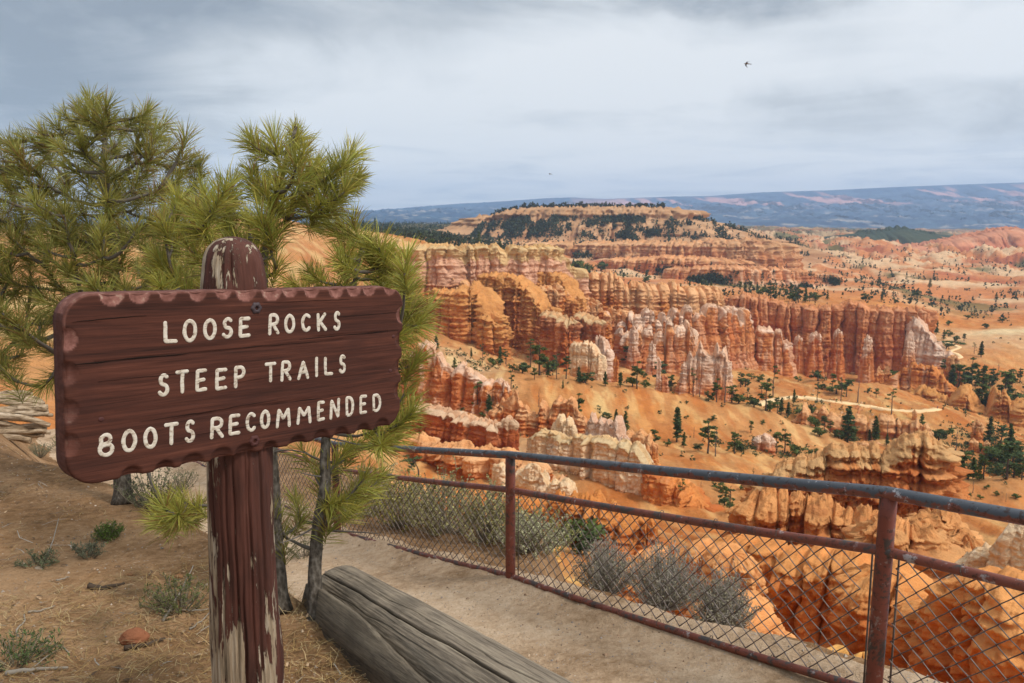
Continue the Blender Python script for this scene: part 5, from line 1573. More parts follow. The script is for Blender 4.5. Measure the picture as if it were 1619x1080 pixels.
LINES = [
    [q1(*a) for a in (('L', 105, 195, 140, 285), ('O', 225, 315, 130, 278), ('O', 350, 435, 125, 265), ('S', 465, 535, 118, 255), ('E', 565, 640, 115, 250), ('R', 745, 818, 95, 232), ('O', 842, 915, 98, 225), ('C', 945, 1008, 95, 215), ('K', 1040, 1108, 92, 210), ('S', 1142, 1192, 80, 208))],
    [q1(*a) for a in (('S', 75, 145, 460, 608), ('T', 182, 265, 440, 590), ('E', 303, 375, 432, 580), ('E', 422, 498, 428, 570), ('P', 535, 612, 412, 555), ('T', 725, 798, 392, 522), ('R', 820, 892, 380, 515), ('A', 922, 1000, 378, 505), ('I', 1035, 1050, 362, 488), ('L', 1082, 1145, 358, 482), ('S', 1175, 1225, 345, 470))],
    [q2(*a) for a in (('B', 325, 428, 320, 478), ('O', 470, 565, 298, 450), ('O', 603, 690, 285, 428), ('T', 730, 818, 258, 405), ('S', 855, 920, 240, 390), ('R', 1008, 1095, 222, 365), ('E', 1120, 1195, 205, 345), ('C', 1225, 1290, 195, 325), ('O', 1312, 1380, 180, 308), ('M', 1408, 1505, 165, 300))]
    + [('M', 468, 493, 640, 672), ('E', 500, 514, 632.5, 667), ('N', 520, 538.5, 629, 664), ('D', 545, 561, 625, 660), ('E', 567, 581, 623, 656), ('D', 587.5, 604, 621, 653)],
]
lr_ = np.random.default_rng(5)
WORDS = [(0, LINES[0][:5], 'LOOSE'), (0, LINES[0][5:], 'ROCKS'), (1, LINES[1][:5], 'STEEP'), (1, LINES[1][5:], 'TRAILS'), (2, LINES[2][:5], 'BOOTS'), (2, LINES[2][5:], 'RECOMMENDED')]
for li, line, word in WORDS:
    mb = MB()
    for ch, x0, x1, y0, y1 in line:
        ins_ = 3.0
        x0, x1, y0, y1 = x0 + ins_, x1 - ins_, y0 + ins_, y1 - ins_
        sl_ = 0.135 if li == 2 else (0.115 if li == 1 else 0.085)
        dw = sl_ * (x1 - x0)
        c00, c10, c01, c11 = on_board(x0, y1), on_board(x1, y1 - dw), on_board(x0, y0 + dw), on_board(x1, y0)
        for stroke in GL_[ch]:
            st_ = np.array(stroke, float)
            f_, g_ = st_[:, :1], st_[:, 1:]
            pts2 = c00 * (1 - f_) * (1 - g_) + c10 * f_ * (1 - g_) + c01 * (1 - f_) * g_ + c11 * f_ * g_
            # resample finely with a slightly unsteady hand, rounding the corners
            sg = np.concatenate([[0], np.cumsum(np.linalg.norm(np.diff(pts2, axis=0), axis=1))])
            n_ = max(8, int(sg[-1] / 0.0022))
            sq = np.linspace(0, sg[-1], n_)
            p_ = np.stack([np.interp(sq, sg, pts2[:, i]) for i in (0, 1)], 1)
            if n_ > 8:
                for _ in range(2):
                    p_[1:-1] = 0.25 * p_[:-2] + 0.5 * p_[1:-1] + 0.25 * p_[2:]
            p_ = p_ + 0.0007 * np.stack([pnoise(sq * 60, li * 9.1 + x0, j) for j in (1.0, 8.0)], 1)
            rw_ = 0.0054 * (1 + 0.13 * pnoise(sq * 70, x0 * 1.3, 3.0))
            tn = np.gradient(p_, axis=0)
            tn /= np.linalg.norm(tn, axis=1)[:, None] + 1e-9
            if stroke[0] != stroke[-1] or len(stroke) < 20:      # round ends
                e = np.array([0.0, 0.5, 0.8, 0.95])
                hd = [p_[0] - tn[0] * rw_[0] * math.sqrt(max(0, 1 - q * q)) for q in e]
                tl = [p_[-1] + tn[-1] * rw_[-1] * math.sqrt(max(0, 1 - q * q)) for q in e[::-1]]
                p_ = np.vstack([hd, p_, tl])
                rw_ = np.concatenate([e * rw_[0] + 1e-5, rw_, e[::-1] * rw_[-1] + 1e-5])
                tn = np.vstack([np.repeat(tn[:1], 4, 0), tn, np.repeat(tn[-1:], 4, 0)])
            nn = np.stack([-tn[:, 1], tn[:, 0]], 1)
            ring = []
            for a_, h_ in ((-1.0, 0.0015), (-0.92, -0.0006), (-0.5, -0.0010), (0, -0.0010), (0.5, -0.0010), (0.92, -0.0006), (1.0, 0.0015)):
                q_ = p_ + nn * (a_ * rw_)[:, None]
                ring.append(np.stack([q_[:, 0], np.full(len(q_), h_) - 0.0002 * lr_.random(), q_[:, 1]], 1))
            mb.add(np.stack(ring, 1).reshape(-1, 3), grid_faces(len(p_), 7))
    lo_ = mb.build('lettering', M['letter'], sign)
    lo_.matrix_local = BM
    lo_['label'] = 'routed cream word ' + word


# ================================================================ young pines behind the sign
def bez(a, b, c, n):
    t = np.linspace(0, 1, n)[:, None]
    return a * (1 - t) ** 2 + 2 * b * t * (1 - t) + c * t * t


def pine(name, label, trunk, tr, tufts, nlen, nper, seed, col, group=None, thin=1.0, trunk_from=0.25, nw=0.0013):
    """trunk: world points; tufts: world points of the shoot tips. Limbs grow from the trunk to every shoot."""
    r = np.random.default_rng(seed)
    root = empty(name, tuple(trunk[0]))
    tag(root, label, 'tree', group)
    O = trunk[0]
    n = 60
    sg = np.concatenate([[0], np.cumsum(np.linalg.norm(np.diff(trunk, axis=0), axis=1))])
    sq = np.linspace(0, sg[-1], n)
    tp = np.stack([np.interp(sq, sg, trunk[:, i]) for i in range(3)], 1)
    for _ in range(4):
        tp[1:-1] = 0.25 * tp[:-2] + 0.5 * tp[1:-1] + 0.25 * tp[2:]
    tp = tp + 0.012 * np.stack([pnoise(sq * 2.5, seed + j * 5.0, 1.0) for j in range(3)], 1) * np.linspace(0, 1, n)[:, None]
    trad = np.interp(sq, [0, 0.08, sg[-1]], [tr * 1.45, tr, tr * 0.22])
    mbt = MB().tube(tp - O, trad, 16, wob=0.16)
    mbt.build('trunk', M['bark'], root)
    # limbs
    nodes = [(p, tr, i) for i, p in enumerate(tp) if i > n * trunk_from]
    NP = np.array([q[0] for q in nodes])
    depth = np.zeros(len(NP))
    ndir = np.tile(np.array([0, 0, 1.0]), (len(NP), 1))
    mbl = MB()
    order = np.argsort([np.min(np.linalg.norm(NP - t, axis=1)) for t in tufts])
    tips = []
    for oi in order:
        t = tufts[oi]
        d = np.linalg.norm(NP - t, axis=1)
        # prefer to leave a limb that is lower and nearer the trunk
        cost = d * (1 + 0.55 * (NP[:, 2] > t[2] - 0.02)) + 0.05 * depth
        cost[d < nlen * 0.9] += 0.12
        j = int(np.argmin(cost))
        a = NP[j]
        L_ = np.linalg.norm(t - a)
        outw = t - a
        ctrl = a + outw * 0.5 + np.array([0, 0, -0.16 * L_]) + r.normal(0, 0.05 * L_, 3)
        m = max(6, int(L_ / 0.04))
        b = bez(a, ctrl, t, m)
        b = b + 0.010 * np.stack([pnoise(np.linspace(0, 4, m), oi * 3.3 + j_, seed) for j_ in range(3)], 1) * np.sin(np.linspace(0, np.pi, m))[:, None]
        r0 = min(0.022, 0.0075 + 0.017 * L_) * thin * (0.8 if depth[j] else 1.0)
        mbl.tube(b - O, np.linspace(r0, 0.0045 * thin, m), 7, c=(0.115, 0.098, 0.078), wob=0.15)
        NP = np.vstack([NP, b[2:]])
        depth = np.concatenate([depth, np.full(m - 2, depth[j] + 1)])
        dd = b[-1] - b[max(0, m - 4)]
        tips.append((t, dd / (np.linalg.norm(dd) + 1e-9)))
    # a few bare dead twigs low down
    for k in range(int(10 * thin)):
        i = r.integers(int(n * 0.12), int(n * 0.6))
        a = tp[i]
        e = a + np.array([r.normal(0, 0.16), r.normal(0, 0.16), r.uniform(-0.05, 0.10)])
        m = 8
        b = bez(a, (a + e) / 2 + r.normal(0, 0.03, 3), e, m)
        mbl.tube(b - O, np.linspace(0.006, 0.0015, m), 5, c=(0.16, 0.14, 0.12))
    mbl.build('limb', M['twig'], root)
    # needles: long, in brushes round the last stretch of each shoot
    Vs, Fs, Cs = [], [], []
    kq = 0
    for t, dr in tips:
        up = np.array([0, 0, 1.0])
        ax = dr * 0.75 + up * 0.45 + r.normal(0, 0.18, 3)
        ax /= np.linalg.norm(ax)
        big = r.uniform(0.8, 1.15)
        nn_ = int(nper * r.uniform(0.75, 1.2))
        u = r.uniform(-1.0, 0.15, nn_) * nlen * 0.95 * big
        e1 = np.cross(ax, [0.3, 0.8, 0.5])
        e1 /= np.linalg.norm(e1)
        e2 = np.cross(ax, e1)
        phi = r.uniform(0, 2 * np.pi, nn_)
        opn = np.radians(np.clip(r.normal(36, 13, nn_) - 24 * u / nlen, 6, 85))
        dirs = ax[None] * np.cos(opn)[:, None] + (e1[None] * np.cos(phi)[:, None] + e2[None] * np.sin(phi)[:, None]) * np.sin(opn)[:, None]
        ln = nlen * big * r.uniform(0.7, 1.1, nn_)
        b0 = t[None] + ax[None] * u[:, None]
        side = np.cross(dirs, r.normal(0, 1, (nn_, 3)))
        side /= np.linalg.norm(side, axis=1)[:, None]
        bend = np.cross(side, dirs) * (ln * r.uniform(-0.10, 0.10, nn_))[:, None] + np.array([0, 0, -0.05]) * ln[:, None]
        w0 = nw * r.uniform(0.8, 1.25, nn_)
        m1 = b0 + dirs * (ln * 0.55)[:, None]
        m2 = b0 + dirs * ln[:, None] + bend
        q_ = np.stack([b0 - side * w0[:, None] * 0.7, b0 + side * w0[:, None] * 0.7, m1 + side * w0[:, None], m1 - side * w0[:, None], m2], 1)
        Vs.append(q_.reshape(-1, 3) - O)
        base = kq + np.arange(nn_) * 5
        Fs.append((base,))
        kq += nn_ * 5
        shade = r.uniform(0.72, 1.25, (nn_, 1)) * np.clip(r.normal(1, 0.10), 0.75, 1.3)
        cc = np.asarray(col)[None] * shade
        br = r.random(nn_) < (0.22 if r.random() < 0.12 else 0.05)
        cc[br] = np.array([0.30, 0.17, 0.06])
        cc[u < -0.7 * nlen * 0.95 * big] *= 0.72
        cc[:, 0] *= r.uniform(0.85, 1.15, nn_)
        Cs.append(np.repeat(cc, 5, 0))
        # the brown bud scar inside the brush
    base = np.concatenate([f[0] for f in Fs])
    quads = np.stack([base, base + 1, base + 2, base + 3], 1)
    tris = np.stack([base + 3, base + 2, base + 4], 1)
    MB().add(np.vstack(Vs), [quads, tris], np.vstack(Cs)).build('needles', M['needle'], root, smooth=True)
    return root


def fill_poly(poly, gap, seed, d, dj, extra=()):
    """shoot tips spread through a crown: outline in photo pixels at distance d, scattered dj metres in depth"""
    r = np.random.default_rng(seed)
    poly = np.array(poly, float)
    lo, hi = poly.min(0), poly.max(0)
    pts = [np.array(e, float) for e in extra]
    x, y = poly[:, 0], poly[:, 1]
    x2, y2 = np.roll(x, -1), np.roll(y, -1)
    for _ in range(6000):
        p = r.uniform(lo, hi)
        cond = ((y > p[1]) != (y2 > p[1])) & (p[0] < (x2 - x) * (p[1] - y) / (y2 - y + 1e-9) + x)
        if cond.sum() % 2 == 0:
            continue
        if pts and np.min(np.linalg.norm(np.array(pts) - p, axis=1)) < gap:
            continue
        pts.append(p)
    return np.array([P(p[0], p[1], d + r.normal(0, dj)) for p in pts])


GREEN1 = (0.36, 0.335, 0.062)
GREEN2 = (0.30, 0.28, 0.062)
g1 = gpix(445, 965)
d1 = g1[1] * CT - g1[2] * ST
TR1 = np.array([g1] + [P(x, y, d1 + dz) for x, y, dz in ((436, 860, 0), (430, 740, 0), (424, 600, 0), (417, 460, 0.0), (421, 380, 0.0), (432, 330, 0.02), (452, 255, 0.0), (468, 200, 0.0))])
T1 = [(275, 800), (292, 782), (255, 812), (305, 806), (470, 192), (435, 218), (398, 214), (446, 278), (402, 262), (474, 296), (498, 255), (540, 252), (556, 232), (522, 300), (500, 342), (458, 332), (362, 282), (322, 292), (292, 305), (332, 332), (272, 352), (302, 382), (362, 352), (402, 392),
      (392, 335), (342, 402), (272, 422), (545, 290), (254, 440), (380, 430), (340, 450), (300, 440), (430, 300), (240, 390), (490, 225), (520, 262), (420, 350), (310, 350), (350, 310), (470, 250), (250, 400), (560, 270), (505, 310), (440, 410), (375, 385)]
r1 = np.random.default_rng(3)
tu1 = np.array([P(x + r1.normal(0, 4), y + 14, d1 + r1.normal(0, 0.28)) for x, y in T1] + [P(x + r1.normal(0, 14), y + 14 + r1.normal(0, 14), d1 + r1.normal(0.1, 0.35)) for x, y in T1[::2]])
pine('young_pine', 'young pine with long yellow-green needle brushes right behind the sign post', TR1, 0.040, tu1, 0.150, 165, 41, GREEN1, None, 1.0, 0.22, 0.0020)

g2 = gpix(500, 985)
d2 = g2[1] * CT - g2[2] * ST
TR2 = np.array([g2] + [P(x, y, d2 + dz) for x, y, dz in ((497, 900, 0), (503, 830, 0), (514, 770, 0.02), (514, 700, 0.05), (530, 620, 0.1), (548, 530, 0.12), (560, 450, 0.15), (575, 380, 0.15))])
T2 = [(580, 375), (560, 340), (522, 352), (532, 402), (502, 432), (562, 402), (592, 442), (552, 452), (612, 422), (634, 442), (642, 482), (652, 503), (642, 560), (612, 472), (638, 610), (645, 642), (620, 662), (600, 402), (655, 460), (575, 470), (600, 500), (610, 560),
      (630, 520), (590, 610), (600, 650), (560, 560), (655, 480), (470, 440), (545, 420), (615, 390), (640, 420), (600, 340 + 40), (470, 812), (450, 832), (540, 782), (520, 800), (580, 772), (600, 745), (560, 700), (600, 692), (545, 705), (470, 780), (575, 745), (435, 800), (500, 745), (625, 680), (555, 790), (480, 700)]
tu2 = np.array([P(x + r1.normal(0, 4), y + 12, d2 + 0.1 + r1.normal(0, 0.25)) for x, y in T2] + [P(x + r1.normal(0, 12), y + 10 + r1.normal(0, 12), d2 + 0.2 + r1.normal(0.0, 0.3)) for x, y in T2[:32:2]])
pine('young_pine', 'slim young pine standing against the end of the grey log', TR2, 0.036, tu2, 0.145, 140, 42, GREEN1, None, 1.0, 0.18, 0.0020)

gL = gpix(195, 795)
dL = gL[1] * CT - gL[2] * ST
TRL = np.array([gL] + [P(x, y, dL + dz) for x, y, dz in ((192, 720, 0), (188, 600, 0), (184, 470, 0), (176, 380, 0), (172, 320, 0), (160, 280, 0), (168, 190, 0))])
polyL = [(168, 160), (205, 182), (250, 172), (268, 205), (300, 225), (335, 250), (330, 330), (310, 400), (320, 470), (290, 520), (200, 520), (120, 480), (60, 540), (10, 580), (-60, 600), (-110, 520), (-110, 330), (-60, 270), (0, 232), (40, 210), (90, 205), (110, 170), (135, 150)]
tuL = np.vstack([fill_poly(polyL, 23, 51, dL, 0.45, [(168, 172), (200, 198), (255, 200), (140, 190), (95, 232), (30, 245)]), fill_poly(polyL, 40, 52, dL + 0.3, 0.6), np.array([P(x, y, dL - 0.3) for x, y in ((60, 540), (30, 520), (100, 560), (20, 600), (70, 610), (280, 790), (262, 812), (300, 820), (250, 790), (320, 800), (285, 840))])])
pine('young_pine', 'bushy olive-green young pine at the left with a forked crown against the sky', TRL, 0.062, tuL, 0.165, 150, 43, GREEN2, None, 1.5, 0.30, 0.0022)


# ================================================================ shrubs, tufts and litter on the rim
def shrub(name, label, pos, h, w, n, seed, leafc, stemc, leaf=0.012, nleaf=10, group=None, cat='shrub', droop=0.0, lw=0.35):
    r = np.random.default_rng(seed)
    root = empty(name, tuple(pos))
    tag(root, label, cat, group)
    ms, V, Fb, Cc = MB(), [], 0, []
    for k in range(n):
        a = r.uniform(0, 2 * np.pi)
        q = math.sqrt(r.random())
        e = np.array([math.cos(a) * q * w, math.sin(a) * q * w, h * (1 - 0.55 * q * q) * r.uniform(0.65, 1.1)])
        b0 = np.array([math.cos(a) * q * w * 0.12, math.sin(a) * q * w * 0.12, -0.02])
        c = (b0 + e) / 2 + np.array([0, 0, -0.12 * h]) + r.normal(0, 0.05 * h, 3)
        m = 7
        b = bez(b0, c, e, m)
        ms.tube(b, np.linspace(0.0045, 0.0012, m) * (0.6 + h), 4, cap=False, c=np.array(stemc) * r.uniform(0.7, 1.3))
        for f in range(2):
            i = r.integers(3, m)
            ee = b[i] + r.normal(0, 0.10 * h, 3) + np.array([0, 0, 0.05 * h])
            ms.tube(np.array([b[i], (b[i] + ee) / 2 + r.normal(0, 0.01, 3), ee]), [0.0022 * (0.6 + h), 0.0015 * (0.6 + h), 0.0008], 3, cap=False, c=np.array(stemc) * r.uniform(0.7, 1.3))
            if nleaf:
                tt = r.uniform(0.15, 1.05, (nleaf, 1))
                p = np.where(r.random((nleaf, 1)) < 0.5, b[3] + (b[-1] - b[3]) * tt, b[i] + (ee - b[i]) * tt)
                dr = r.normal(0, 1, (nleaf, 3)) + np.array([0, 0, 0.7])
                dr /= np.linalg.norm(dr, axis=1)[:, None]
                sd = np.cross(dr, r.normal(0, 1, (nleaf, 3)))
                sd /= np.linalg.norm(sd, axis=1)[:, None]
                l_ = leaf * r.uniform(0.6, 1.4, (nleaf, 1))
                V.append(np.stack([p, p + dr * l_ * 0.5 + sd * l_ * lw, p + dr * l_, p + dr * l_ * 0.5 - sd * l_ * lw], 1).reshape(-1, 3))
                Cc.append(np.repeat(np.array(leafc)[None] * r.uniform(0.6, 1.35, (nleaf, 1)), 4, 0))
    ms.build('stems', M['twig'], root)
    if V:
        V = np.vstack(V)
        MB().add(V, np.arange(len(V)).reshape(-1, 4), np.vstack(Cc)).build('leaves', M['shrub'], root, smooth=False)
    return root


SAGE = (0.37, 0.335, 0.15)
SAGEG = (0.38, 0.32, 0.18)
for i, (s, t, h, w, c, n, lbl) in enumerate([
        (-2.75, -0.62, 0.62, 0.42, (0.37, 0.33, 0.10), 90, 'olive sagebrush behind the mesh, next to the far fence post'),
        (-2.05, -0.70, 0.66, 0.46, SAGE, 110, 'tall grey-green sagebrush behind the mesh, middle of the leafy clump'),
        (-1.30, -0.72, 0.55, 0.46, SAGE, 110, 'grey-green sagebrush behind the mesh left of the middle post'),
        (-0.62, -0.70, 0.36, 0.34, (0.40, 0.38, 0.23), 80, 'low pale sagebrush at the right end of the leafy clump'),
        (-2.4, -1.45, 0.6, 0.5, SAGEG, 80, 'dull sagebrush at the cliff edge behind the leafy clump'),
        (-1.35, -1.35, 0.62, 0.5, (0.36, 0.35, 0.13), 90, 'yellowish sagebrush at the cliff edge behind the leafy clump'),
        (-3.6, -0.75, 0.6, 0.45, SAGEG, 80, 'dull sagebrush behind the mesh left of the far fence post')]):
    x, y = xy_of(s, t)
    shrub('sagebrush', lbl, (x, y, float(zg(x, y))), h, w, n, 60 + i, c, (0.30, 0.26, 0.19), 0.021, 26, 'sagebrush beyond the railing')
for i, (s, t, h, w, lbl) in enumerate([
        (0.62, -0.42, 0.30, 0.26, 'bare grey brush behind the mesh just right of the middle post'), (1.2, -0.42, 0.34, 0.30, 'biggest bare grey brush behind the mesh, between the two right posts'),
        (1.75, -0.36, 0.26, 0.22, 'small bare grey brush at the right end of its row')]):
    x, y = xy_of(s, t)
    shrub('dry_brush', lbl, (x, y, float(zg(*xy_of(s, -0.10))) - 0.14), h + 0.12, w, 260, 70 + i, (0.30, 0.27, 0.18), (0.36, 0.32, 0.27), 0.014, 6, 'dry brush beyond the railing')
for i, (px, py, h, w, n, c, nm, lbl) in enumerate([
        (172, 852, 0.10, 0.10, 60, (0.13, 0.19, 0.045), 'grass_tuft', 'small bright green grass tuft on the dirt left of the post'),
        (62, 722, 0.26, 0.24, 60, (0.19, 0.22, 0.13), 'grass_tuft', 'pale grey-green tuft beside the bleached dead wood'),
        (282, 965, 0.17, 0.18, 55, (0.15, 0.165, 0.06), 'grass_tuft', 'olive tuft with fallen twigs close left of the post'),
        (240, 800, 0.30, 0.26, 60, (0.15, 0.165, 0.085), 'low_bush', 'low dull green bush under the left end of the sign board'),
        (285, 775, 0.32, 0.28, 60, (0.16, 0.175, 0.08), 'low_bush', 'low green bush showing between the sign board and the post'),
        (60, 895, 0.10, 0.12, 30, (0.16, 0.185, 0.10), 'grass_tuft', 'tiny grey tuft at the far left of the dirt'),
        (140, 880, 0.11, 0.10, 30, (0.18, 0.19, 0.12), 'grass_tuft', 'sparse pale tuft below the bright green one'),
        (25, 1050, 0.11, 0.20, 50, (0.10, 0.14, 0.05), 'grass_tuft', 'dark green tuft among twigs in the lower left corner'),
        (95, 610, 0.35, 0.3, 50, (0.17, 0.19, 0.085), 'low_bush', 'small bush beyond the dead wood at the left'),
        (480, 880, 0.2, 0.2, 40, (0.19, 0.18, 0.10), 'low_bush', 'dry little bush between the two slim pine trunks')]):
    g = gpix(px, py)
    shrub(nm, lbl, g, h, w, n, 80 + i, c, (0.2, 0.17, 0.12), 0.022 if nm == 'grass_tuft' else 0.016, 8, None, 'grass' if nm == 'grass_tuft' else 'bush', lw=0.12 if nm == 'grass_tuft' else 0.3)

# bleached dead juniper
g = gpix(20, 700)
dw = empty('dead_wood', tuple(g))
tag(dw, 'heap of bleached twisted dead wood at the left edge', 'dead wood')
r = np.random.default_rng(90)
dd_ = g[1] * CT - g[2] * ST
k_ = dd_ / F
for i in range(15):
    y0 = 622 + 5.3 * i + r.normal(0, 2)
    x1 = 52 + 28 * math.sin(i / 14 * np.pi) + r.normal(0, 4)
    x0 = -110 + r.normal(0, 15)
    n = 26
    w = np.linspace(0, 1, n)
    dep = dd_ + 0.28 * (0.5 - i / 14) + r.normal(0, 0.05)
    pts = np.array([P(x0 + (x1 - x0) * q, y0 + 9 * math.sin(q * 5 + i) * 0.6 + 8 * (q - 0.5) * math.sin(i * 1.7) + 14 * max(0, q - 0.75), dep) for q in w]) - g
    pts = pts + 0.03 * np.stack([pnoise(w * 5, i * 2.3 + j, 1.0) for j in range(3)], 1)
    MB().tube(pts, (0.06 * (1 - 0.65 * w ** 2) + 0.012) * r.uniform(0.6, 1.15), 12, wob=0.35).build('branch', M['deadwood'], dw)

# the red stone and some chips
M['stone'] = mat_rock('red stone', 9.0, 0.3, 0.6, 0.02)


def stone(name, label, pos, sx, sy, sz, seed, col, group=None):
    n, m = 26, 34
    a = np.linspace(0.0, np.pi, n)
    b = np.arange(m) * 2 * np.pi / m
    A, B = np.meshgrid(a, b, indexing='ij')
    d = np.stack([np.sin(A) * np.cos(B), np.sin(A) * np.sin(B), np.cos(A)], -1)
    rr_ = 1 + 0.22 * fbm(d[..., 0] * 1.2 + seed, d[..., 1] * 1.2, d[..., 2] * 1.2, 3) - 0.10 * np.abs(pnoise(d[..., 0] * 2.2, d[..., 1] * 2.2 + seed, d[..., 2] * 2.2))
    v = d * rr_[..., None] * np.array([sx, sy, sz])
    o = MB().add(v.reshape(-1, 3), grid_faces(n, m, wrap=True)[:, ::-1], col).build(name, M['stone'], loc=tuple(np.array(pos) + [0, 0, sz * 0.55]))
    tag(o, label, 'stone', group)
    return o


stone('stone', 'fist-sized red-orange stone on the dirt, the biggest one', gpix(213, 1016), 0.062, 0.045, 0.040, 1, (0.29, 0.115, 0.058))
stone('stone', 'small brown stone on bare dirt left of the post', gpix(203, 912), 0.024, 0.018, 0.014, 2, (0.27, 0.14, 0.07))
stone('stone', 'small orange chip at the left of the post, by the twigs', gpix(283, 914), 0.022, 0.018, 0.013, 3, (0.30, 0.15, 0.07))
stone('stone', 'cream pebble far left on the dirt', gpix(62, 900), 0.022, 0.016, 0.012, 4, (0.46, 0.36, 0.26))

# twigs that can be told apart
r = np.random.default_rng(95)
for i, (pl, lbl) in enumerate([
        (((197, 1028), (230, 1022), (262, 1012)), 'dark stick lying against the red stone'), (((258, 985), (285, 955), (308, 925)), 'thin grey stick leaning over the olive tuft'),
        (((275, 967), (300, 968), (330, 967)), 'pale straight stick touching the post'), (((300, 998), (318, 985), (332, 970)), 'short grey stick below the pale straight one'),
        (((140, 930), (165, 933), (198, 925)), 'half buried brown root on the dirt'), (((45, 970), (65, 968), (88, 960)), 'thin brown stick at the left'),
        (((30, 1010), (25, 1000), (40, 985), (38, 975)), 'forked grey twig at the lower left'), (((10, 1068), (60, 1062), (110, 1058)), 'long grey branch in the lower left corner'),
        (((55, 1022), (85, 1022), (112, 1034)), 'curved pale twig above the corner branch'), (((90, 920), (100, 918), (110, 914)), 'little bent twig in the middle of the dirt'),
        (((70, 890), (85, 870), (95, 846)), 'upright dry stem by the tiny grey tuft'), (((545, 1000), (520, 990), (528, 1000)), 'curled root stub by the log')]):
    pts = np.array([gpix(*q) + np.array([0, 0, 0.008 if i not in (1, 10) else 0.008 + 0.05 * k]) for k, q in enumerate(pl)])
    n = 16
    sg = np.linspace(0, len(pts) - 1, n)
    c = np.stack([np.interp(sg, np.arange(len(pts)), pts[:, j]) for j in range(3)], 1)
    c = c + 0.008 * np.stack([pnoise(sg * 2.3, i * 3.1 + j, 2.0) for j in range(3)], 1)
    th_ = [0.011, 0.006, 0.005, 0.005, 0.016, 0.005, 0.005, 0.010, 0.006, 0.005, 0.004, 0.009][i]
    o = MB().tube(c - c[0], th_ * np.linspace(1.1, 0.5, n), 7, c=(0.085, 0.06, 0.042) if i in (0, 4) else (0.30, 0.26, 0.21), wob=0.25).build('fallen_twig', M['twig'], loc=tuple(c[0]))
    tag(o, lbl, 'twig', 'twigs on the dirt')

# pine straw, chips and gravel: nobody could count it
r = np.random.default_rng(97)
Vs, Cs = [], []


def litter(n, srange, trange, lmin, lmax, w, cols, z0=0.004, dens=None):
    s = r.uniform(*srange, n)
    t = r.uniform(*trange, n)
    x, y = xy_of(s, t)
    keep = np.ones(n, bool)
    if dens is not None:
        keep = r.random(n) < dens(x, y)
    x, y = x[keep], y[keep]
    n = len(x)
    z = zg(x, y) + z0 + 0.020 * fbm(x * 3.1, y * 3.1, 2.0, 4) + 0.006 * fbm(x * 14, y * 14, 3.0, 3) + r.uniform(0, 0.012, n)
    a = r.uniform(0, 2 * np.pi, n)
    l_ = r.uniform(lmin, lmax, n)
    d = np.stack([np.cos(a), np.sin(a), r.normal(0, 0.16, n)], 1)
    p = np.stack([x, y, z], 1)
    sd = np.stack([-np.sin(a), np.cos(a), 0 * a], 1)
    mid = p + d * (l_ * 0.5)[:, None] + sd * (l_ * r.normal(0, 0.10, n))[:, None] + np.array([0, 0, 0.004])
    e = p + d * l_[:, None]
    Vs.append(np.stack([p - sd * w, p + sd * w, mid + sd * w, mid - sd * w, e + sd * w * 0.6, e - sd * w * 0.6], 1).reshape(-1, 3))
    c = np.array(cols)[r.integers(0, len(cols), n)] * r.uniform(0.6, 1.3, (n, 1))
    Cs.append(np.repeat(c, 6, 0))


STRAW = [(0.36, 0.235, 0.095), (0.28, 0.165, 0.07), (0.42, 0.31, 0.16), (0.18, 0.10, 0.05)]
patch = lambda x, y: np.clip(0.15 + 1.1 * fbm(x * 1.1, y * 1.1, 6.0, 3), 0.04, 1)
litter(24000, (-2.5, 5.2), (1.9, 8.0), 0.03, 0.09, 0.0011, STRAW, dens=patch)
litter(9000, (0.2, 4.5), (2.0, 3.6), 0.04, 0.12, 0.0012, STRAW[:3])
litter(9000, (-9, -1), (2.2, 10), 0.04, 0.12, 0.002, STRAW, dens=patch)
litter(2200, (-3, 5.2), (1.9, 8.0), 0.04, 0.20, 0.0026, [(0.33, 0.29, 0.24), (0.22, 0.18, 0.14), (0.42, 0.38, 0.32)], 0.008, dens=patch)
litter(3000, (-4, 5.2), (1.9, 9.0), 0.012, 0.040, 0.006, [(0.44, 0.30, 0.18), (0.34, 0.22, 0.13), (0.16, 0.10, 0.06)], 0.006)
Vs = np.vstack(Vs)
bq = np.arange(len(Vs) // 6) * 6
tag(MB().add(Vs, [np.stack([bq, bq + 1, bq + 2, bq + 3], 1), np.stack([bq + 3, bq + 2, bq + 4, bq + 5], 1)], np.vstack(Cs)).build('pine_litter', M['twig'], smooth=False), 'dry pine straw and bark chips scattered over the dirt', 'litter', kind='stuff')
# gravel: little faceted chips
r = np.random.default_rng(98)
n = 9000
s, t = r.uniform(-6, 5.5, n), np.concatenate([r.uniform(-0.5, 1.7, 5500), r.uniform(1.7, 7, 3500)])
x, y = xy_of(s, t)
z = zg(x, y) + 0.020 * fbm(x * 3.1, y * 3.1, 2.0, 4) * np.where((t > 0.1) & (t < 1.5), 0.35, 1.0)
sz = np.exp(r.normal(-5.3, 0.45, n))
tet = np.array([[1, 0.2, -.3], [-.6, .8, -.3], [-.5, -.9, -.3], [0.1, 0.0, 0.75], [0.5, -0.7, 0.3]])
rot = r.uniform(0, 6.28, n)
R3 = np.stack([np.stack([np.cos(rot), -np.sin(rot)], -1), np.stack([np.sin(rot), np.cos(rot)], -1)], 1)
v = np.repeat(tet[None], n, 0) * r.uniform(0.6, 1.4, (n, 5, 3)) * sz[:, None, None]
v[..., :2] = np.einsum('nij,nkj->nki', R3, v[..., :2])
v = v + np.stack([x, y, z + sz * 0.2], -1)[:, None]
bq = np.arange(n)[:, None] * 5
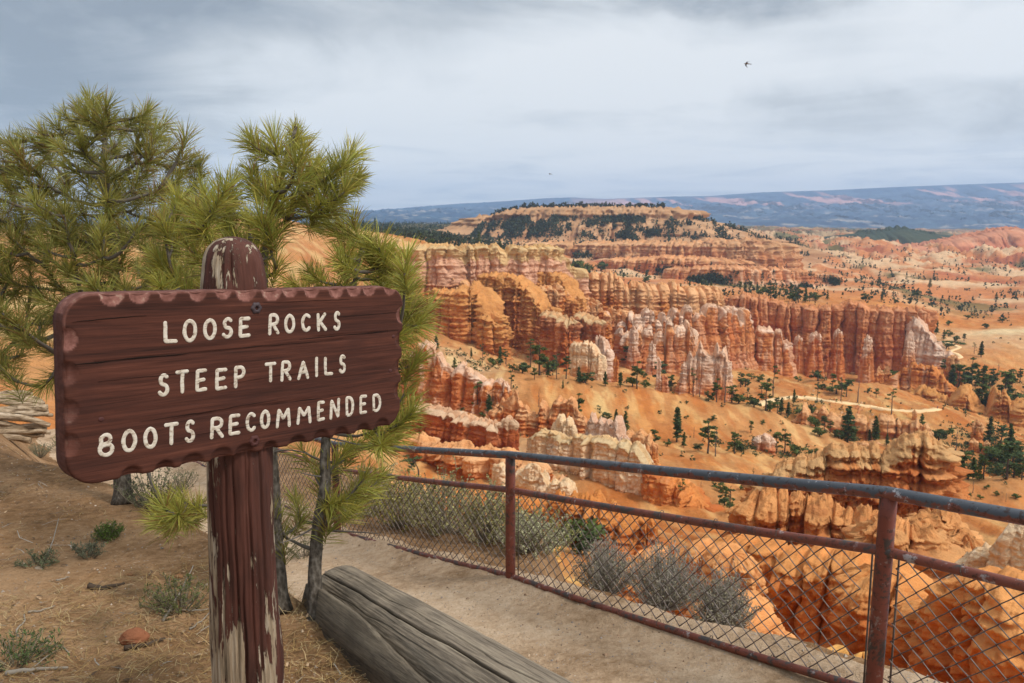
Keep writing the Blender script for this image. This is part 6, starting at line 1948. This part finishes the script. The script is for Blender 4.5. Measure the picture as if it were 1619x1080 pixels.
fc = np.concatenate([bq + np.array([[0, 1, 3]]), bq + np.array([[1, 2, 3]]), bq + np.array([[2, 4, 3]]), bq + np.array([[4, 0, 3]]), bq + np.array([[2, 0, 4]])], 0)
gc = np.array([(0.42, 0.31, 0.21), (0.33, 0.22, 0.14), (0.50, 0.42, 0.34), (0.30, 0.26, 0.23)])[r.integers(0, 4, n)] * r.uniform(0.7, 1.2, (n, 1))
tag(MB().add(v.reshape(-1, 3), fc, np.repeat(gc, 5, 0)).build('gravel', M['twig'], smooth=False), 'fine gravel scattered over path and dirt', 'gravel', kind='stuff')


# ================================================================ trees of the canyon
def leafquads(r, cen, spread, n, size, col, flat=0.0):
    """n leaf-clump faces scattered in an ellipsoid"""
    d = r.normal(0, 1, (n, 3))
    d /= np.linalg.norm(d, axis=1)[:, None]
    p = cen + d * (r.random((n, 1)) ** 0.45) * spread
    a = r.normal(0, 1, (n, 3)) * np.array([1, 1, 1 - flat])
    a /= np.linalg.norm(a, axis=1)[:, None]
    b = np.cross(a, r.normal(0, 1, (n, 3)))
    b /= np.linalg.norm(b, axis=1)[:, None]
    s = size * r.uniform(0.6, 1.4, (n, 1))
    v = np.stack([p - a * s, p + b * s * 0.55, p + a * s, p - b * s * 0.55], 1).reshape(-1, 3)
    c = np.repeat(np.array(col)[None] * r.uniform(0.6, 1.4, (n, 1)), 4, 0)
    return v, c


def tree_proto(kind, seed):
    """a tree one unit tall: (trunk builder, crown builder)"""
    r = np.random.default_rng(seed)
    tk, cr = MB(), MB()
    G = np.array([(0.050, 0.066, 0.026), (0.062, 0.076, 0.027), (0.044, 0.060, 0.030)][seed % 3]) * np.array([1.9, 2.0, 1.5])
    bark = (0.085, 0.068, 0.055)

    def crown(cen, spread, n, size, flat=0.0):
        v, c = leafquads(r, np.array(cen), np.array(spread), n, size, G * r.uniform(0.75, 1.3), flat)
        cr.add(v, np.arange(len(v)).reshape(-1, 4), c)

    if kind == 'conifer':
        z = np.linspace(-0.03, 0.97, 10)
        ax = np.stack([0.012 * pnoise(z * 2, seed, 1.0), 0.012 * pnoise(z * 2, seed, 5.0), z], 1)
        tk.tube(ax, np.linspace(0.020, 0.004, 10), 6, c=bark)
        w0 = r.uniform(0.15, 0.21)
        zz = 0.12 + 0.06 * r.random()
        while zz < 0.97:
            w = w0 * (1 - ((zz - 0.1) / 0.9)) ** 0.75 * r.uniform(0.65, 1.2) + 0.012
            for k in range(6):
                if r.random() < 0.14:
                    continue
                a = r.uniform(0, 6.28)
                q = r.uniform(0.75, 1.15)
                crown((math.cos(a) * w * 0.55 * q, math.sin(a) * w * 0.55 * q, zz - 0.15 * w), (0.42 * w * abs(math.cos(a)) + 0.2 * w, 0.42 * w * abs(math.sin(a)) + 0.2 * w, 0.022), 20, 0.030, 0.5)
            zz += r.uniform(0.038, 0.062)
    elif kind == 'pine':
        z = np.linspace(-0.03, 0.9, 10)
        ax = np.stack([0.03 * pnoise(z * 2, seed, 1.0), 0.03 * pnoise(z * 2, seed, 5.0), z], 1)
        tk.tube(ax, np.linspace(0.024, 0.006, 10), 6, c=bark)
        for k in range(13):
            zc = r.uniform(0.34, 0.95)
            a = r.uniform(0, 6.28)
            w = 0.19 * (1.12 - zc) ** 0.5 * r.uniform(0.4, 1.1)
            p = np.array([math.cos(a) * w, math.sin(a) * w, zc])
            tk.tube(np.array([[0, 0, zc - 0.08], p * [.5, .5, 1] - [0, 0, .03], p]), [0.008, 0.005, 0.003], 4, cap=False, c=bark)
            crown(p, (r.uniform(0.05, 0.10), r.uniform(0.05, 0.10), 0.042), 60, 0.030, 0.3)
    elif kind == 'sparse':
        z = np.linspace(-0.03, 0.98, 12)
        ax = np.stack([0.025 * pnoise(z * 2, seed, 1.0), 0.025 * pnoise(z * 2, seed, 5.0), z], 1)
        tk.tube(ax, np.linspace(0.017, 0.004, 12), 6, c=bark)
        for k in range(14):
            zc = r.uniform(0.22, 0.97)
            a = r.uniform(0, 6.28)
            w = r.uniform(0.05, 0.17) * (1.15 - zc * 0.6)
            p = np.array([math.cos(a) * w, math.sin(a) * w, zc + 0.03])
            tk.tube(np.array([[0, 0, zc - 0.02], p * [.5, .5, 1] + [0, 0, .005], p]), [0.007, 0.004, 0.002], 4, cap=False, c=bark)
            if r.random() < 0.72:
                crown(p, (0.045, 0.045, 0.028), 28, 0.024)
    elif kind == 'snag':
        z = np.linspace(-0.03, 1.0, 12)
        ax = np.stack([0.04 * pnoise(z * 2, seed, 1.0), 0.04 * pnoise(z * 2, seed, 5.0), z], 1)
        tk.tube(ax, np.linspace(0.022, 0.003, 12), 6, c=(0.13, 0.11, 0.095))
        for k in range(11):
            zc = r.uniform(0.3, 0.95)
            a = r.uniform(0, 6.28)
            w = r.uniform(0.05, 0.18) * (1.2 - zc)
            p = np.array([math.cos(a) * w, math.sin(a) * w, zc + 0.05])
            tk.tube(np.array([[0, 0, zc], p * [.5, .5, 1], p]), [0.008, 0.005, 0.002], 4, cap=False, c=(0.13, 0.11, 0.095))
        return tk, None
    elif kind == 'flat':
        z = np.linspace(-0.03, 0.85, 12)
        sx = 0.14 * r.choice([-1, 1])
        ax = np.stack([sx * (z ** 2) + 0.03 * np.sin(z * 5), 0.02 * np.sin(z * 4), z], 1)
        tk.tube(ax, np.linspace(0.030, 0.012, 12), 6, c=bark)
        for k in range(7):
            p = np.array([ax[-1][0] + r.uniform(-0.26, 0.30), r.uniform(-0.2, 0.2), r.uniform(0.78, 0.96)])
            tk.tube(np.array([ax[-3], (ax[-3] + p) / 2 + [0, 0, .02], p]), [0.012, 0.008, 0.004], 4, cap=False, c=bark)
            crown(p, (0.13, 0.10, 0.035), 46, 0.032, 0.5)
    elif kind == 'bush':
        tk.tube(np.array([[0, 0, -0.05], [0.02, 0, 0.2], [0, 0.02, 0.5]]), [0.05, 0.04, 0.02], 6, c=bark)
        for k in range(9):
            a = r.uniform(0, 6.28)
            w = r.uniform(0.1, 0.38)
            crown((math.cos(a) * w, math.sin(a) * w, r.uniform(0.25, 0.78)), (0.20, 0.20, 0.16), 40, 0.075)
    return tk, cr


KIND = dict(c='conifer', p='pine', s='sparse', d='snag', f='flat', b='bush')
NAME = dict(c='conifer', p='canyon_pine', s='sparse_pine', d='dead_tree', f='windswept_pine', b='juniper_bush')
NVAR = dict(c=5, p=5, s=4, d=3, f=2, b=4)
PROTO = {}
for k_, nm_ in KIND.items():
    for v_ in range(NVAR[k_]):
        tk_, cr_ = tree_proto(nm_, 11 * v_ + ord(k_))
        PROTO[k_, v_] = (tk_, cr_)
USED = {}


def put_tree(k, pos, h, label, group=None, wide=1.0, seed=0):
    v = seed % NVAR[k]
    e = empty(NAME[k], tuple(pos))
    e.scale = (h * wide, h * wide, h)
    e.rotation_euler = (0, 0, (seed * 2.399) % 6.283)
    tag(e, label, 'bush' if k == 'b' else 'tree', group)
    if (k, v) not in USED:
        tk, cr = PROTO[k, v]
        USED[k, v] = [(tk.build('trunk', M['bark_far']), 0)]
        if cr is not None:
            USED[k, v].append((cr.build('crown', M['foliage'], smooth=False), 0))
        first = True
    else:
        first = False
    for i, (o, _) in enumerate(USED[k, v]):
        c = o if first else o.copy()
        if not first:
            COL.objects.link(c)
        c.parent = e
    return e


# photo pixel of the foot, height in photo pixels, kind
TREES = {
    'at the foot of the big left cliff': """690,553,19,c 719,587,18,c 745,566,13,c 763,575,26,s 791,578,24,c 800,577,20,p 839,580,35,s 853,594,46,p 878,568,28,c 880,600,34,s 905,580,31,s 895,600,29,p
        866,596,22,c 872,588,18,b 826,590,14,b 810,588,10,b 780,580,12,b 845,602,18,p 915,604,20,c 925,606,15,b""",
    'beside the pink fin left of centre': "668,633,38,c 703,633,16,b 755,655,41,s 773,660,30,c 764,660,7,b 712,643,10,b 696,643,8,b 730,651,6,b",
    'on the bare slope behind the cream wall': "808,636,40,s 890,616,11,c 914,663,32,p 852,644,20,d 974,669,18,c 1097,693,14,d 1187,686,16,p 1126,668,7,b 1085,663,5,b 1068,668,5,b 958,665,10,b 905,670,10,b 1230,690,6,b 1205,672,6,b",
    'on the crest of the bare orange slope': """957,611,19,c 981,613,20,c 991,580,27,p 1007,615,36,p 1043,615,34,p 1061,618,24,p 1096,628,35,s 1106,629,24,d 1133,636,31,p 1146,638,37,d 1157,637,27,p 1185,639,14,p
        1072,583,12,b 922,607,10,b 1000,612,14,b 1020,614,10,b 1052,616,12,b 1120,634,12,b 1128,633,22,s 1168,638,14,b 1196,641,10,b 966,590,8,b 975,598,8,b 1018,598,8,b""",
    'in a row at the foot of the bare slope': "989,687,31,c 1035,707,27,p 1070,700,47,c 1081,708,20,c 1119,718,43,p 1131,722,35,d 1161,718,33,p 1189,709,18,s 1227,718,28,p 1240,718,31,p 1260,721,14,b 1284,722,12,b 1172,716,12,b 1104,712,10,b 1055,706,8,b 1250,716,20,d",
    'between the two bare hills, near the trail': """1171,613,22,p 1222,628,42,s 1210,650,37,p 1217,651,14,b 1229,655,21,p 1235,656,22,c 1246,657,18,c 1255,639,19,c 1281,670,24,c 1303,683,19,p 1312,685,18,p 1292,637,28,s 1316,616,20,p 1329,635,32,s 1356,637,28,d
        1385,629,14,p 1409,657,34,s 1293,603,14,b 1262,604,8,b 1342,610,8,b 1300,616,8,b 1372,622,7,b 1270,662,16,b 1290,676,16,b 1182,628,12,p 1192,645,14,b 1188,600,8,b 1200,604,10,b 1244,596,7,b 1338,628,22,p 1322,624,16,b 1204,622,14,p 1178,612,12,b""",
    'in the tall stand below the low pinnacles': "1340,700,48,c 1360,696,34,c 1383,698,33,c 1417,693,26,c 1402,705,32,d 1402,706,17,c 1296,690,14,b 1326,694,12,b 1374,698,16,c 1350,700,20,c",
    'below the long fluted wall': "1253,563,14,b 1242,557,15,b 1309,579,20,c 1321,581,13,c 1405,577,44,p 1422,578,33,p 1412,576,30,c 1416,609,22,b 1269,566,9,b 1284,572,9,b 1430,560,16,c",
    'on the ledges by the switchbacks at the right': """1491,577,32,f 1493,591,20,p 1504,620,36,c 1515,615,32,p 1535,611,36,p 1551,646,57,c 1557,651,24,c 1569,611,26,p 1587,642,45,p 1593,637,42,p 1472,627,12,c 1551,566,21,c 1524,539,10,p 1545,612,22,c 1524,612,20,b 1600,612,24,s 1577,600,20,d 1612,606,22,p 1540,560,14,s
        1580,640,20,b 1598,640,18,b 1508,612,18,b 1563,612,14,b""",
    'in the dark grove at lower right': """1541,706,33,p 1564,700,34,c 1582,711,31,p 1595,722,42,c 1522,757,44,p 1538,757,28,c 1555,758,38,p 1591,759,50,p 1511,717,30,d 1615,760,30,p 1562,728,16,b 1484,697,17,b 1457,677,19,c 1570,722,20,b 1580,730,18,b 1600,735,22,b 1608,728,26,p
        1548,760,22,c 1530,758,18,b 1505,757,12,b 1575,752,14,b 1496,693,14,b 1550,715,14,b 1602,756,20,b""",
    'on the bare pinkish slope at lower right': "1511,784,22,p 1495,781,13,b 1538,780,15,d 1520,770,5,b 1480,786,8,b 1560,774,6,b 1607,790,8,b 1590,795,12,d 1475,776,6,b 1550,790,6,b 1575,784,6,b 1530,788,7,b",
    'on the slope left of the near orange fin': "1191,755,13,s 1190,789,17,c 1153,825,46,s 1078,797,31,s 1146,800,14,b 1160,810,14,b 1140,780,12,b 1165,830,10,b 1128,770,6,b 1175,775,8,b 1108,775,12,d",
    'on the ledges behind the fence mesh': "661,757,28,f 686,792,27,p 659,779,14,b 676,720,10,b 715,795,9,b 650,740,9,b",
    'in the gully behind the fence mesh': "875,842,38,b 920,864,46,b 925,877,36,b 867,867,20,b 840,874,24,b 938,868,30,b 858,826,14,b 905,862,24,p 900,835,16,b",
    'on the rim of the big left cliff': "757,389,19,c 790,407,24,c 797,412,14,c 593,362,14,c 575,360,10,c 665,384,12,p 708,390,13,p 612,372,8,b 680,386,7,b 735,388,7,b 640,378,9,c",
    'in the tree line behind the knobbed ridge': """907,432,18,b 927,432,16,b 950,429,13,b 958,482,12,c 1010,462,13,p 1022,466,14,p 1033,467,12,p 1045,468,15,c 1062,467,13,p 1076,465,14,c 1090,464,16,c 1099,465,15,p 1108,465,18,c 1116,464,15,p 1124,466,17,c
        915,434,12,p 936,431,12,p 985,448,10,p 996,456,11,c 1040,470,11,b 1085,468,11,b 1020,447,9,b""",
    'on the flat behind the long fluted wall': """1170,462,14,p 1178,461,13,c 1186,462,14,p 1197,462,13,c 1218,475,26,p 1250,469,17,c 1262,479,22,p 1273,479,20,c 1280,478,15,p 1232,472,12,p 1240,474,14,p 1290,476,12,b 1308,474,13,c 1369,477,11,b 1394,478,14,c 1480,529,20,c 1492,537,13,c 1524,540,10,p
        1205,468,12,b 1256,478,14,b 1226,474,14,c 1450,470,9,b 1470,455,12,c 1500,532,8,b 1510,540,8,b 1415,480,8,b 1500,515,7,b 1540,500,7,c 1560,520,7,b 1585,510,7,b 1530,505,6,b 1575,475,10,c""",
}
PHR = dict(c='dark conifer', p='green pine', s='thin pine', d='dead tree', f='flat-topped pine', b='round bush')
SPECIAL = {(668, 633): 'big conifer at the left foot of the pink fin, by the near pine needles', (755, 655): 'tall thin pine with a small top tuft before the pink fin', (773, 660): 'narrow dark conifer just right of the tall thin one, before the pink fin',
           (808, 636): 'two-tiered thin pine rising from the row of orange spires', (914, 663): 'leaning pine between the orange spires and the pale arch tower', (989, 687): 'conifer squeezed behind the white-streaked spires',
           (1070, 700): 'tallest conifer at the foot of the bare slope, a small one beside it', (1119, 718): 'full wide pine at the foot of the bare slope, beside a dead trunk', (1161, 718): 'full pine standing alone right of the dead trunk',
           (1340, 700): 'biggest spruce-like conifer below the low pinnacles', (1293, 603): 'round bush alone on the bare hill below the long wall', (1405, 577): 'largest pine below the right part of the long fluted wall',
           (1491, 577): 'flat-topped pine on the trail bend at the right', (1551, 646): 'very tall narrow conifer on the ledges by the switchbacks', (1522, 757): 'big full pine at the left of the lower right grove',
           (1591, 759): 'tallest pine of the grove at lower right', (1511, 784): 'small lone pine on the bare pinkish slope', (661, 757): 'flat-topped little pine hanging over the top fence rail at left', (757, 389): 'lone conifer on the middle cream block of the big cliff',
           (790, 407): 'leaning conifer in the notch between the second and third cream blocks', (1153, 825): 'straggly thin pine above the middle rail, left of the near fin', (1078, 797): 'thin pine at the right end of the cream wall above the middle rail',
           (1222, 628): 'tallest thin gappy pine between the bare hills', (1210, 650): 'leaning leafy pine on the crest, right beside the trail', (1409, 657): 'thin pine standing across the right end of the trail'}
cnt = {}
ti = 0
tr_ = np.random.default_rng(200)
ALLT = []
for where, txt in TREES.items():
    for tok in txt.split():
        px, py, hp, k = tok.split(',')
        px, py, hp = float(px), float(py), float(hp)
        pos = hit(px, py)
        d = pos[1] * CT - pos[2] * ST
        h = hp * d / F * 1.28
        wide = {'b': 1.25, 'p': 1.1, 'c': 1.0, 's': 1.0, 'd': 1.0, 'f': 1.2}[k] * tr_.uniform(1.0, 1.4)
        sp = SPECIAL.get((int(px), int(py)))
        ALLT.append((where, k, pos, h, wide, sp))
tot = {}
for w_, k, *_ in [(a, b, f) for a, b, c, d_, e_, f in ALLT if f is None]:
    tot[w_, k] = tot.get((w_, k), 0) + 1
seen = {}
for where, k, pos, h, wide, sp in ALLT:
    ti += 1
    if sp:
        put_tree(k, pos, h, sp, 'trees ' + where, wide, ti)
        continue
    n_ = tot[where, k]
    lab = PHR[k] + ' ' + where
    if n_ == 1:
        lab = 'only ' + lab
    else:
        lab = 'one of the ' + PHR[k].replace('bush', 'bushes').replace('conifer', 'conifers').replace('pine', 'pines').replace('dead tree', 'dead trees') + ' ' + where
    put_tree(k, pos, h, lab, ('bushes ' if k == 'b' else 'trees ') + where, wide, ti)

# ---- scrub on the slopes and the woods far out: nobody could count these
r = np.random.default_rng(210)


def mass(name, label, pts, hs, n, mat, flat=0.0, col=(0.055, 0.07, 0.03), conical=False):
    Vs, Cs = [], []
    m = len(pts)
    for j in range(n):
        u = r.random(m)
        wd = (0.32 * (1 - 0.85 * u)) if conical else 0.5 * np.sqrt(np.clip(1 - (2 * u - 1) ** 2, 0, 1)) + 0.1
        a = r.uniform(0, 6.28, m)
        p = pts + np.stack([np.cos(a) * wd * hs * 0.8, np.sin(a) * wd * hs * 0.8, u * hs], 1)
        A = r.normal(0, 1, (m, 3))
        A /= np.linalg.norm(A, axis=1)[:, None]
        B = np.cross(A, r.normal(0, 1, (m, 3)))
        B /= np.linalg.norm(B, axis=1)[:, None]
        s = (hs * (0.26 if conical else 0.36) * r.uniform(0.6, 1.3, m))[:, None]
        Vs.append(np.stack([p - A * s, p + B * s * 0.7, p + A * s, p - B * s * 0.7], 1).reshape(-1, 3))
        Cs.append(np.repeat(np.array(col)[None] * r.uniform(0.55, 1.5, (m, 1)), 4, 0))
    V = np.vstack(Vs)
    o = MB().add(V, np.arange(len(V)).reshape(-1, 4), np.vstack(Cs)).build(name, mat, smooth=False)
    tag(o, label, kind='stuff')
    return o


# scrub follows the scrub mask and thins out over the bare hills
gyf, gxf = GY.ravel(), GX.ravel()
wgt = (np.clip(SM, 0, 1) * np.clip(n3 + 0.5, 0, 1) + 0.010 * (n3 > 0.0)).ravel() * ((gyf > 230) & (gyf < 800)) * (GA.ravel() > -0.16)
pick = r.choice(len(gyf), 2600, p=wgt / wgt.sum())
jx, jy = gxf[pick] + r.normal(0, 0.5, 2600), gyf[pick] + r.normal(0, 0.8, 2600)
mass('low_scrub', 'low dark green scrub dotted over the orange slopes', np.stack([jx, jy, terr(jx, jy) - 0.1], 1), r.uniform(0.6, 1.9, 2600), 9, M['foliage'], col=(0.085, 0.098, 0.040))
# woods: badlands on the right, plain on the left, and the slopes and top of the mesa
dens = sstep(-0.02, 0.3, fbm(GX / 120, GY / 190, 6.0, 5) + 0.12 * fbm(GX / 30, GY / 50, 2.0, 3)).ravel() + 0.12
wgt = dens * ((gyf > 820) & (gyf < 3600)) * (GA.ravel() > -0.05) * (gyf / 1500)
n_ = 6500
pick = r.choice(len(gyf), n_, p=wgt / wgt.sum())
jx, jy = gxf[pick] + r.normal(0, 1.5, n_), gyf[pick] + r.normal(0, 4, n_)
pts = [np.stack([jx, jy, terr(jx, jy) - 0.3], 1)]
hs = [r.uniform(3.0, 8.5, n_)]
wgt = ((gyf > 850) & (gyf < 3300) & (GA.ravel() < 0.0) & (GA.ravel() > -0.35)) * (gyf / 1500) * (0.25 + dens)
n_ = 5000
pick = r.choice(len(gyf), n_, p=wgt / wgt.sum())
jx, jy = gxf[pick], gyf[pick]
pts.append(np.stack([jx, jy, terr(jx, jy) - 0.3], 1))
hs.append(r.uniform(5, 10, n_))
for o, ALL, CC in FORM[:4]:
    q = ALL.reshape(-1, 3)
    K_ = ALL.shape[0]
    Vrow = np.repeat(np.linspace(0, 1, K_)[:, None], ALL.shape[1], 1).ravel()
    ism = o is FORM[0][0]
    nn_ = fbm(q[:, 0] / 55, q[:, 1] / 55, q[:, 2] / 30, 4)
    front = np.repeat((ALL[0][:, 1] < ALL[0][:, 1].max() + 1e9)[None], K_, 0).ravel()
    wv = sstep(0.0, 0.30, nn_ + (0.10 if ism else -0.05)) * (Vrow < (0.78 if ism else 0.45)) * (Vrow > (0.30 if ism else 0.0)) + (2.0 * (Vrow > 0.985) * ism) + 0.02 * (Vrow < 0.7)
    wv = wv * np.repeat((np.arange(ALL.shape[1]) < 0.5 * ALL.shape[1])[None], K_, 0).ravel()
    k_ = {0: 8000}.get([f[0] for f in FORM].index(o), 1100)
    pick = r.choice(len(q), k_, p=wv / wv.sum())
    pts.append(q[pick] + r.normal(0, 1.5, (k_, 3)) * [1, 1, 0.2])
    hs.append(r.uniform(4.5, 10, k_) if ism else r.uniform(3, 7, k_))
mass('far_woodland', 'dark conifers scattered over the mesa, the badlands and the plain', np.vstack(pts), np.concatenate(hs), 7, M['foliage'], col=(0.055, 0.072, 0.040), conical=True)
# rubble on the scree below the cliff
rub = []
for px, py, sx, sy, k in ((855, 545, 22, 22, 260), (1180, 570, 12, 10, 60), (1340, 640, 40, 14, 90), (840, 740, 30, 12, 60), (700, 715, 40, 6, 60)):
    for i in range(k):
        rub.append((px + r.normal(0, sx), py + r.normal(0, sy)))
rp = np.array([hit(*q) for q in rub])
rs_ = np.exp(r.normal(-0.35, 0.5, len(rp)))
v = np.repeat(tet[None], len(rp), 0) * r.uniform(0.6, 1.4, (len(rp), 5, 3)) * rs_[:, None, None] + rp[:, None] + np.array([0, 0, 0.15])
bq = np.arange(len(rp))[:, None] * 5
fc = np.concatenate([bq + np.array([[0, 1, 3]]), bq + np.array([[1, 2, 3]]), bq + np.array([[2, 4, 3]]), bq + np.array([[4, 0, 3]]), bq + np.array([[2, 0, 4]])], 0)
rc_ = np.array([C(216, 150, 100), C(200, 128, 80), C(222, 176, 132)])[r.integers(0, 3, len(rp))]
tag(MB().add(v.reshape(-1, 3), fc, np.repeat(rc_, 5, 0)).build('rubble', M['twig'], smooth=False), 'orange rubble on the scree under the cliff', 'rubble', kind='stuff')

# ---- walking trails: pale benches cut into the slopes
M['trail'] = mat_rock('trodden trail', 0.5, 0.12, 0.2, 0.2)
for nm, pl, wd in (('trail', [(1196, 640), (1215, 636), (1238, 631), (1258, 628), (1280, 631), (1310, 635), (1340, 638), (1370, 643), (1400, 648), (1430, 651), (1460, 651), (1484, 647)], 2.6),
                   ('trail', [(1328, 579), (1338, 588), (1352, 590), (1366, 576), (1380, 574), (1400, 577), (1425, 578), (1452, 573), (1475, 569), (1500, 569), (1520, 566), (1512, 560), (1500, 557), (1518, 550), (1505, 545), (1488, 541)], 2.2)):
    pp_ = []
    for a, b in zip(pl[:-1], pl[1:]):
        for k in np.linspace(0, 1, 14, endpoint=False):
            pp_.append((a[0] + (b[0] - a[0]) * k, a[1] + (b[1] - a[1]) * k))
    w3 = np.array([hit(*q) for q in pp_])
    for _ in range(6):
        w3[1:-1] = 0.25 * w3[:-2] + 0.5 * w3[1:-1] + 0.25 * w3[2:]
    tn = np.gradient(w3[:, :2], axis=0)
    tn /= np.linalg.norm(tn, axis=1)[:, None] + 1e-9
    nn = np.stack([-tn[:, 1], tn[:, 0]], 1)
    rows = []
    for k, dz in ((-1.0, -0.9), (-0.85, 0.30), (0.85, 0.30), (1.0, -0.9)):
        q = w3[:, :2] + nn * wd * k
        rows.append(np.stack([q[:, 0], q[:, 1], np.maximum(w3[:, 2], terr(q[:, 0], q[:, 1])) + dz], 1))
    tag(MB().add(np.stack(rows, 1).reshape(-1, 3), grid_faces(len(w3), 4), C(236, 200, 150)).build(nm, M['trail']), kind='structure')


# ---- two hikers on the trail, a couple of metres tall in the far distance
def person(name, label, pos, face, shirt, seed):
    root = empty(name, tuple(pos))
    root.rotation_euler = (0, 0, face)
    tag(root, label, 'person')
    mb = MB()
    skin, hair, trou = (0.42, 0.24, 0.16), (0.05, 0.035, 0.025), (0.07, 0.075, 0.09)
    # one continuous figure in mid stride: rings run from the foot over hip, trunk and neck to the crown
    mb.tube(np.array([[0, 0.20, 0.0], [0, 0.16, 0.10], [0.0, 0.10, 0.46], [0.06, 0.03, 0.84], [0.03, 0.0, 0.98], [0, 0, 1.12], [0, 0, 1.34], [0, 0.0, 1.44], [0, 0.01, 1.52], [0, 0.02, 1.58], [0, 0.03, 1.66], [0, 0.02, 1.73], [0, 0.02, 1.75]]),
            [0.045, 0.045, 0.06, 0.085, 0.15, 0.14, 0.17, 0.13, 0.055, 0.085, 0.10, 0.07, 0.01], 10)
    mb.tube(np.array([[0.0, -0.22, 0.06], [0.0, -0.20, 0.12], [-0.05, -0.04, 0.48], [-0.08, 0.0, 0.84], [-0.04, 0.0, 0.99]]), [0.045, 0.045, 0.06, 0.085, 0.13], 10)
    mb.tube(np.array([[0.16, 0, 1.40], [0.22, -0.04, 1.12], [0.2, 0.10, 0.90], [0.19, 0.14, 0.82]]), [0.055, 0.045, 0.036, 0.03], 8)
    mb.tube(np.array([[-0.16, 0, 1.40], [-0.22, 0.02, 1.12], [-0.2, -0.06, 0.88], [-0.19, -0.06, 0.80]]), [0.055, 0.045, 0.036, 0.03], 8)
    V = np.vstack(mb.v)
    c = np.where(V[:, 2:3] < 0.95, trou, np.where(V[:, 2:3] < 1.47, shirt, np.where(V[:, 2:3] < 1.67, skin, hair)))
    mb.c = [c]
    mb.build('body', M['twig'], root)
    b2 = MB().tube(np.array([[0, -0.15, 0.98], [0, -0.20, 1.1], [0, -0.19, 1.35], [0, -0.14, 1.44]]), [0.08, 0.14, 0.13, 0.05], 10, c=(0.05, 0.06, 0.12))
    b2.build('backpack', M['twig'], root)


for px, py, sh, sd, lb in ((1482, 648, (0.05, 0.10, 0.30), 1, 'tiny hiker in a blue shirt at the right end of the lower trail'), (1388, 577, (0.04, 0.04, 0.05), 2, 'tiny hiker in dark clothes on the upper trail under the long wall')):
    person('person', lb, hit(px, py) + [0, 0, 0.3], 1.2, sh, sd)


# ---- birds
def bird(name, label, px, py, d, span, bank, head):
    r_ = P(px, py, d)
    root = empty(name, tuple(r_))
    root.rotation_euler = (0.25, bank, head)
    tag(root, label, 'bird')
    n, m = 16, 10
    u = np.linspace(0, 1, n)
    rad = 0.075 * np.sin(np.pi * np.clip(u * 0.93 + 0.05, 0, 1)) ** 0.75
    y = 0.34 - 0.72 * u
    mb = MB().tube(np.stack([0 * u, y, 0.02 * np.sin(u * 3)], 1), rad * 0.8 + 0.004, m, c=(0.13, 0.065, 0.03))
    # the wings are swept back and drooped; each has thickness at the arm and thin feathers behind
    for s in (-1, 1):
        k = np.linspace(0, 1, 14)
        lead = np.stack([s * k * 0.5, 0.14 + 0.10 * np.sin(k * 2.2) - 0.42 * k ** 2.2, 0.10 * np.sin(k * 2.4) - 0.16 * k], 1)
        ch = 0.20 * (1 - 0.85 * k ** 2.2)
        rows = []
        for f, h in ((0, 0), (0.18, 0.018), (0.5, 0.010), (1.0, 0.0), (0.5, -0.004), (0.18, -0.006)):
            rows.append(lead + np.stack([0 * k, -ch * f, h * (1 - 0.8 * k)], 1))
        mb.add(np.stack(rows, 1).reshape(-1, 3), grid_faces(14, 6, wrap=True), (0.045, 0.035, 0.035))
    t_ = np.array([[-0.03, -0.33, 0.0], [0.03, -0.33, 0.0], [0.075, -0.52, 0.004], [0, -0.50, 0.012], [-0.075, -0.52, 0.004], [0, -0.33, 0.012]])
    mb.add(t_, [np.array([[0, 5, 3], [0, 3, 4], [5, 1, 3], [1, 2, 3]])], (0.06, 0.045, 0.04))
    for v in mb.v:
        v *= span
    mb.build('body', M['twig'], root)


bird('bird', 'brown swift-winged bird gliding in the upper right sky, the larger one', 1181, 101, 45, 0.48, -0.9, 0.9)
bird('bird', 'tiny dark bird low in the sky above the far end of the mesa', 870, 275, 110, 0.60, 0.25, 1.9)

# ---- the air: thin blue haze over the whole landscape
hz, t, b = new_mat('air', 1.0)
t.n.remove(b)
pv_ = t.new('ShaderNodeVolumePrincipled')
pv_.inputs['Color'].default_value = (0.50, 0.70, 1.0, 1)
pv_.inputs['Density'].default_value = 0.60e-4
pv_.inputs['Anisotropy'].default_value = 0.0
t.l.new(pv_.outputs[0], t.n['Material Output'].inputs['Volume'])
zmin, zmax = float(min(GZ.min(), zz.min() if hasattr(zz, 'min') else 0, -480)) - 1.0, float(zz.max()) + 25.0
x_, y0_, y1_ = 19000, -60.0, 18700.0
mb = MB()
mb.add([[-x_, y0_, zmin], [x_, y0_, zmin], [x_, y1_, zmin], [-x_, y1_, zmin], [-x_, y0_, zmax], [x_, y0_, zmax], [x_, y1_, zmax], [-x_, y1_, zmax]],
       np.array([[0, 3, 2, 1], [4, 5, 6, 7], [0, 1, 5, 4], [1, 2, 6, 5], [2, 3, 7, 6], [3, 0, 4, 7]]))
haze = mb.build('haze', hz, smooth=False)
tag(haze, kind='stuff')
